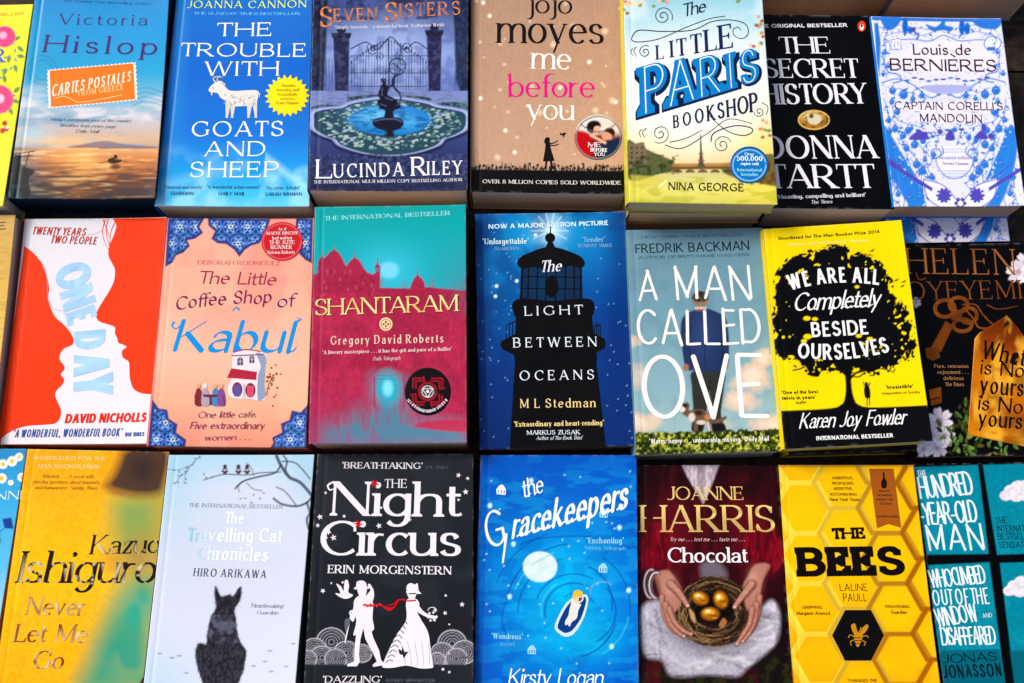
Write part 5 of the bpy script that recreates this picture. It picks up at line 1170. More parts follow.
def light():
    b = Book('light', 'paperback_book', 'deep blue paperback with a black lighthouse lamp room', base='#0f3f96', spine='#05070c', edge='#b8a898', group='paperback novels', mat=M_MATT)
    v = b.cv; X_, Y_ = v.X, v.Y
    v.grad((0, 0), (0, 660), [(0, '#0670b4'), (.2, '#0864ae'), (.45, '#0a4496'), (.75, '#0a3684'), (1, '#092c72')])
    v.glow(150, 200, 120, 130, '#1486c8', .6); v.glow(245, 75, 100, 60, '#1fb4ea', .9); v.glow(246, 70, 34, 36, '#d8f6ff', 1); v.glow(330, 120, 90, 80, '#1584c8', .5)
    v.mix(np.clip((v.n(70, 4) - .5) * 3, 0, .5), '#0a2f7e'); v.mix(np.clip((X_ - 380) / 90, 0, .6), '#0a2c78'); v.mix(np.clip((90 - X_) / 60, 0, .5), '#0a2f80')
    for k in range(10):
        a = rad(-90 + (k - 4.5) * 26); v.line([(246, 70), (246 + 50 * math.cos(a), 70 + 50 * math.sin(a))], 2.5, '#e8fcff', 3, .6)
    R_ = random.Random(11)
    for k in range(120):
        x, y = R_.uniform(50, 470), R_.uniform(40, 640); v.ball(x, y, 1.8, 1.8, '#9cc8f0', .8, .7)
    for x, y in ((180, 144), (100, 222), (155, 208), (345, 352), (206, 82), (97, 250), (200, 350)): v.ball(x, y, 4.5, 4.5, '#e8fbff', .8)
    K = '#06080e'; I_ = 'lighthouse'
    b.shape(ell(246, 90, 14, 13), K, I_); b.shape([(241, 100), (252, 100), (262, 120), (232, 120)], K, I_); b.stroke([(247, 50), (247, 82)], 3, K, I_)
    b.shape(sm([(156, 160), (166, 142), (196, 128), (232, 116), (262, 116), (300, 128), (330, 142), (341, 160), (330, 172), (300, 168), (250, 176), (200, 170), (170, 174)], True), K, I_)
    v.poly([(168, 168), (332, 168), (336, 262), (162, 262)], '#0e2c50', 3, .95); v.glow(235, 210, 40, 40, '#12466e', .5)
    for x in (170, 188, 212, 236, 262, 288, 312, 330): b.stroke([(x, 166), (x - 2 + (x - 250) * .02, 264)], 5 if x in (170, 330) else 3.2, K, I_)
    for y in (196, 228): b.stroke([(168, y), (334, y + 2)], 2.4, K, I_)
    b.shape(sm([(240, 200), (252, 192), (266, 206), (268, 230), (258, 250), (240, 250), (234, 226)], True), K, I_)
    b.shape(sm([(144, 268), (170, 256), (250, 262), (340, 256), (364, 266), (366, 290), (350, 306), (250, 312), (160, 308), (146, 292)], True), K, I_)
    b.shape([(152, 300), (360, 300), (364, 350), (394, 366), (398, 376), (394, 392), (372, 404), (374, 422), (372, 430), (398, 664), (136, 666), (150, 430), (148, 410), (118, 396), (110, 384), (112, 374), (152, 352)], K, I_)
    for x0, x1 in ((126, 152), (366, 384)):
        for k in range(4): b.stroke([(x0 + (x1 - x0) * k / 3, 322 + (8 if k in (0, 3) else 0)), (x0 + (x1 - x0) * k / 3, 368)], 2, K, I_)
        b.stroke([(x0, 330), (x1, 318 if x0 < 200 else 330)], 2.4, K, I_)
    wh = '#e6ecf4'
    b.text('NOW A MAJOR MOTION PICTURE', 78, 66, 404, 56, 13, 'heavy', '#d6ecf8', SM)
    b.text("'Unforgettable'", 62, 108, 188, 106, 16, 'bold', '#d8ecf6', SM); b.text('GUARDIAN', 94, 124, 160, 123, 9, 'light', '#a8c8e4', SM)
    b.text("'Tender'", 334, 102, 396, 101, 14, 'serif', '#9ccae8', SM); b.text('SUNDAY TIMES', 322, 116, 414, 116, 9, 'light', '#a0c4e4', SM)
    b.text('The', 220, 184, 276, 181, 32, dict(ST['italic'], tk=.14), wh, TT)
    b.text('LIGHT', 177, 303, 334, 299, 26, 'roman', wh, TT, track=.55); b.text('BETWEEN', 146, 390, 374, 387, 27, 'roman', wh, TT, track=.5); b.text('OCEANS', 163, 480, 366, 477, 27, 'roman', wh, TT, track=.5)
    b.text('M L Stedman', 164, 555, 370, 553, 25, 'roman', '#f0d89a', AU)
    b.text("'Extraordinary and heart-rending'", 148, 606, 392, 602, 14, 'bold', '#f0d89a', SM); b.text('MARKUS ZUSAK', 182, 628, 328, 627, 12, 'bold', wh, SM); b.text('Author of The Book Thief', 208, 642, 332, 641, 10, 'italic', wh, SM)
    b.finish()

def ove():
    b = Book('ove', 'paperback_book', 'grey-blue paperback showing a man from behind with a cat at his feet', base='#7fa2ae', spine='#6f8f9c', group='paperback novels', mat=M_MATT)
    v = b.cv; X_, Y_ = v.X, v.Y
    v.grad((0, 40), (0, 600), [(0, '#7797a8'), (.4, '#7fa6b4'), (.8, '#96b8c0'), (1, '#a8c4c4')]); v.mix(np.clip((v.n(40, 4, 3) - .5), 0, .2), '#5c8290')
    cl = v.n(60, 6, 5)
    for x, y, rx, ry, a in ((40, 350, 40, 22, .8), (60, 560, 60, 30, .95), (390, 390, 40, 34, .8), (360, 450, 70, 50, 1), (330, 510, 60, 36, 1), (400, 570, 60, 30, .9), (50, 440, 30, 40, .5), (260, 570, 60, 20, .4)):
        m = np.exp(-(((X_ - x) / rx) ** 2 + ((Y_ - y) / ry) ** 2)); m = m + (cl - .5) * 1.6 * np.sqrt(m)
        v.mix(np.clip((m - .35) * 4, 0, 1) * a * .85, '#e8cdb4'); v.mix(np.clip((m - .7) * 4, 0, 1) * a * .6, '#f6e6d4')
    # grass bank
    R_ = random.Random(2)
    v.poly([(20, 590)] + edgepts((36, 596), (450, 584), 60, 4, 3) + [(460, 690), (20, 690)], '#3a4a12', 3)
    gn = v.n(7, 12, 3); g2 = v.n(26, 13)
    v.mix((Y_ > 592) * np.clip((gn - .48) * 8, 0, 1) * .8, '#8a9a2e'); v.mix((Y_ > 590) * np.clip((gn - .62) * 10, 0, 1) * .9, '#d4d070'); v.mix((Y_ > 590) * np.clip((.45 - gn) * 8, 0, 1) * .8, '#182008')
    v.mix((Y_ > 640) * np.clip((g2 - .4) * 3, 0, .6), '#1c240a')
    # man seen from behind
    v.poly(sm([(200, 425), (282, 425), (284, 470), (276, 540), (284, 572), (286, 590), (252, 590), (248, 540), (244, 480), (236, 540), (226, 590), (196, 588), (200, 540), (196, 470)], True), '#3a3c34', 4)
    v.line([(246, 450), (242, 560)], 4, '#22241e', 3, .8); v.poly([(254, 570), (286, 570), (292, 588), (254, 590)], '#1e1a14', 3); v.poly([(198, 566), (224, 566), (222, 588), (196, 588)], '#1e1a14', 3)
    v.poly(sm([(206, 258), (234, 254), (268, 266), (288, 280), (296, 320), (298, 370), (296, 404), (286, 410), (280, 424), (240, 426), (198, 424), (186, 424), (176, 408), (168, 350), (166, 300), (176, 274)], True), '#2c3a66', 4)
    v.glow(225, 330, 34, 70, '#40548a', .6); v.line([(230, 268), (232, 420)], 3, '#1a2446', 3, .7); v.line(sm([(192, 300), (190, 350), (194, 400)]), 4, '#1c2648', 3, .8); v.line(sm([(276, 300), (280, 350), (278, 400)]), 4, '#1c2648', 3, .8)
    v.ball(180, 416, 8, 10, '#b07a5c', .3); v.ball(290, 412, 7, 9, '#b07a5c', .3)
    v.poly([(208, 236), (230, 236), (232, 262), (206, 262)], '#9a6450', 3); v.ball(219, 236, 17, 17, '#a8705a', .15); v.ball(202, 238, 3, 5, '#b87c64', .4); v.ball(236, 238, 3, 5, '#b87c64', .4); v.poly([(203, 238), (235, 238), (233, 248), (205, 248)], '#8c8880', 4, .8); v.poly([(204, 250), (236, 250), (237, 257), (204, 257)], '#d8d2cc', 3, .8)
    v.poly(sm([(198, 232), (197, 220), (206, 210), (220, 207), (234, 211), (241, 221), (240, 232), (230, 236), (208, 236)], True), '#3e3832', 3)
    v.mix(((X_ - 218) ** 2 + (Y_ - 222) ** 2 < 500) * np.clip((v.n(5, 4) - .5) * 4, 0, .6), '#8a7c6a')
    # cat
    C_ = '#7a5e4a'
    v.poly(sm([(164, 530), (160, 516), (168, 508), (176, 514), (184, 510), (190, 520), (188, 532), (200, 532), (222, 530), (238, 540), (246, 556), (270, 556), (288, 548), (290, 556), (272, 566), (248, 570), (246, 590), (238, 588), (236, 570), (214, 566), (212, 588), (202, 586), (200, 562), (186, 552), (172, 544)], True), C_, 3)
    v.ball(170, 530, 8, 8, '#e6ddd2', .4); v.ball(196, 552, 9, 12, '#e2d8cc', .5); v.ball(222, 566, 13, 6, '#ddd2c6', .5); v.ball(215, 540, 12, 7, '#3a2c24', .5); v.ball(238, 552, 7, 8, '#c88a54', .5); v.ball(178, 520, 6, 6, '#2e241e', .5)
    v.line([(240, 566), (243, 588)], 5, '#e0d6ca', 3)
    W_ = '#f3f1ee'; S8 = dict(ST['hand'], jit=.025)
    b.text('NEW YORK TIMES BESTSELLER', 58, 64, 336, 58, 8, 'sans', '#3f5f70', SM); b.text('FREDRIK BACKMAN', 42, 104, 354, 96, 26, dict(ST['hand'], jit=.02, tk=.13, tn=.11), '#1e3a40', AU, h1=28); b.text('AUTHOR OF BRITT-MARIE WAS HERE', 50, 120, 354, 112, 8, 'sans', '#3f5f70', SM)
    S9 = dict(S8, tk=.088, tn=.07, jit=.035)
    b.text('A', 52, 234, 104, 233, 88, S9, W_, TT); b.text('MAN', 150, 232, 362, 231, 96, S9, W_, TT)
    b.text('CALLED', 50, 356, 388, 352, 100, S9, W_, TT)
    b.text('OVE', 64, 556, 402, 553, 178, dict(S8, tk=.08, tn=.065, jit=.02), W_, TT)
    b.text("'Warm, funny . . . unbearably moving.' Daily Mail", 80, 624, 406, 616, 13, 'sans', '#f0f0ec', SM)
    b.finish()

def fowler_art(b, full=True):
    v = b.cv; X_, Y_ = v.X, v.Y
    v.mix(np.ones(X_.shape), '#f9e003'); v.mix(np.clip((v.n(140, 2) - .5) * 2, 0, .5), '#f2d400')
    v.poly([(40, 536), (470, 521), (490, 700), (40, 700)], '#111114', 3)
    v.poly(sm([(56, 536), (100, 534), (170, 530), (215, 524), (228, 515), (262, 515), (276, 522), (330, 526), (462, 520)]) + [(462, 530), (56, 542)], '#111114', 3)
    if not full: return
    K = '#0f0f12'
    crown = sm([(60, 150), (90, 120), (130, 108), (170, 96), (215, 92), (260, 110), (300, 120), (335, 152), (352, 186), (350, 215), (365, 235), (395, 255), (400, 285), (412, 312), (404, 336), (418, 356), (405, 392), (376, 402), (352, 420), (300, 428), (262, 416), (240, 424), (200, 416), (150, 430), (110, 412), (86, 392), (50, 372), (42, 340), (48, 310), (36, 288), (50, 262), (44, 236), (56, 210), (48, 182)], True)
    m = v.sd(crown); nn = v.n(22, 5, 3); n2 = v.n(9, 6, 2)
    v.mix(np.clip(.5 - (m + (nn - .5) * 34 + (n2 - .5) * 16 - 2) / 2.2, 0, 1), K)
    hole = np.clip((n2 * .55 + nn * .45 - .66) * 40, 0, 1) * (m < 0) * (((X_ - 215) / 140) ** 2 + ((Y_ - 270) / 130) ** 2 > .95)
    v.mix(hole, '#f9e003')
    edge = np.clip(.5 - (m - 12) / 3, 0, 1) * np.clip((n2 - .58) * 30, 0, 1) * (m > 0); v.mix(edge, K)
    for x, y, r in ((265, 196, 4), (150, 284, 5), (128, 282, 6), (270, 330, 5), (130, 332, 7), (120, 344, 5), (280, 352, 4), (300, 338, 5)): v.ball(x, y, r * 1.6, r, '#f9e003', .4)
    # trunk and branches
    v.poly(sm([(226, 400), (256, 400), (250, 440), (252, 480), (262, 512), (276, 524), (214, 526), (228, 512), (234, 480), (232, 440)], True), K, 3)
    for p, w in ((sm([(244, 450), (262, 432), (290, 424), (310, 420)]), 6), (sm([(238, 440), (220, 425), (190, 418)]), 7), (sm([(250, 440), (270, 442), (286, 430)]), 4), (sm([(130, 410), (110, 420), (90, 424)]), 4), (sm([(330, 420), (350, 424), (366, 430)]), 3)): v.line(p, w, K, 2.5)
    # little figure and birds
    v.poly(sm([(286, 468), (294, 464), (300, 474), (302, 490), (300, 500), (288, 500), (284, 484)], True), K, 2); v.ball(291, 462, 5, 6, K, .3)
    v.line([(287, 472), (283, 456)], 3, K, 2); v.line([(296, 470), (301, 458)], 3, K, 2); v.line([(293, 498), (292, 520)], 3, K, 2); v.line([(299, 498), (299, 519)], 3, K, 2)
    for x, y in ((306, 97), (372, 178), (392, 182), (388, 194)): v.poly([(x - 10, y + 3), (x - 2, y - 1), (x + 8, y - 5), (x + 2, y + 3)], '#3a2c08', 2)

def fowler():
    b = Book('fowler', 'paperback_book', 'yellow paperback with a big black tree, upper copy of its pile', base='#f9e003', spine='#e8cf00', group='paperback novels', curl=.001)
    fowler_art(b); W_ = '#f4f4f2'
    b.text('Shortlisted for The Man Booker Prize 2014', 50, 68, 326, 50, 9, 'heavy', '#4a420c', SM); b.text("'Hilarious and heartbreaking'  Observer", 76, 84, 300, 72, 8, 'sans', '#fbf3a0', SM)
    S1 = dict(ST['heavy'], tk=.17, tn=.15, sp=.13)
    b.text('WE ARE ALL', 84, 206, 324, 192, 44, S1, W_, TT, arc=14)
    b.text('Completely', 90, 262, 326, 250, 50, dict(ST['script'], tk=.12, tn=.06, sp=.03), W_, TT)
    b.text('BESIDE', 142, 334, 296, 326, 42, S1, W_, TT); b.text('OURSELVES', 102, 390, 354, 374, 44, S1, W_, TT, arc=-12)
    b.text('Karen Joy Fowler', 106, 584, 394, 572, 42, dict(ST['script'], tk=.11, tn=.055, sp=.05), W_, AU)
    b.text('INTERNATIONAL BESTSELLER', 154, 616, 364, 608, 11, 'heavy', W_, SM)
    for t, x0, y, x1 in (("'One of the best", 58, 490, 158), ("twists in years'", 60, 505, 152), ('Stylist', 98, 517, 126)): b.text(t, x0, y, x1, y - 3, 10 if 'S' not in t else 7, 'heavy', '#4a420c', SM)
    b.text("'Irresistible'", 344, 476, 418, 472, 10, 'heavy', '#4a420c', SM); b.text('Independent on Sunday', 334, 491, 436, 487, 7, 'sans', '#4a420c', SM)
    b.finish()
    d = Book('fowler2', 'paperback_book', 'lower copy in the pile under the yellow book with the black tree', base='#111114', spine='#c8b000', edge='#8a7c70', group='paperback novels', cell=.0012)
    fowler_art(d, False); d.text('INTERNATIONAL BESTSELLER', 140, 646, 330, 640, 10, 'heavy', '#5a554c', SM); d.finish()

def oyeyemi():
    b = Book('oyeyemi', 'paperback_book', 'black paperback with copper foil lettering, a key and a gold luggage tag', base='#0b0a0c', spine='#0b0a0c', edge='#b0a090', group='paperback novels', curl=.0008)
    v = b.cv; X_, Y_ = v.X, v.Y
    v.mix(np.clip((v.n(40, 3) - .5) * 1.5, 0, .3), '#130e0d')
    cop = lambda x, y: np.clip(c('#f09a50') * (.3 + 1.3 * fbm(np.array([x / 22]), np.array([y / 40]), 5)[0]) + (.0, .0, .0), 0, 1)
    copd = lambda x, y: np.clip(c('#d88040') * (.25 + 1.2 * fbm(np.array([x / 18]), np.array([y / 30]), 8)[0]), 0, 1)
    # petals and leaves round the edge
    for cx, cy, r, s_ in ((140, 640, 26, 9), (352, 176, 30, 4), (372, 150, 26, 6), (84, 256, 13, 5), (146, 568, 34, 1), (122, 606, 36, 2), (160, 606, 26, 7), (104, 642, 22, 3)):
        for k in range(6):
            a = k * 60 + s_ * 17; pt_ = lambda f, g: (cx + r * f * math.cos(rad(a + g)), cy + r * f * math.sin(rad(a + g)))
            pe = sm([(cx, cy), pt_(.7, -26), pt_(1.05, -10), pt_(.98, 4), pt_(1.08, 14), pt_(.7, 28)], True, 4)
            v.poly(pe, ('#f4eef2', '#e2d8e2', '#efe6ea')[k % 3], 2.5); v.line(pe, 1.4, '#a898a8', 2, .7); v.line([(cx, cy), pt_(.8, 0)], 1.6, '#c4b6c4', 2, .8)
        v.ball(cx, cy, r * .25, r * .25, '#b8a8b8', .8)
    R_ = random.Random(6)
    for k in range(70):
        x, y = R_.uniform(150, 350), R_.uniform(570, 655); leafy(v, x, y, R_.uniform(12, 24), R_.uniform(0, 360), R_.choice(('#3c5a24', '#5a7c34', '#2a4018', '#7a9a4a', '#6a5a2a')), '#9ab46a' if k % 3 == 0 else None)
    for x, y in ((150, 585), (180, 600), (205, 560), (215, 530), (205, 590)): leafy(v, x, y, 26, R_.uniform(180, 330), '#3c5a24', '#8aa45a')
    for k in range(18): leafy(v, 205 + R_.uniform(-18, 22), R_.uniform(535, 600), 15, R_.uniform(200, 340), '#4a4a1c')
    b.shape([(118, 486), (150, 478), (152, 520), (124, 528)], cop_flat(.6), 'foil_motif', M_FOIL); b.stroke([(120, 512), (148, 506)], 3, '#1a0e06', 'foil_motif')
    # key
    K_ = 'foil_key'
    for (cx, cy, rx, ry) in ((160, 272, 26, 22), (196, 262, 24, 19), (222, 290, 22, 20), (206, 316, 24, 16)):
        V = sm(ell(cx, cy, rx, ry, n=16), True, 3); b.stroke(V + [V[0]], 10, cop_flat(.62), K_, mat=M_FOIL)
    b.shape(ell(190, 292, 16, 14), cop_flat(.5), K_, M_FOIL)
    b.shape([(162, 304), (182, 318), (150, 386), (128, 392), (120, 380)], cop_flat(.55), K_, M_FOIL); b.shape([(108, 376), (140, 372), (148, 400), (128, 410), (112, 402)], cop_flat(.4), K_, M_FOIL)
    b.stroke(sm([(215, 275), (236, 300), (250, 322), (285, 322), (300, 306), (330, 300)]), 5, cop_flat(.7), 'foil_ribbon', mat=M_FOIL)
    b.stroke(sm([(206, 262), (240, 262), (262, 290), (290, 314), (330, 306)]), 4, cop_flat(.6), 'foil_ribbon', mat=M_FOIL)
    # luggage tag
    tg = [(238, 352), (250, 336), (322, 290), (352, 322), (420, 420), (440, 650), (352, 632), (220, 604)]
    def tagp(cv):
        cv.grad((330, 290), (260, 620), [(0, '#5c2a0c'), (.25, '#95480e'), (.5, '#d88a1c'), (.75, '#b0640e'), (1, '#e09828')]); cv.mix(np.clip((cv.n(30, 4, ax=1, ay=.4) - .5) * 4, 0, .8), '#f2bc4a'); cv.mix(np.clip((cv.n(24, 14, ax=.6, ay=1) - .52) * 4, 0, .7), '#7a3a0c')
        cv.ball(322, 312, 7, 7, '#2a1408', .3)
    dens = []
    for i in range(len(tg)):
        a, d = np.array(tg[i], float), np.array(tg[(i + 1) % len(tg)], float)
        dens += [tuple(a + (d - a) * k / 8) for k in range(8)]
    b.sticker(310, 460, 60, tagp, 'gold_tag', pts=dens)
    S1 = dict(ST['brush'], sl=.1, tk=.14)
    for t, x0, y0, x1, y1, h_ in (('What', 254, 402, 366, 424, 50), ('is Not', 252, 444, 384, 456, 40), ('yours', 250, 494, 366, 504, 50), ('is Not', 246, 538, 380, 552, 40), ('yours', 246, 580, 362, 590, 46)):
        b.text(t, x0, y0, x1, y1, h_, S1, '#1d1009', TT)
    SF = dict(ST['serif'], tk=.09, tn=.035, se=.08, st=.025, sp=.22)
    b.text('HELEN', 62, 180, 346, 184, 70, SF, cop, AU, M_FOIL); b.text('OYEYEMI', 62, 250, 360, 246, 50, SF, copd, AU, M_FOIL)
    b.stroke(sm([(84, 176), (92, 196), (110, 192)]), 3, cop_flat(.6), AU, mat=M_FOIL)
    b.stroke(sm([(270, 262), (300, 274), (350, 266)]), 3, cop_flat(.5), AU, mat=M_FOIL)
    for t, x0, x1, y in (('Pure, sensuous', 132, 222, 428), ('enjoyment . . .', 140, 222, 444), ('delirious', 156, 210, 460), ('The Times', 162, 210, 476)): b.text(t, x0, y, x1, y, 10, 'serif', '#b88a60', SM)
    b.finish()
def cop_flat(k): return lambda x, y: c('#f08a3c') * min(1, k * (.25 + 1.5 * fbm(np.array([x / 26.]), np.array([y / 18.]), 9)[0]))

# ================================================================== the front row (bottom of the photograph)
def daisy():
    b = Book('daisy', 'paperback_book', 'sky-blue paperback with daisies and a small kite, at the left end of the front row', base='#4aaede', spine='#3a8ec0', group='paperback novels')
    v = b.cv; X_, Y_ = v.X, v.Y
    v.grad((0, 20), (0, 700), [(0, '#2a8ac0'), (.2, '#46aadc'), (.5, '#6cc0e8'), (.75, '#b4dcf0'), (1, '#e2ecf2')])
    for x, y, r in ((10, 68, 14), (36, 60, 15), (64, 105, 13), (56, 48, 12), (6, 108, 15), (-20, 90, 16), (-40, 60, 16), (-60, 110, 15), (32, 120, 8)):
        for k in range(9): v.ball(x + r * .62 * math.cos(k * .7), y + r * .62 * math.sin(k * .7), r * .36, r * .36, '#f4f4ea', .4)
        v.ball(x, y, r * .42, r * .42, '#f0c020', .4)
    v.poly([(8, 222), (34, 218), (40, 250), (14, 248)], '#1c3f9a', 3); v.line(sm([(14, 248), (0, 262), (4, 290)]), 2, '#1c3f9a', 2)
    v.poly(sm([(-20, 520), (2, 505), (8, 530), (2, 590), (-20, 610)], True), '#3a1a2c', 5)
    b.text('JENNI', -60, 170, 62, 166, 24, 'serif', '#e8f4fa', AU); b.finish()

def ishi():
    b = Book('ishi', 'paperback_book', 'golden yellow paperback with a blurred dark-haired figure in green', base='#eda61c', spine='#d8901a', group='paperback novels')
    v = b.cv; X_, Y_ = v.X, v.Y
    v.grad((60, 20), (20, 690), [(0, '#f0b020'), (.25, '#f4bc20'), (.5, '#f7c826'), (.75, '#f5c024'), (1, '#f3ba28')])
    v.mix(np.clip((v.n(90, 3, 3) - .5) * 2, 0, .35), '#f6c43c'); v.mix(np.clip((v.n(8, 5, 2) - .5) * 2, 0, .2), '#d88c14')
    v.mix(np.clip((X_ - 380) / 90, 0, 1) * np.clip((Y_ - 140) / 60, 0, 1) * np.clip((560 - Y_) / 300, 0, 1) * .8, '#c8982c')
    v.poly(sm([(330, 165), (420, 150), (460, 160), (448, 320), (440, 420), (424, 540), (410, 700), (225, 700), (260, 600), (290, 500), (330, 440), (350, 380), (320, 300), (318, 220)], True), '#8ea85c', 90, .9)
    v.glow(370, 210, 50, 50, '#86a868', .6); v.glow(400, 330, 50, 60, '#c88a54', .6); v.glow(320, 345, 40, 30, '#d89a40', .6)
    v.poly(sm([(360, 440), (430, 410), (424, 560), (412, 700), (240, 700), (262, 620), (300, 540)], True), '#36a488', 80, .85)
    v.glow(390, 470, 60, 60, '#2ab09a', .7); v.glow(330, 600, 60, 60, '#1fa08c', .5); v.mix(np.clip((v.n(90, 8, 2) - .5) * 2, 0, .22) * np.clip((X_ - 280) / 60, 0, 1) * np.clip((Y_ - 160) / 60, 0, 1), '#b8b468')
    v.poly(sm([(348, 30), (400, 10), (470, 24), (480, 60), (470, 110), (452, 150), (400, 158), (350, 152), (296, 132), (318, 96), (334, 60)], True), '#4a3430', 34, .97)
    v.glow(400, 80, 40, 40, '#33262a', .8); v.poly(sm([(308, 120), (330, 140), (380, 152), (370, 158), (320, 150)], True), '#b0703a', 10, .6)
    v.poly([(390, 690), (404, 664), (410, 690)], '#4a2418', 4)
    b.text('SHORTLISTED FOR THE', 92, 54, 298, 58, 10, 'bold', '#f8e2a8', SM); b.text('MAN BOOKER PRIZE', 106, 78, 280, 80, 10, 'bold', '#f8e2a8', SM)
    for t, x0, x1, y in (("'Masterly . . . A novel with", 118, 262, 106), ('piercing questions about humanity', 92, 280, 122), ("and humaneness' Sunday Times", 98, 272, 138)): b.text(t, x0, y, x1, y + 2, 10, 'italic', '#a8601c', SM)
    def ink(x, y):
        k = fbm(np.array([x / 7.]), np.array([y / 26.]), 4)[0]; return c('#241a14') if k < .62 else c('#e8d8b0') * .8
    def brn(x, y):
        k = fbm(np.array([x / 16.]), np.array([y / 16.]), 6)[0]; return c('#8a4a22') * (1 - k) * 1.5 + c('#f2dcb0') * max(0, k - .42) * 2.6
    Sx = dict(ST['serif'], tk=.135, tn=.055, sp=.07, sl=.1, se=.06)
    b.text('Kazuo', 253, 322, 448, 318, 54, Sx, ink, AU); b.text('Ishiguro', 47, 402, 436, 403, 88, Sx, ink, AU)
    b.text('Never', 70, 492, 232, 494, 50, Sx, brn, TT); b.text('Let Me', 38, 568, 240, 570, 50, Sx, brn, TT); b.text('Go', 90, 644, 176, 644, 50, Sx, brn, TT)
    b.finish()

def cat():
    b = Book('cat', 'paperback_book', 'pale lilac paperback with a dark cat seated under branches', base='#dfe4f2', spine='#15181c', edge='#e8e0dc', group='paperback novels', mat=M_GLOSS)
    v = b.cv; X_, Y_ = v.X, v.Y
    v.grad((0, 40), (0, 700), [(0, '#b6d6e8'), (.15, '#d4dcea'), (.5, '#d6daea'), (1, '#dcdff0')]); v.glow(60, 90, 110, 190, '#9ed0e4', .55); v.glow(40, 690, 110, 110, '#b8d8ea', .6)
    v.glow(490, 90, 70, 110, '#a0c6dc', .6)
    K, G_ = '#3c3c58', '#6a7a94'
    for p, w in ((sm([(384, 44), (396, 70), (420, 104), (452, 120), (486, 158)]), 9), (sm([(396, 70), (380, 92), (330, 104), (290, 116), (268, 136)]), 5), (sm([(486, 158), (470, 176), (440, 186), (400, 180), (376, 164)]), 6),
                 (sm([(470, 176), (478, 204), (470, 222), (474, 248)]), 6), (sm([(420, 104), (410, 84), (414, 60), (404, 44)]), 5), (sm([(396, 90), (340, 92), (300, 98), (240, 96), (205, 104), (180, 112)]), 3),
                 (sm([(384, 132), (410, 146), (440, 184)]), 3.5), (sm([(400, 60), (440, 66), (480, 110)]), 4), (sm([(300, 120), (320, 138), (344, 142)]), 2.5), (sm([(290, 116), (276, 130), (280, 146)]), 2.5), (sm([(320, 100), (314, 80), (300, 64)]), 2.2)):
        v.line(p, w, K, 2.5, .9)
    R_ = random.Random(3)
    for p in (sm([(168, 44), (150, 66), (130, 92), (124, 120)]), sm([(150, 66), (110, 84), (80, 82)]), sm([(130, 92), (112, 104), (100, 124)])):
        v.line(p, 2, G_, 2, .8)
        for x, y in p[::3]: leafy(v, x, y, 9, R_.uniform(0, 360), G_)
    for x, y in ((280, 168), (300, 164), (320, 158), (340, 168), (310, 174), (180, 100), (190, 108), (205, 100), (344, 148)): leafy(v, x, y, 9, R_.uniform(0, 360), '#8a9098')
    for x in (239, 277, 301):
        v.ball(x, 86, 7, 10, '#4a3a50', .3); v.ball(x, 74, 5.5, 5.5, '#4a3a50', .3); v.ball(x, 84, 5, 2, '#d8c8d8', .5); v.line([(x - 9, 88), (x + 9, 88)], 2.5, '#5a4a60', 2)
    # cat
    I_ = '#33323c'
    body = sm([(212, 412), (218, 420), (230, 440), (250, 434), (262, 438), (272, 424), (282, 412), (286, 430), (278, 456), (266, 476), (270, 500), (274, 540), (284, 570), (298, 590), (296, 620), (286, 660), (260, 700), (190, 700), (168, 660), (158, 620), (158, 584), (170, 570), (186, 574), (190, 540), (198, 500), (210, 482), (214, 466), (210, 440)], True, 5)
    v.poly(body, I_, 4); m = v.sd(body); fur = v.n(5, 4, 2, ax=1.6, ay=.7)
    v.mix((m < 1) * np.clip((fur - .5) * 4, 0, .35), '#5a5868'); v.mix((m < 0) * np.clip((.48 - fur) * 4, 0, .6), '#1e1c24'); v.mix((m < -2) * (Y_ > 490) * (Y_ < 570) * np.clip((v.n(18, 6) - .45) * 3, 0, .5), '#7c7c92')
    v.mix(np.clip(1 - np.abs(m) / 5, 0, 1) * np.clip((fur - .5) * 6, 0, .7), I_)
    v.poly([(214, 424), (228, 442), (217, 452)], '#14131a', 3, .8); v.poly([(280, 424), (268, 444), (279, 450)], '#14131a', 3, .8)
    v.glow(243, 455, 22, 14, '#24222a', .8)
    for x, y in ((55, 600), (90, 612), (110, 606), (130, 655), (320, 635), (370, 650), (412, 636), (366, 592), (432, 572), (352, 622)): v.ball(x, y, 7, 2.5, '#8a90a0', .7, .8)
    b.text('THE INTERNATIONAL BESTSELLER', 138, 188, 402, 193, 11, 'serif', '#8088a0', SM)
    fo = lambda x, y: c('#eef2fa', .95) if x > 215 else (c('#86c6de') * (1 - (x - 130) / 85) + c('#eef2fa') * (x - 130) / 85)
    S1 = dict(ST['roman'], tk=.17, tn=.08, sp=.12)
    b.text('The', 240, 234, 290, 235, 32, S1, '#f2f5fb', TT)
    for dx, cc in ((0, None),):
        b.text('Travelling Cat', 134 + dx, 284 + dx, 396 + dx, 287 + dx, 38, S1, cc or fo, TT); b.text('Chronicles', 160 + dx, 336 + dx, 360 + dx, 340 + dx, 38, S1, cc or fo, TT)
    b.text('HIRO ARIKAWA', 150, 382, 354, 388, 22, 'roman', '#5a5a78', AU)
    b.text("'Heartbreaking'", 310, 470, 404, 472, 11, 'italic', '#707890', SM); b.text('Guardian', 328, 489, 388, 490, 10, 'italic', '#707890', SM)
    b.finish()

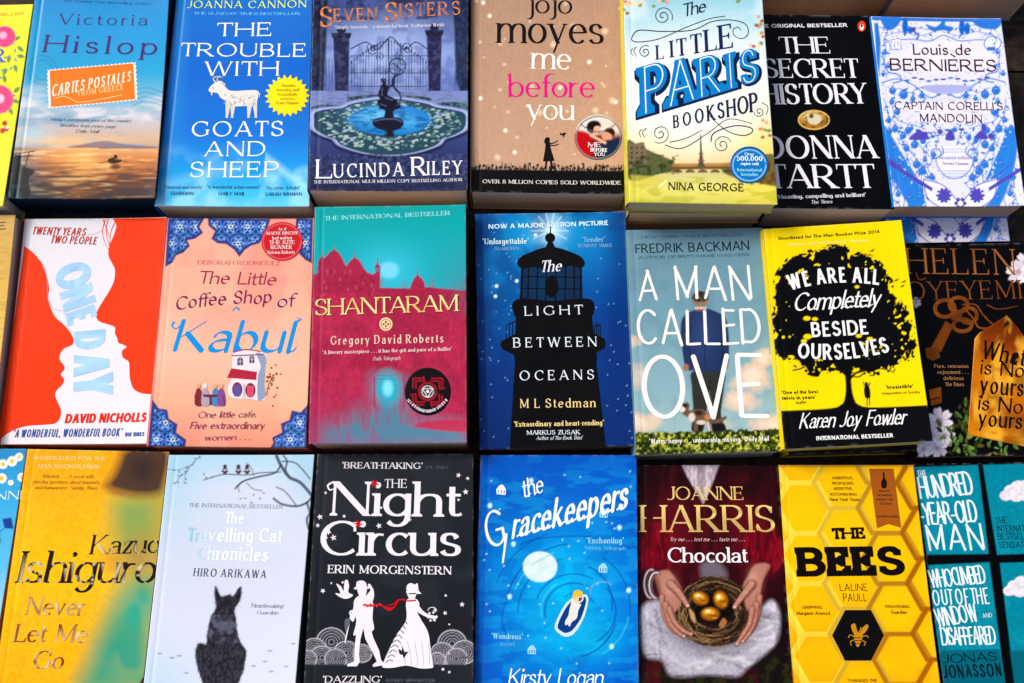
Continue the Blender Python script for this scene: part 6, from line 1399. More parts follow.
def circus():
    b = Book('circus', 'paperback_book', 'charcoal paperback with a white cut-paper couple joined by a red scarf', base='#2c3038', spine='#16181d', group='paperback novels', mat=M_MATT)
    v = b.cv; X_, Y_ = v.X, v.Y
    v.grad((0, 40), (200, 690), [(0, '#2e3138'), (.5, '#262a33'), (1, '#1f2229')]); v.mix(np.clip((v.n(90, 2) - .5) * 2, 0, .3), '#3a3e48')
    W_, R1 = '#ebe8ec', '#d0202c'
    b.text("'BREATHTAKING'", 118, 79, 344, 81, 18, 'bold', W_, SM); b.text('THE TIMES', 352, 80, 416, 81, 8, 'serif', '#6a6e78', SM)
    b.text('THE', 238, 134, 300, 134, 25, 'serif', W_, TT)
    S1 = dict(ST['bold'], tk=.17, tn=.06, se=.07, sp=.09)
    b.text('Night', 84, 212, 450, 216, 98, S1, W_, TT); b.text('Circus', 54, 324, 452, 326, 98, S1, W_, TT)
    b.stroke(sm([(88, 120), (78, 128), (84, 140), (96, 136)]), 6, W_, TT, 3)
    for x, y in ((210, 122), (164, 236)):
        b.shape(star(x, y, 14, 6, .4, 10), R1, 'red_star'); b.shape(ell(x, y, 6), R1, 'red_star')
    b.text('ERIN MORGENSTERN', 78, 374, 426, 378, 23, 'bold', W_, AU)
    R_ = random.Random(5)
    stars = [(446, 99, 8), (472, 108, 6), (466, 146, 9), (446, 168, 5), (72, 148, 5), (56, 216, 9), (50, 240, 7), (80, 258, 9), (94, 274, 10), (74, 274, 5), (64, 424, 8), (222, 241, 9), (308, 224, 6), (124, 214, 6), (410, 437, 5), (456, 462, 8), (380, 478, 7), (408, 486, 7), (378, 502, 8), (420, 518, 4), (402, 644, 6), (420, 652, 5), (420, 600, 4), (120, 400, 5), (88, 402, 4), (228, 190, 5)]
    for i, (x, y, r) in enumerate(stars): b.shape(star(x, y, r, 5, .42, i * 23), W_ if i % 4 else '#f0dfe6', 'star')
    # scalloped clouds at the foot, right and left
    for cx, cy, r in ((88, 568, 42), (40, 590, 34), (130, 598, 34), (62, 612, 34), (100, 616, 30), (20, 616, 26), (175, 600, 26), (428, 572, 40), (400, 600, 32), (462, 596, 34), (440, 614, 30), (386, 618, 22)):
        v.poly(ell(cx, cy, r, r * .95), '#2a2d36', 2)
        for k in range(5): v.line(ell(cx, cy, r * (1 - .2 * k), r * (1 - .2 * k) * .95, n=26), 3 if k == 0 else 2, '#cfccd6', 2, .9 if k == 0 else .65)
    v.mix(np.clip((Y_ - 628) / 5, 0, 1), '#262a32')
    # man
    M_ = 'paper_man'
    b.shape(sm([(158, 412), (160, 398), (176, 395), (186, 402), (187, 412)], n=4) + [(194, 414), (194, 418), (152, 420), (152, 415)], W_, M_)
    b.shape(sm([(163, 418), (186, 416), (186, 432), (180, 440), (170, 440), (164, 432)], True), W_, M_)
    b.shape(sm([(165, 438), (184, 436), (200, 448), (206, 462), (204, 500), (208, 530), (196, 540), (190, 530), (176, 530), (160, 544), (150, 548), (158, 510), (152, 480), (152, 452)], True), W_, M_)
    b.shape(sm([(186, 440), (198, 422), (190, 410), (196, 404), (206, 420), (208, 440), (200, 458)], True), W_, M_)
    b.shape(sm([(154, 456), (164, 462), (158, 486), (150, 510), (140, 500), (144, 486), (148, 480)], True), W_, M_)
    b.shape([(160, 520), (180, 520), (170, 560), (166, 600), (168, 624), (160, 636), (132, 636), (134, 630), (152, 622), (154, 580)], W_, M_)
    b.shape([(176, 520), (196, 520), (206, 556), (222, 590), (228, 618), (238, 632), (206, 638), (204, 632), (216, 622), (204, 596), (184, 560)], W_, M_)
    b.stroke(sm([(144, 496), (140, 484), (150, 480), (156, 490)]), 4, W_, M_); b.stroke([(143, 492), (126, 570)], 3.5, W_, M_)
    b.shape(sm([(126, 506), (142, 504), (134, 530), (128, 540)], True), '#6a6e78', M_)
    # woman
    F_ = 'paper_woman'
    b.shape([(302, 418), (326, 404), (331, 402), (334, 424), (342, 432), (322, 432), (306, 432), (298, 428)], W_, F_); b.shape(ell(312, 416, 13, 14), W_, F_)
    b.shape(sm([(302, 424), (326, 424), (324, 442), (312, 446), (304, 440)], True), W_, F_)
    b.shape(sm([(304, 446), (326, 446), (336, 462), (330, 482), (340, 504), (360, 540), (368, 590), (374, 630), (372, 640), (340, 642), (300, 634), (262, 640), (236, 640), (232, 632), (250, 590), (270, 550), (296, 512), (300, 488), (298, 462)], True, 5), W_, F_)
    b.shape(sm([(330, 460), (344, 478), (362, 490), (380, 494), (384, 502), (364, 500), (338, 488), (326, 476)], True), W_, F_)
    for k in range(9): b.stroke(sm([(240 + k * 5, 626 - k * 14), (252 + k * 5, 618 - k * 14), (262 + k * 5, 622 - k * 13)]), 2.2, '#34383f', F_)
    for k in range(5): b.stroke(sm([(282 + k * 20, 566), (292 + k * 18, 600), (296 + k * 17, 632)]), 1.4, '#b8b6c0', F_)
    b.shape([(276, 586), (286, 592), (288, 580), (294, 596), (306, 594), (298, 604), (292, 614), (288, 604), (280, 602)], '#2c3038', F_)
    b.stroke([(306, 432), (326, 431)], 3, '#2c3038', F_); b.stroke(ell(372, 480, 12, 10, 180, 360), 2, W_, F_)
    for k in range(6): b.shape(star(372 + 12 * math.cos(k), 496 + 12 * math.sin(k), 5, 5), W_, 'star')
    # scarf
    b.stroke(sm([(180, 462), (200, 466), (222, 462), (238, 470), (252, 478), (268, 466), (276, 450), (262, 462), (250, 464)]), 5, R1, 'red_scarf', 3); b.stroke(sm([(276, 450), (290, 448), (304, 452), (326, 450)]), 4, R1, 'red_scarf')
    b.stroke(sm([(238, 470), (252, 474), (266, 470)]), 9, R1, 'red_scarf', 4)
    for k in range(6): b.shape(ell(180 + k * 9, 464 + 3 * math.sin(k * 2), 3), '#e8404a', 'red_scarf')
    # dove
    b.shape(sm([(102, 404), (116, 412), (122, 424), (126, 396), (134, 394), (138, 410), (136, 428), (148, 434), (146, 440), (132, 446), (118, 444), (104, 436), (100, 430), (114, 430)], True, 4), W_, 'dove')
    b.text("'DAZZLING'", 64, 682, 230, 682, 18, 'bold', W_, SM); b.text('AUDREY NIFFENEGGER', 240, 680, 380, 680, 8, 'serif', '#7a7e88', SM)
    b.finish()

def grace():
    b = Book('grace', 'paperback_book', 'glowing blue paperback with a pale moon and a figure in a small boat', base='#0f6fd0', spine='#0a1a38', group='paperback novels')
    v = b.cv; X_, Y_ = v.X, v.Y
    v.mix(np.ones(X_.shape), '#0a62c8')
    d = np.hypot((X_ - 260) / 1.0, (Y_ - 440) / 1.15)
    v.mix(np.clip(1.05 - d / 250, 0, 1), '#12a6ea'); v.mix(np.clip(1 - d / 160, 0, 1) * .9, '#20c2f0'); v.glow(120, 330, 90, 120, '#1690dc', .5); v.glow(330, 560, 90, 50, '#18c8ec', .7)
    v.mix(np.clip((v.n(60, 4) - .5) * 3, 0, .25), '#0a4cb0'); v.mix(np.clip((v.n(30, 9, 3, ax=.5, ay=1.6) - .52) * 2, 0, .18), '#3ccaf2')
    v.mix(np.clip((120 - Y_) / 90, 0, .5), '#0b50c0'); v.mix(np.clip((70 - X_) / 60, 0, .5), '#0b4fb8')
    for (cx, cy, rx, ry, a0, a1, w) in ((300, 480, 200, 190, 190, 262, 4), (300, 480, 165, 150, 180, 255, 3.5), (290, 480, 80, 78, 165, 290, 4), (290, 480, 108, 104, 200, 300, 3.5), (300, 480, 52, 50, 230, 330, 3), (300, 480, 110, 100, -40, 60, 4), (290, 470, 126, 140, 20, 80, 4.5), (300, 460, 100, 110, -70, 10, 4), (280, 500, 190, 130, 150, 200, 3.5), (300, 470, 150, 160, 300, 370, 3.5), (290, 300, 150, 30, 190, 290, 3), (300, 480, 240, 230, 200, 250, 2.5)):
        v.line(ell(cx, cy, rx, ry, a0, a1, 30), w, '#0c4ca6', 3.5, .8)
    for (cx, cy, rx, ry, a0, a1) in ((292, 480, 92, 90, 170, 240), (298, 470, 150, 150, 10, 60), (300, 480, 185, 175, 200, 250)): v.line(ell(cx, cy, rx, ry, a0, a1, 24), 3, '#5ce0f8', 4, .5)
    v.ball(197, 356, 48, 43, '#dff0ee', .08); v.mix((np.hypot((X_ - 197) / 46, (Y_ - 356) / 41) < 1) * np.clip((v.n(18, 5) - .5) * 3, 0, .35), '#b4d6e0'); v.line([(172, 350), (225, 322)], 3, '#1f7cc0', 2, .5)
    R_ = random.Random(7)
    for k in range(40): v.ball(R_.uniform(30, 460), R_.uniform(60, 660), 2.5, 2.5, '#b8e8fa', .8, .8)
    for x, y in ((111, 440), (122, 292), (172, 114), (446, 422), (420, 246), (56, 184), (398, 580)): v.ball(x, y, 6, 7, '#c8f2fc', .8)
    W_ = '#eef6fb'
    # caged houses
    for x, y, s_ in ((88, 140, 1), (376, 206, .9), (374, 360, .95), (174, 590, .9)):
        al = W_ if s_ == 1 else '#a8d8f2'
        b.shape([(x - 13 * s_, y + 12 * s_), (x - 14 * s_, y - 2 * s_), (x - 6 * s_, y - 12 * s_), (x + 2 * s_, y - 16 * s_), (x + 8 * s_, y - 10 * s_), (x + 13 * s_, y - 2 * s_), (x + 12 * s_, y + 14 * s_)], al, 'cage')
        for k in range(3): b.stroke([(x - 8 * s_ + k * 8 * s_, y + 0), (x - 8 * s_ + k * 8 * s_, y + 10 * s_)], 2.4, '#1a66b8', 'cage')
    # boat with sleeper
    b.shape(sm([(238, 524), (262, 470), (284, 446), (318, 434), (330, 438), (332, 456), (320, 500), (296, 540), (276, 552), (256, 548)], True, 5), '#d4e4ee', 'boat'); b.shape(sm([(246, 522), (268, 474), (290, 450), (318, 440), (326, 446), (324, 464), (312, 500), (290, 532), (272, 542), (258, 538)], True, 5), '#123f8e', 'boat')
    b.shape(sm([(288, 444), (300, 440), (306, 458), (312, 462), (304, 480), (300, 500), (286, 512), (280, 524), (274, 518), (268, 520), (268, 508), (276, 494), (280, 474), (284, 460)], True, 5), '#eae6e0', 'sleeper'); b.shape(ell(298, 448, 8, 9), '#f0d4b8', 'sleeper')
    b.shape(sm([(288, 438), (294, 424), (308, 422), (317, 430), (312, 444), (302, 440), (292, 446)], True), '#f0c24a', 'sleeper'); b.stroke(sm([(300, 458), (314, 452), (318, 440)]), 4, '#f0dcc8', 'sleeper')
    v.line(ell(372, 424, 34, 26, 160, 320), 2.5, '#9ab0c0', 2.5, .7)
    Sg = dict(ST['script'], tk=.10, tn=.055, sl=.2, sp=.05, cur=1)
    b.text('the', 150, 164, 208, 146, 52, Sg, W_, TT)
    b.text('G', 50, 306, 104, 290, 102, dict(Sg, sl=.1, tk=.08), W_, TT); b.stroke(sm([(102, 262), (98, 300), (92, 346)]), 8, W_, TT, 5)
    b.text('racekeepers', 116, 278, 440, 192, 78, dict(Sg, sl=.12, tk=.12, tn=.07), W_, TT, h1=88, up=1)
    b.text("'Enchanting'", 328, 290, 432, 290, 16, 'bold', '#9ad8f4', SM); b.text('Sunday Telegraph', 322, 306, 438, 309, 9, 'serif', '#8ad0f0', SM)
    b.text("'Wondrous'", 60, 558, 148, 560, 15, 'bold', '#9ad8f4', SM); b.text('Stylist', 84, 578, 126, 578, 9, 'serif', '#8ad0f0', SM)
    b.text('Kirsty Logan', 106, 690, 372, 690, 46, dict(Sg, sl=.16), W_, AU)
    b.finish()

def choc():
    b = Book('choc', 'paperback_book', 'dark red paperback with hands holding a nest of golden eggs', base='#3a0a14', spine='#140608', group='paperback novels')
    v = b.cv; X_, Y_ = v.X, v.Y
    v.grad((0, 60), (0, 690), [(0, '#24080e'), (.3, '#4a0c18'), (.55, '#4c0c1a'), (.75, '#1c0c10'), (1, '#1c1c12')])
    v.mix(np.clip((v.n(60, 3, ax=1.3, ay=.5) - .45) * 3, 0, .6), '#5e1220'); v.mix(np.clip((v.n(30, 5, ax=2, ay=.4) - .5) * 4, 0, .55), '#1c060c')
    v.mix(np.clip((70 - X_) / 50, 0, 1) * .8, '#160508'); v.mix(np.clip((X_ - 380) / 50, 0, 1) * .7, '#1a070c')
    v.poly(sm([(40, 260), (90, 180), (130, 150), (160, 200), (170, 300), (120, 360), (60, 380), (36, 340)], True), '#6e1424', 40, .6); v.poly(sm([(280, 160), (350, 190), (400, 280), (420, 360), (360, 380), (300, 330)], True), '#6e1424', 40, .6)
    # collar
    v.poly([(146, 70), (250, 70), (236, 110), (220, 150), (206, 180), (184, 140), (160, 100)], '#b8aab4', 6, .95); v.mix(np.clip((v.n(12, 7, ax=2, ay=.6) - .5) * 5, 0, .7) * (v.sd([(146, 70), (250, 70), (220, 150), (206, 180), (160, 100)]) < 0), '#e4dade')
    v.poly([(186, 70), (206, 70), (208, 150), (200, 150)], '#7a6a78', 8, .5)
    # sleeves
    for p in (sm([(30, 300), (70, 240), (130, 260), (128, 330), (120, 372), (84, 384), (44, 370)], True), sm([(330, 250), (392, 240), (424, 300), (418, 352), (372, 378), (336, 346)], True)):
        v.poly(p, '#7a0f22', 22, .9); mm = v.sd(p) < 6; v.mix(mm * np.clip((v.n(24, 31, 4, ax=2.2, ay=.5) - .46) * 5, 0, .6), '#3a0810'); v.mix(mm * np.clip((v.n(18, 37, 3, ax=2, ay=.5) - .56) * 6, 0, .5), '#a81c34')
    # linen apron: broad soft folds
    ap = sm([(30, 480), (70, 450), (110, 460), (180, 530), (300, 540), (370, 470), (400, 450), (420, 490), (414, 560), (380, 600), (330, 640), (300, 664), (220, 660), (120, 664), (90, 620), (40, 600)], True)
    v.poly(ap, '#b4afbc', 14, .98); m = v.sd(ap) < 0; R_ = random.Random(31)
    keep = v.c.copy()
    for k in range(46):
        x0, y0 = R_.uniform(30, 410), R_.uniform(455, 640); a = R_.uniform(-35, 35) + (60 if x0 < 110 else (-60 if x0 > 350 else 0)); L_ = R_.uniform(40, 120)
        p = sm([(x0, y0), (x0 + L_ * .5 * math.cos(rad(a)), y0 + L_ * .5 * math.sin(rad(a)) + R_.uniform(-12, 12)), (x0 + L_ * math.cos(rad(a)), y0 + L_ * math.sin(rad(a)))])
        v.line(p, R_.uniform(3, 10), ('#d9d5de', '#5c5666', '#ebe8ee')[k % 3], R_.uniform(8, 16), .55)
    v.c = np.where(m[..., None], v.c, keep); v.mix(m * np.clip((v.n(5, 19, 2) - .5) * 3, 0, .2), '#f2eef4')
    v.mix(np.clip(1 - np.abs(v.sd(ap)) / 9, 0, 1) * .35, '#4a4450')
    v.poly(sm([(200, 350), (240, 340), (270, 370), (262, 400), (210, 400)], True), '#8c8692', 18, .6)
    v.mix(np.clip((v.n(20, 22) - .5) * 5, 0, .5) * (Y_ > 600) * (((X_ < 80) | (X_ > 380)) | (Y_ > 660)), '#3c3e1c')
    sk, sh = '#b88474', '#5e2e2a'
    v.ball(238, 500, 128, 96, '#120a08', .5, .75)
    # nest of twigs
    v.ball(238, 482, 112, 96, '#2a1c12', .12); R_ = random.Random(12)
    for k in range(330):
        a = R_.uniform(0, 360); r = R_.uniform(.5, 1.04); l = R_.uniform(14, 50); p = ell(238, 482, 112 * r, 96 * r, a, a + l, 6); o_ = R_.uniform(-7, 7); p = [(x + R_.uniform(-2, 2) + o_ * math.sin(i), y + R_.uniform(-2, 2)) for i, (x, y) in enumerate(p)]
        v.line(p, R_.uniform(1.2, 2.4), R_.choice(('#8a6a48', '#4c3422', '#a88a62', '#1c120c', '#5e4630', '#2c1e14')), 1.8, .85)
    v.ball(230, 466, 66, 50, '#0e0806', .35, .92)
    for x, y, rx, ry, rot in ((198, 446, 27, 21, 20), (256, 450, 22, 29, -20), (226, 490, 29, 21, 0)):
        v.ball(x, y, rx, ry, '#3e2408', .12, rot=rot); v.ball(x - 1, y - 2, rx * .86, ry * .84, '#a86a14', .35, rot=rot); v.ball(x - 4, y - 6, rx * .55, ry * .45, '#e8b040', .6, rot=rot); v.ball(x - 7, y - 9, rx * .22, ry * .18, '#fff4cc', .6); v.ball(x + rx * .4, y + ry * .45, rx * .26, ry * .16, '#d88c2c', .8, .8); v.ball(x + rx * .1, y + ry * .1, rx * .5, ry * .14, '#5a3408', .8, .7, rot=rot + 10)
    v.poly(sm([(166, 474), (180, 488), (184, 514), (172, 502)], True), '#d8b880', 4, .7); v.poly(sm([(250, 520), (262, 500), (272, 512), (260, 526)], True), '#c08a5c', 4, .7)
    # wrists, palms, then each finger with its shadow side, knuckles and nail
    v.poly(sm([(72, 378), (106, 366), (128, 392), (146, 424), (138, 470), (112, 484), (92, 462), (80, 420)], True), sk, 7); v.poly(sm([(392, 352), (352, 350), (330, 386), (318, 412), (326, 470), (346, 486), (362, 458), (372, 400)], True), sk, 7)
    v.poly(sm([(72, 380), (84, 400), (92, 450), (106, 480), (88, 462), (76, 420)], True), sh, 7, .55); v.poly(sm([(388, 356), (374, 396), (364, 452), (350, 484), (372, 440), (384, 396)], True), sh, 7, .55)
    v.glow(112, 410, 16, 24, '#deb09e', .6); v.glow(346, 396, 14, 26, '#deb09e', .6)
    for k in range(4): v.line(ell(60 + k * 7, 404 + k * 2, 20, 40 - 2 * k, 95, 285, 18), 3.6, ('#c8c4ca', '#4a464c', '#dedade', '#6a666c')[k], 2.5)
    def finger(p, w0, w1):
        P = sm(p, n=7)
        for i, (x, y) in enumerate(P):
            w = w0 + (w1 - w0) * i / (len(P) - 1); v.ball(x, y, w * .66, w * .66, '#1c0e0c', .5, .35)
        for i, (x, y) in enumerate(P):
            w = w0 + (w1 - w0) * i / (len(P) - 1); v.ball(x, y, w * .5, w * .5, '#8e5a4c', .3)
        for i, (x, y) in enumerate(P):
            w = w0 + (w1 - w0) * i / (len(P) - 1); v.ball(x - w * .08, y - w * .1, w * .36, w * .36, '#c4907e', .7, .8)
        for f in (.38, .7):
            x, y = P[int(f * (len(P) - 1))]; v.ball(x, y, w0 * .2, w0 * .12, '#dcae9c', .9, .6); v.line([(x - 4, y + 3), (x + 4, y + 3)], 1, '#7a463c', 2, .5)
        v.ball(P[-1][0], P[-1][1] - 1, w1 * .3, w1 * .26, '#ecc8bc', .4)
    finger([(90, 440), (94, 484), (108, 520), (128, 542)], 15, 9); finger([(100, 462), (110, 506), (130, 536), (152, 552)], 17, 10); finger([(110, 474), (126, 512), (150, 536), (172, 546)], 16, 10)
    finger([(114, 404), (134, 424), (150, 446), (162, 466)], 22, 12)
    finger([(364, 440), (360, 488), (346, 528), (330, 546)], 17, 10); finger([(356, 462), (350, 508), (334, 544), (316, 566)], 17, 10); finger([(344, 474), (336, 516), (320, 544), (300, 574)], 16, 10)
    finger([(344, 404), (326, 428), (308, 450), (294, 470)], 22, 12)
    gold = lambda x, y: c('#e9cc84') * (.65 + .45 * math.sin(y * .12 + 1.2) ** 2)
    b.text('JOANNE', 106, 168, 318, 168, 38, dict(ST['serif'], sp=.08), gold, AU); b.text('HARRIS', 30, 258, 408, 258, 76, dict(ST['serif'], sp=.10), gold, AU)
    b.text('Try me . . . test me . . . taste me . . .', 112, 284, 322, 284, 11, 'italic', '#e4c8c0', SM)
    b.text('Chocolat', 106, 344, 330, 344, 42, dict(ST['bold'], tk=.17, tn=.07, sp=.08), '#f2eef0', TT)
    b.finish()

def bees():
    b = Book('bees', 'paperback_book', 'honey-yellow paperback with hexagon cells and a bee on a black hexagon', base='#f4b70c', spine='#d89a08', group='paperback novels')
    v = b.cv; X_, Y_ = v.X, v.Y
    v.grad((0, 60), (0, 690), [(0, '#f2b90c'), (.4, '#f6c20c'), (1, '#ecab0a')]); v.mix(np.clip((v.n(120, 2) - .45) * 2, 0, .5), '#f8ca1c')
    # honeycomb: cell centres measured on the cover, one column every 112 units, rows 142
    H_ = []
    def hexa(cx, cy, r=82): return [(cx + r * k[0] + (cy - 330) * 0, cy + 71 * k[1]) for k in ((-1, 0), (-.5, -1), (.5, -1), (1, 0), (.5, 1), (-.5, 1))]
    ox = lambda y: (y - 546) * .105
    for i in range(-2, 4):
        for j_ in range(-5, 3):
            cy = 546 + j_ * 142 + (71 if i % 2 else 0); cx = 247 + i * 117 + ox(cy); H_.append((cx, cy))
    for cx, cy in H_:
        p = hexa(cx, cy, 80); t = np.clip((cx - 60) / 340, 0, 1)
        col = c('#f6e05a') * (1 - t) + c('#a86a08') * t
        sl = v._box(p, 12)
        if sl is None: continue
        z = v._sub(sl); z.mix(np.clip(.5 - (z.sd(p + [p[0]], False) - 6.5) / 2.5, 0, 1), col); v.c[sl] = z.c
        z.mix(np.clip(.5 - z.sd([(cx + (x - cx) * .8, cy + (y - cy) * .8) for x, y in p]) / 30, 0, 1) * .35, c('#fbd02a'))
        v.c[sl] = z.c
    v.line([(24, 72), (402, 72)], 5, '#a8720a', 4, .7)
    b.shape(hexa(247, 549, 73), '#141210', 'hexagon_badge')
    for p, w in ((sm([(238, 548), (230, 534), (228, 520), (238, 516), (243, 530), (246, 544)], True), 0), (sm([(252, 546), (258, 530), (272, 518), (276, 526), (266, 542), (254, 550)], True), 0), (sm([(236, 548), (248, 540), (260, 550), (256, 566), (246, 582), (238, 566)], True), 0)):
        b.shape(p, '#c8922a', 'bee_emblem')
    for y in (556, 564, 572): b.stroke([(237, y), (258, y)], 2.2, '#141210', 'bee_emblem')
    for p in ([(236, 552), (224, 548), (220, 556)], [(236, 562), (226, 566), (228, 578)], [(260, 552), (272, 550), (276, 556)], [(258, 564), (268, 568), (264, 578)], [(244, 540), (240, 528)], [(250, 540), (256, 526)]): b.stroke(sm(p), 2.4, '#c8922a', 'bee_emblem')
    b.shape([(278, 80), (346, 80), (368, 246), (332, 236), (300, 248)], '#a86428', 'bookmark_ribbon')
    b.shape(sm([(316, 92), (321, 92), (322, 106), (328, 118), (326, 134), (314, 134), (312, 118), (317, 106)], True, 4), '#2a1810', 'bookmark_ribbon')
    for t, x0, x1, y in (('BAILEYS', 306, 336, 146), ('WOMENS', 302, 342, 158), ('PRIZE FOR', 300, 346, 170), ('FICTION', 308, 342, 182), ('SHORTLISTED', 300, 362, 218)): b.text(t, x0, y, x1, y, 6, 'heavy', '#4a2a14', 'ribbon_lettering')
    K = '#181008'
    S1 = dict(ST['slab'], tk=.25, tn=.16)
    b.text('THE', 176, 279, 268, 277, 32, S1, K, TT); b.text('BEES', 78, 384, 382, 380, 82, dict(S1, tk=.30, tn=.19, st=.17, se=.05, sp=.05), K, TT)
    b.text('LALINE', 196, 424, 274, 424, 20, 'thin', '#3a2408', AU); b.text('PAULL', 206, 453, 272, 453, 21, 'thin', '#3a2408', AU)
    for t, x0, x1, y in (('AMBITIOUS,', 174, 234, 110), ('PROPULSIVE,', 174, 236, 125), ('ADDICTIVE,', 178, 232, 140), ('ASTONISHING', 168, 244, 156), ('GRIPPING', 90, 146, 474), ('FRIGHTENING', 324, 392, 472)): b.text(t, x0, y, x1, y, 8, 'sans', '#5a3c08', SM)
    for t, x0, x1, y in (('New York Times', 168, 252, 171), ('Margaret Atwood', 74, 168, 491), ('Guardian', 340, 384, 488)): b.text(t, x0, y, x1, y, 9, 'sans', '#5a3c08', SM)
    b.text("'CHANGES THE", 218, 680, 300, 680, 8, 'sans', '#5a3c08', SM)
    b.finish()

def jonas():
    b = Book('jonas', 'paperback_book', 'black and teal paperback in panels with white hand lettering and small clouds', base='#08080a', spine='#0a0a0c', group='paperback novels')
    v = b.cv; X_, Y_ = v.X, v.Y
    T_ = '#1590a6'
    panels = ([(55, 76), (236, 70), (266, 320), (92, 322)], [(250, 70), (430, 66), (450, 318), (290, 322)], [(96, 352), (268, 344), (312, 683), (136, 686)], [(298, 346), (470, 340), (520, 683), (340, 686)])
    for p in panels:
        v.poly(p, T_, 3); m = (v.sd(p) < -1); v.mix(m * np.clip((v.n(50, 4) - .5) * 3, 0, .4), '#2aa0b4'); v.mix(m * np.clip((v.n(6, 8, 2) - .5) * 2, 0, .25), '#0c6a80')
    v.poly([(128, 592), (298, 588), (312, 683), (140, 688)], '#0f6d80', 3); v.poly([(326, 592), (480, 588), (520, 683), (340, 688)], '#0f6d80', 3)
    for cx, cy in ((335, 150), (345, 418)):
        for dx, dy, r in ((-20, 6, 18), (-6, -8, 20), (14, -18, 22), (34, -20, 22), (40, 4, 24), (10, 6, 22)):
            v.ball(cx + dx, cy + dy, r, r * .8, '#ece4ea', .1)
        v.mix((((X_ - cx - 10) / 50) ** 2 + ((Y_ - cy + 4) / 34) ** 2 < 1) * np.clip((v.n(9, 5) - .5) * 4, 0, .4) * (v.c[..., 0] > .3), '#b8c0cc')
    W_ = '#e4f0f4'; S1 = dict(ST['hand'], tk=.10, tn=.08, jit=.025, sp=.13)
    b.text('THE', 68, 106, 92, 104, 20, S1, W_, TT); b.text('HUNDRED', 74, 166, 226, 152, 62, S1, W_, TT, h1=66); b.text('-YEAR-OLD', 78, 240, 240, 230, 62, S1, W_, TT); b.text('MAN', 96, 312, 256, 308, 72, S1, W_, TT)
    b.text('WHO CLIMBED', 104, 416, 262, 402, 50, S1, W_, TT); b.text('OUT OF THE', 112, 466, 268, 460, 44, S1, W_, TT); b.text('WINDOW', 122, 526, 238, 510, 50, S1, W_, TT); b.text('AND', 250, 500, 276, 498, 12, S1, W_, TT); b.text('DISAPPEARED', 134, 578, 290, 574, 50, S1, W_, TT)
    b.text('JONAS', 140, 628, 290, 620, 24, dict(S1, tk=.14), '#06222c', AU); b.text('JONASSON', 142, 670, 304, 664, 36, dict(S1, tk=.14), '#06222c', AU)
    for t, x0, x1, y in (('THE', 288, 318, 236), ('INTERNATIONAL', 290, 420, 258), ('BESTSELLING', 292, 410, 280), ('SENSATION', 296, 400, 304)): b.text(t, x0, y, x1, y - 2, 18, S1, '#0a3a4a', SM)
    b.finish()

# ------------------------------------------------------------------ build everything
for f_ in (yellow_floral, cartes, goats, sisters, jojo, paris, secret, corelli, top_books, tan, oneday, kabul, shantaram, light, ove, fowler, oyeyemi, daisy, ishi, cat, circus, grace, choc, bees, jonas):
    f_()

# the table the books lie on: dark stained boards
def _wood(nt, b):
    N = nt.nodes; L = nt.links
    tc = N.new('ShaderNodeTexCoord'); mp = N.new('ShaderNodeMapping'); mp.inputs['Scale'].default_value = (4, 60, 10)
    n = N.new('ShaderNodeTexNoise'); n.inputs['Scale'].default_value = 2.2; n.inputs['Detail'].default_value = 8; n.inputs['Roughness'].default_value = .65
    L.new(tc.outputs['Object'], mp.inputs[0]); L.new(mp.outputs[0], n.inputs['Vector'])
    n2 = N.new('ShaderNodeTexNoise'); n2.inputs['Scale'].default_value = 90; n2.inputs['Detail'].default_value = 5; L.new(tc.outputs['Object'], n2.inputs['Vector'])
    m = N.new('ShaderNodeMath'); m.operation = 'MULTIPLY'; L.new(n.outputs['Fac'], m.inputs[0]); L.new(n2.outputs['Fac'], m.inputs[1])
    r = N.new('ShaderNodeValToRGB'); r.color_ramp.elements[0].position = .16; r.color_ramp.elements[0].color = (.006, .004, .003, 1)
    r.color_ramp.elements[1].position = .42; r.color_ramp.elements[1].color = (.055, .03, .018, 1)
    L.new(m.outputs[0], r.inputs[0]); L.new(r.outputs[0], b.inputs['Base Color']); b.inputs['Roughness'].default_value = .7
    b.inputs['Specular IOR Level'].default_value = .2
    bp = N.new('ShaderNodeBump'); bp.inputs['Strength'].default_value = .4; bp.inputs['Distance'].default_value = .001; L.new(m.outputs[0], bp.inputs['Height']); L.new(bp.outputs[0], b.inputs['Normal'])
M_WOOD = node_mat('dark_stained_wood', _wood)
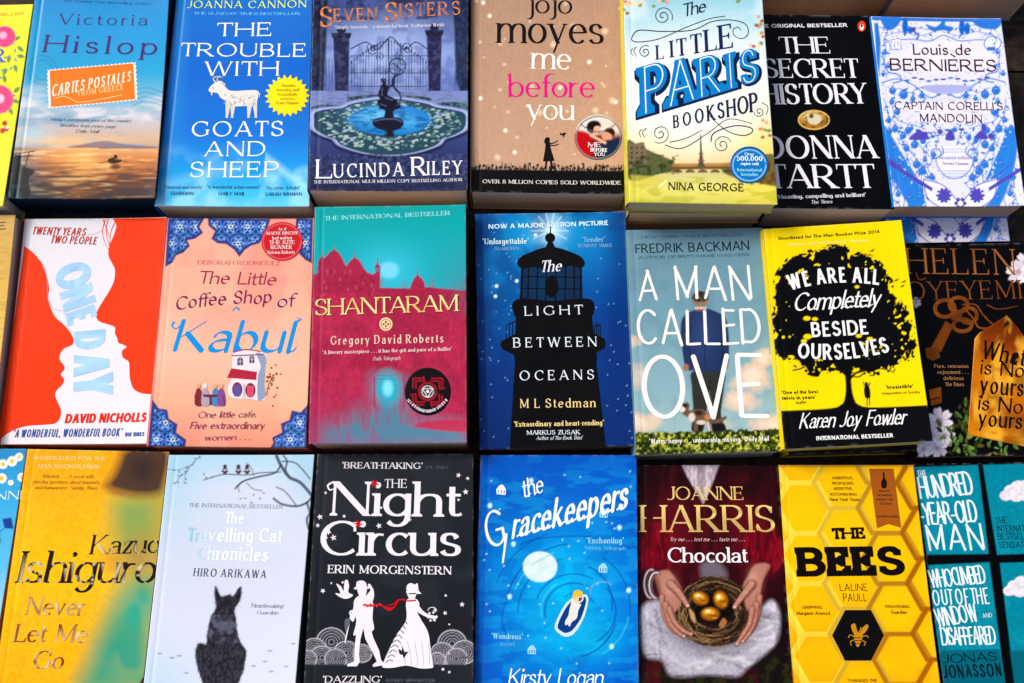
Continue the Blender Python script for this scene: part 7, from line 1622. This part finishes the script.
for k in range(13):
    y0 = -.72 + k * .12
    q = [(-1.1, y0 + .118), (1.1, y0 + .118), (1.1, y0), (-1.1, y0)]
    V, F = box_mesh(q, -.03, -.0004 - .0004 * (k % 2))
    if k == 0: AV, AF = [], []
    b_ = len(AV); AV += V; AF += [tuple(i + b_ for i in f) for f in F]
tb = mesh_obj('table_top', AV, [f[::-1] if 0 else f for f in AF], M_WOOD); tb['kind'] = 'structure'

# ------------------------------------------------------------------ camera and daylight
cam = bpy.data.objects.new('camera', bpy.data.cameras.new('camera')); C.objects.link(cam)
from mathutils import Matrix
cam.matrix_world = Matrix.Translation((0, 0, CAM_H)) @ Matrix.Rotation(CAM_TILT, 4, 'X') @ Matrix.Rotation(CAM_ROLL, 4, 'Z')
cam.data.lens = CAM_LENS; cam.data.sensor_width = 36; cam.data.clip_start = .01; cam.data.clip_end = 50
bpy.context.scene.camera = cam

SUN_EL, SUN_AZ = rad(44), rad(-58)        # azimuth from +Y (back of the table), towards the left
w = bpy.data.worlds.new('World'); bpy.context.scene.world = w; w.use_nodes = True
nt = w.node_tree; bg = nt.nodes['Background']
sky = nt.nodes.new('ShaderNodeTexSky'); sky.sky_type = 'NISHITA'; sky.sun_disc = False
sky.sun_elevation = SUN_EL; sky.sun_rotation = SUN_AZ; sky.dust_density = 5; sky.ozone_density = .6
nt.links.new(sky.outputs[0], bg.inputs[0]); bg.inputs[1].default_value = .15
sun = bpy.data.objects.new('sun', bpy.data.lights.new('sun', 'SUN')); C.objects.link(sun)
sun.data.energy = 2.62; sun.data.angle = rad(18); sun.data.color = (1, .955, .89)
d = Vector((math.sin(SUN_AZ) * math.cos(SUN_EL), math.cos(SUN_AZ) * math.cos(SUN_EL), math.sin(SUN_EL)))
sun.rotation_euler = d.to_track_quat('Z', 'Y').to_euler(); sun.location = (0, 0, 2)
s_ = bpy.context.scene
s_.view_settings.view_transform = 'Standard'; s_.view_settings.look = 'None'; s_.view_settings.exposure = 0; s_.view_settings.gamma = 1
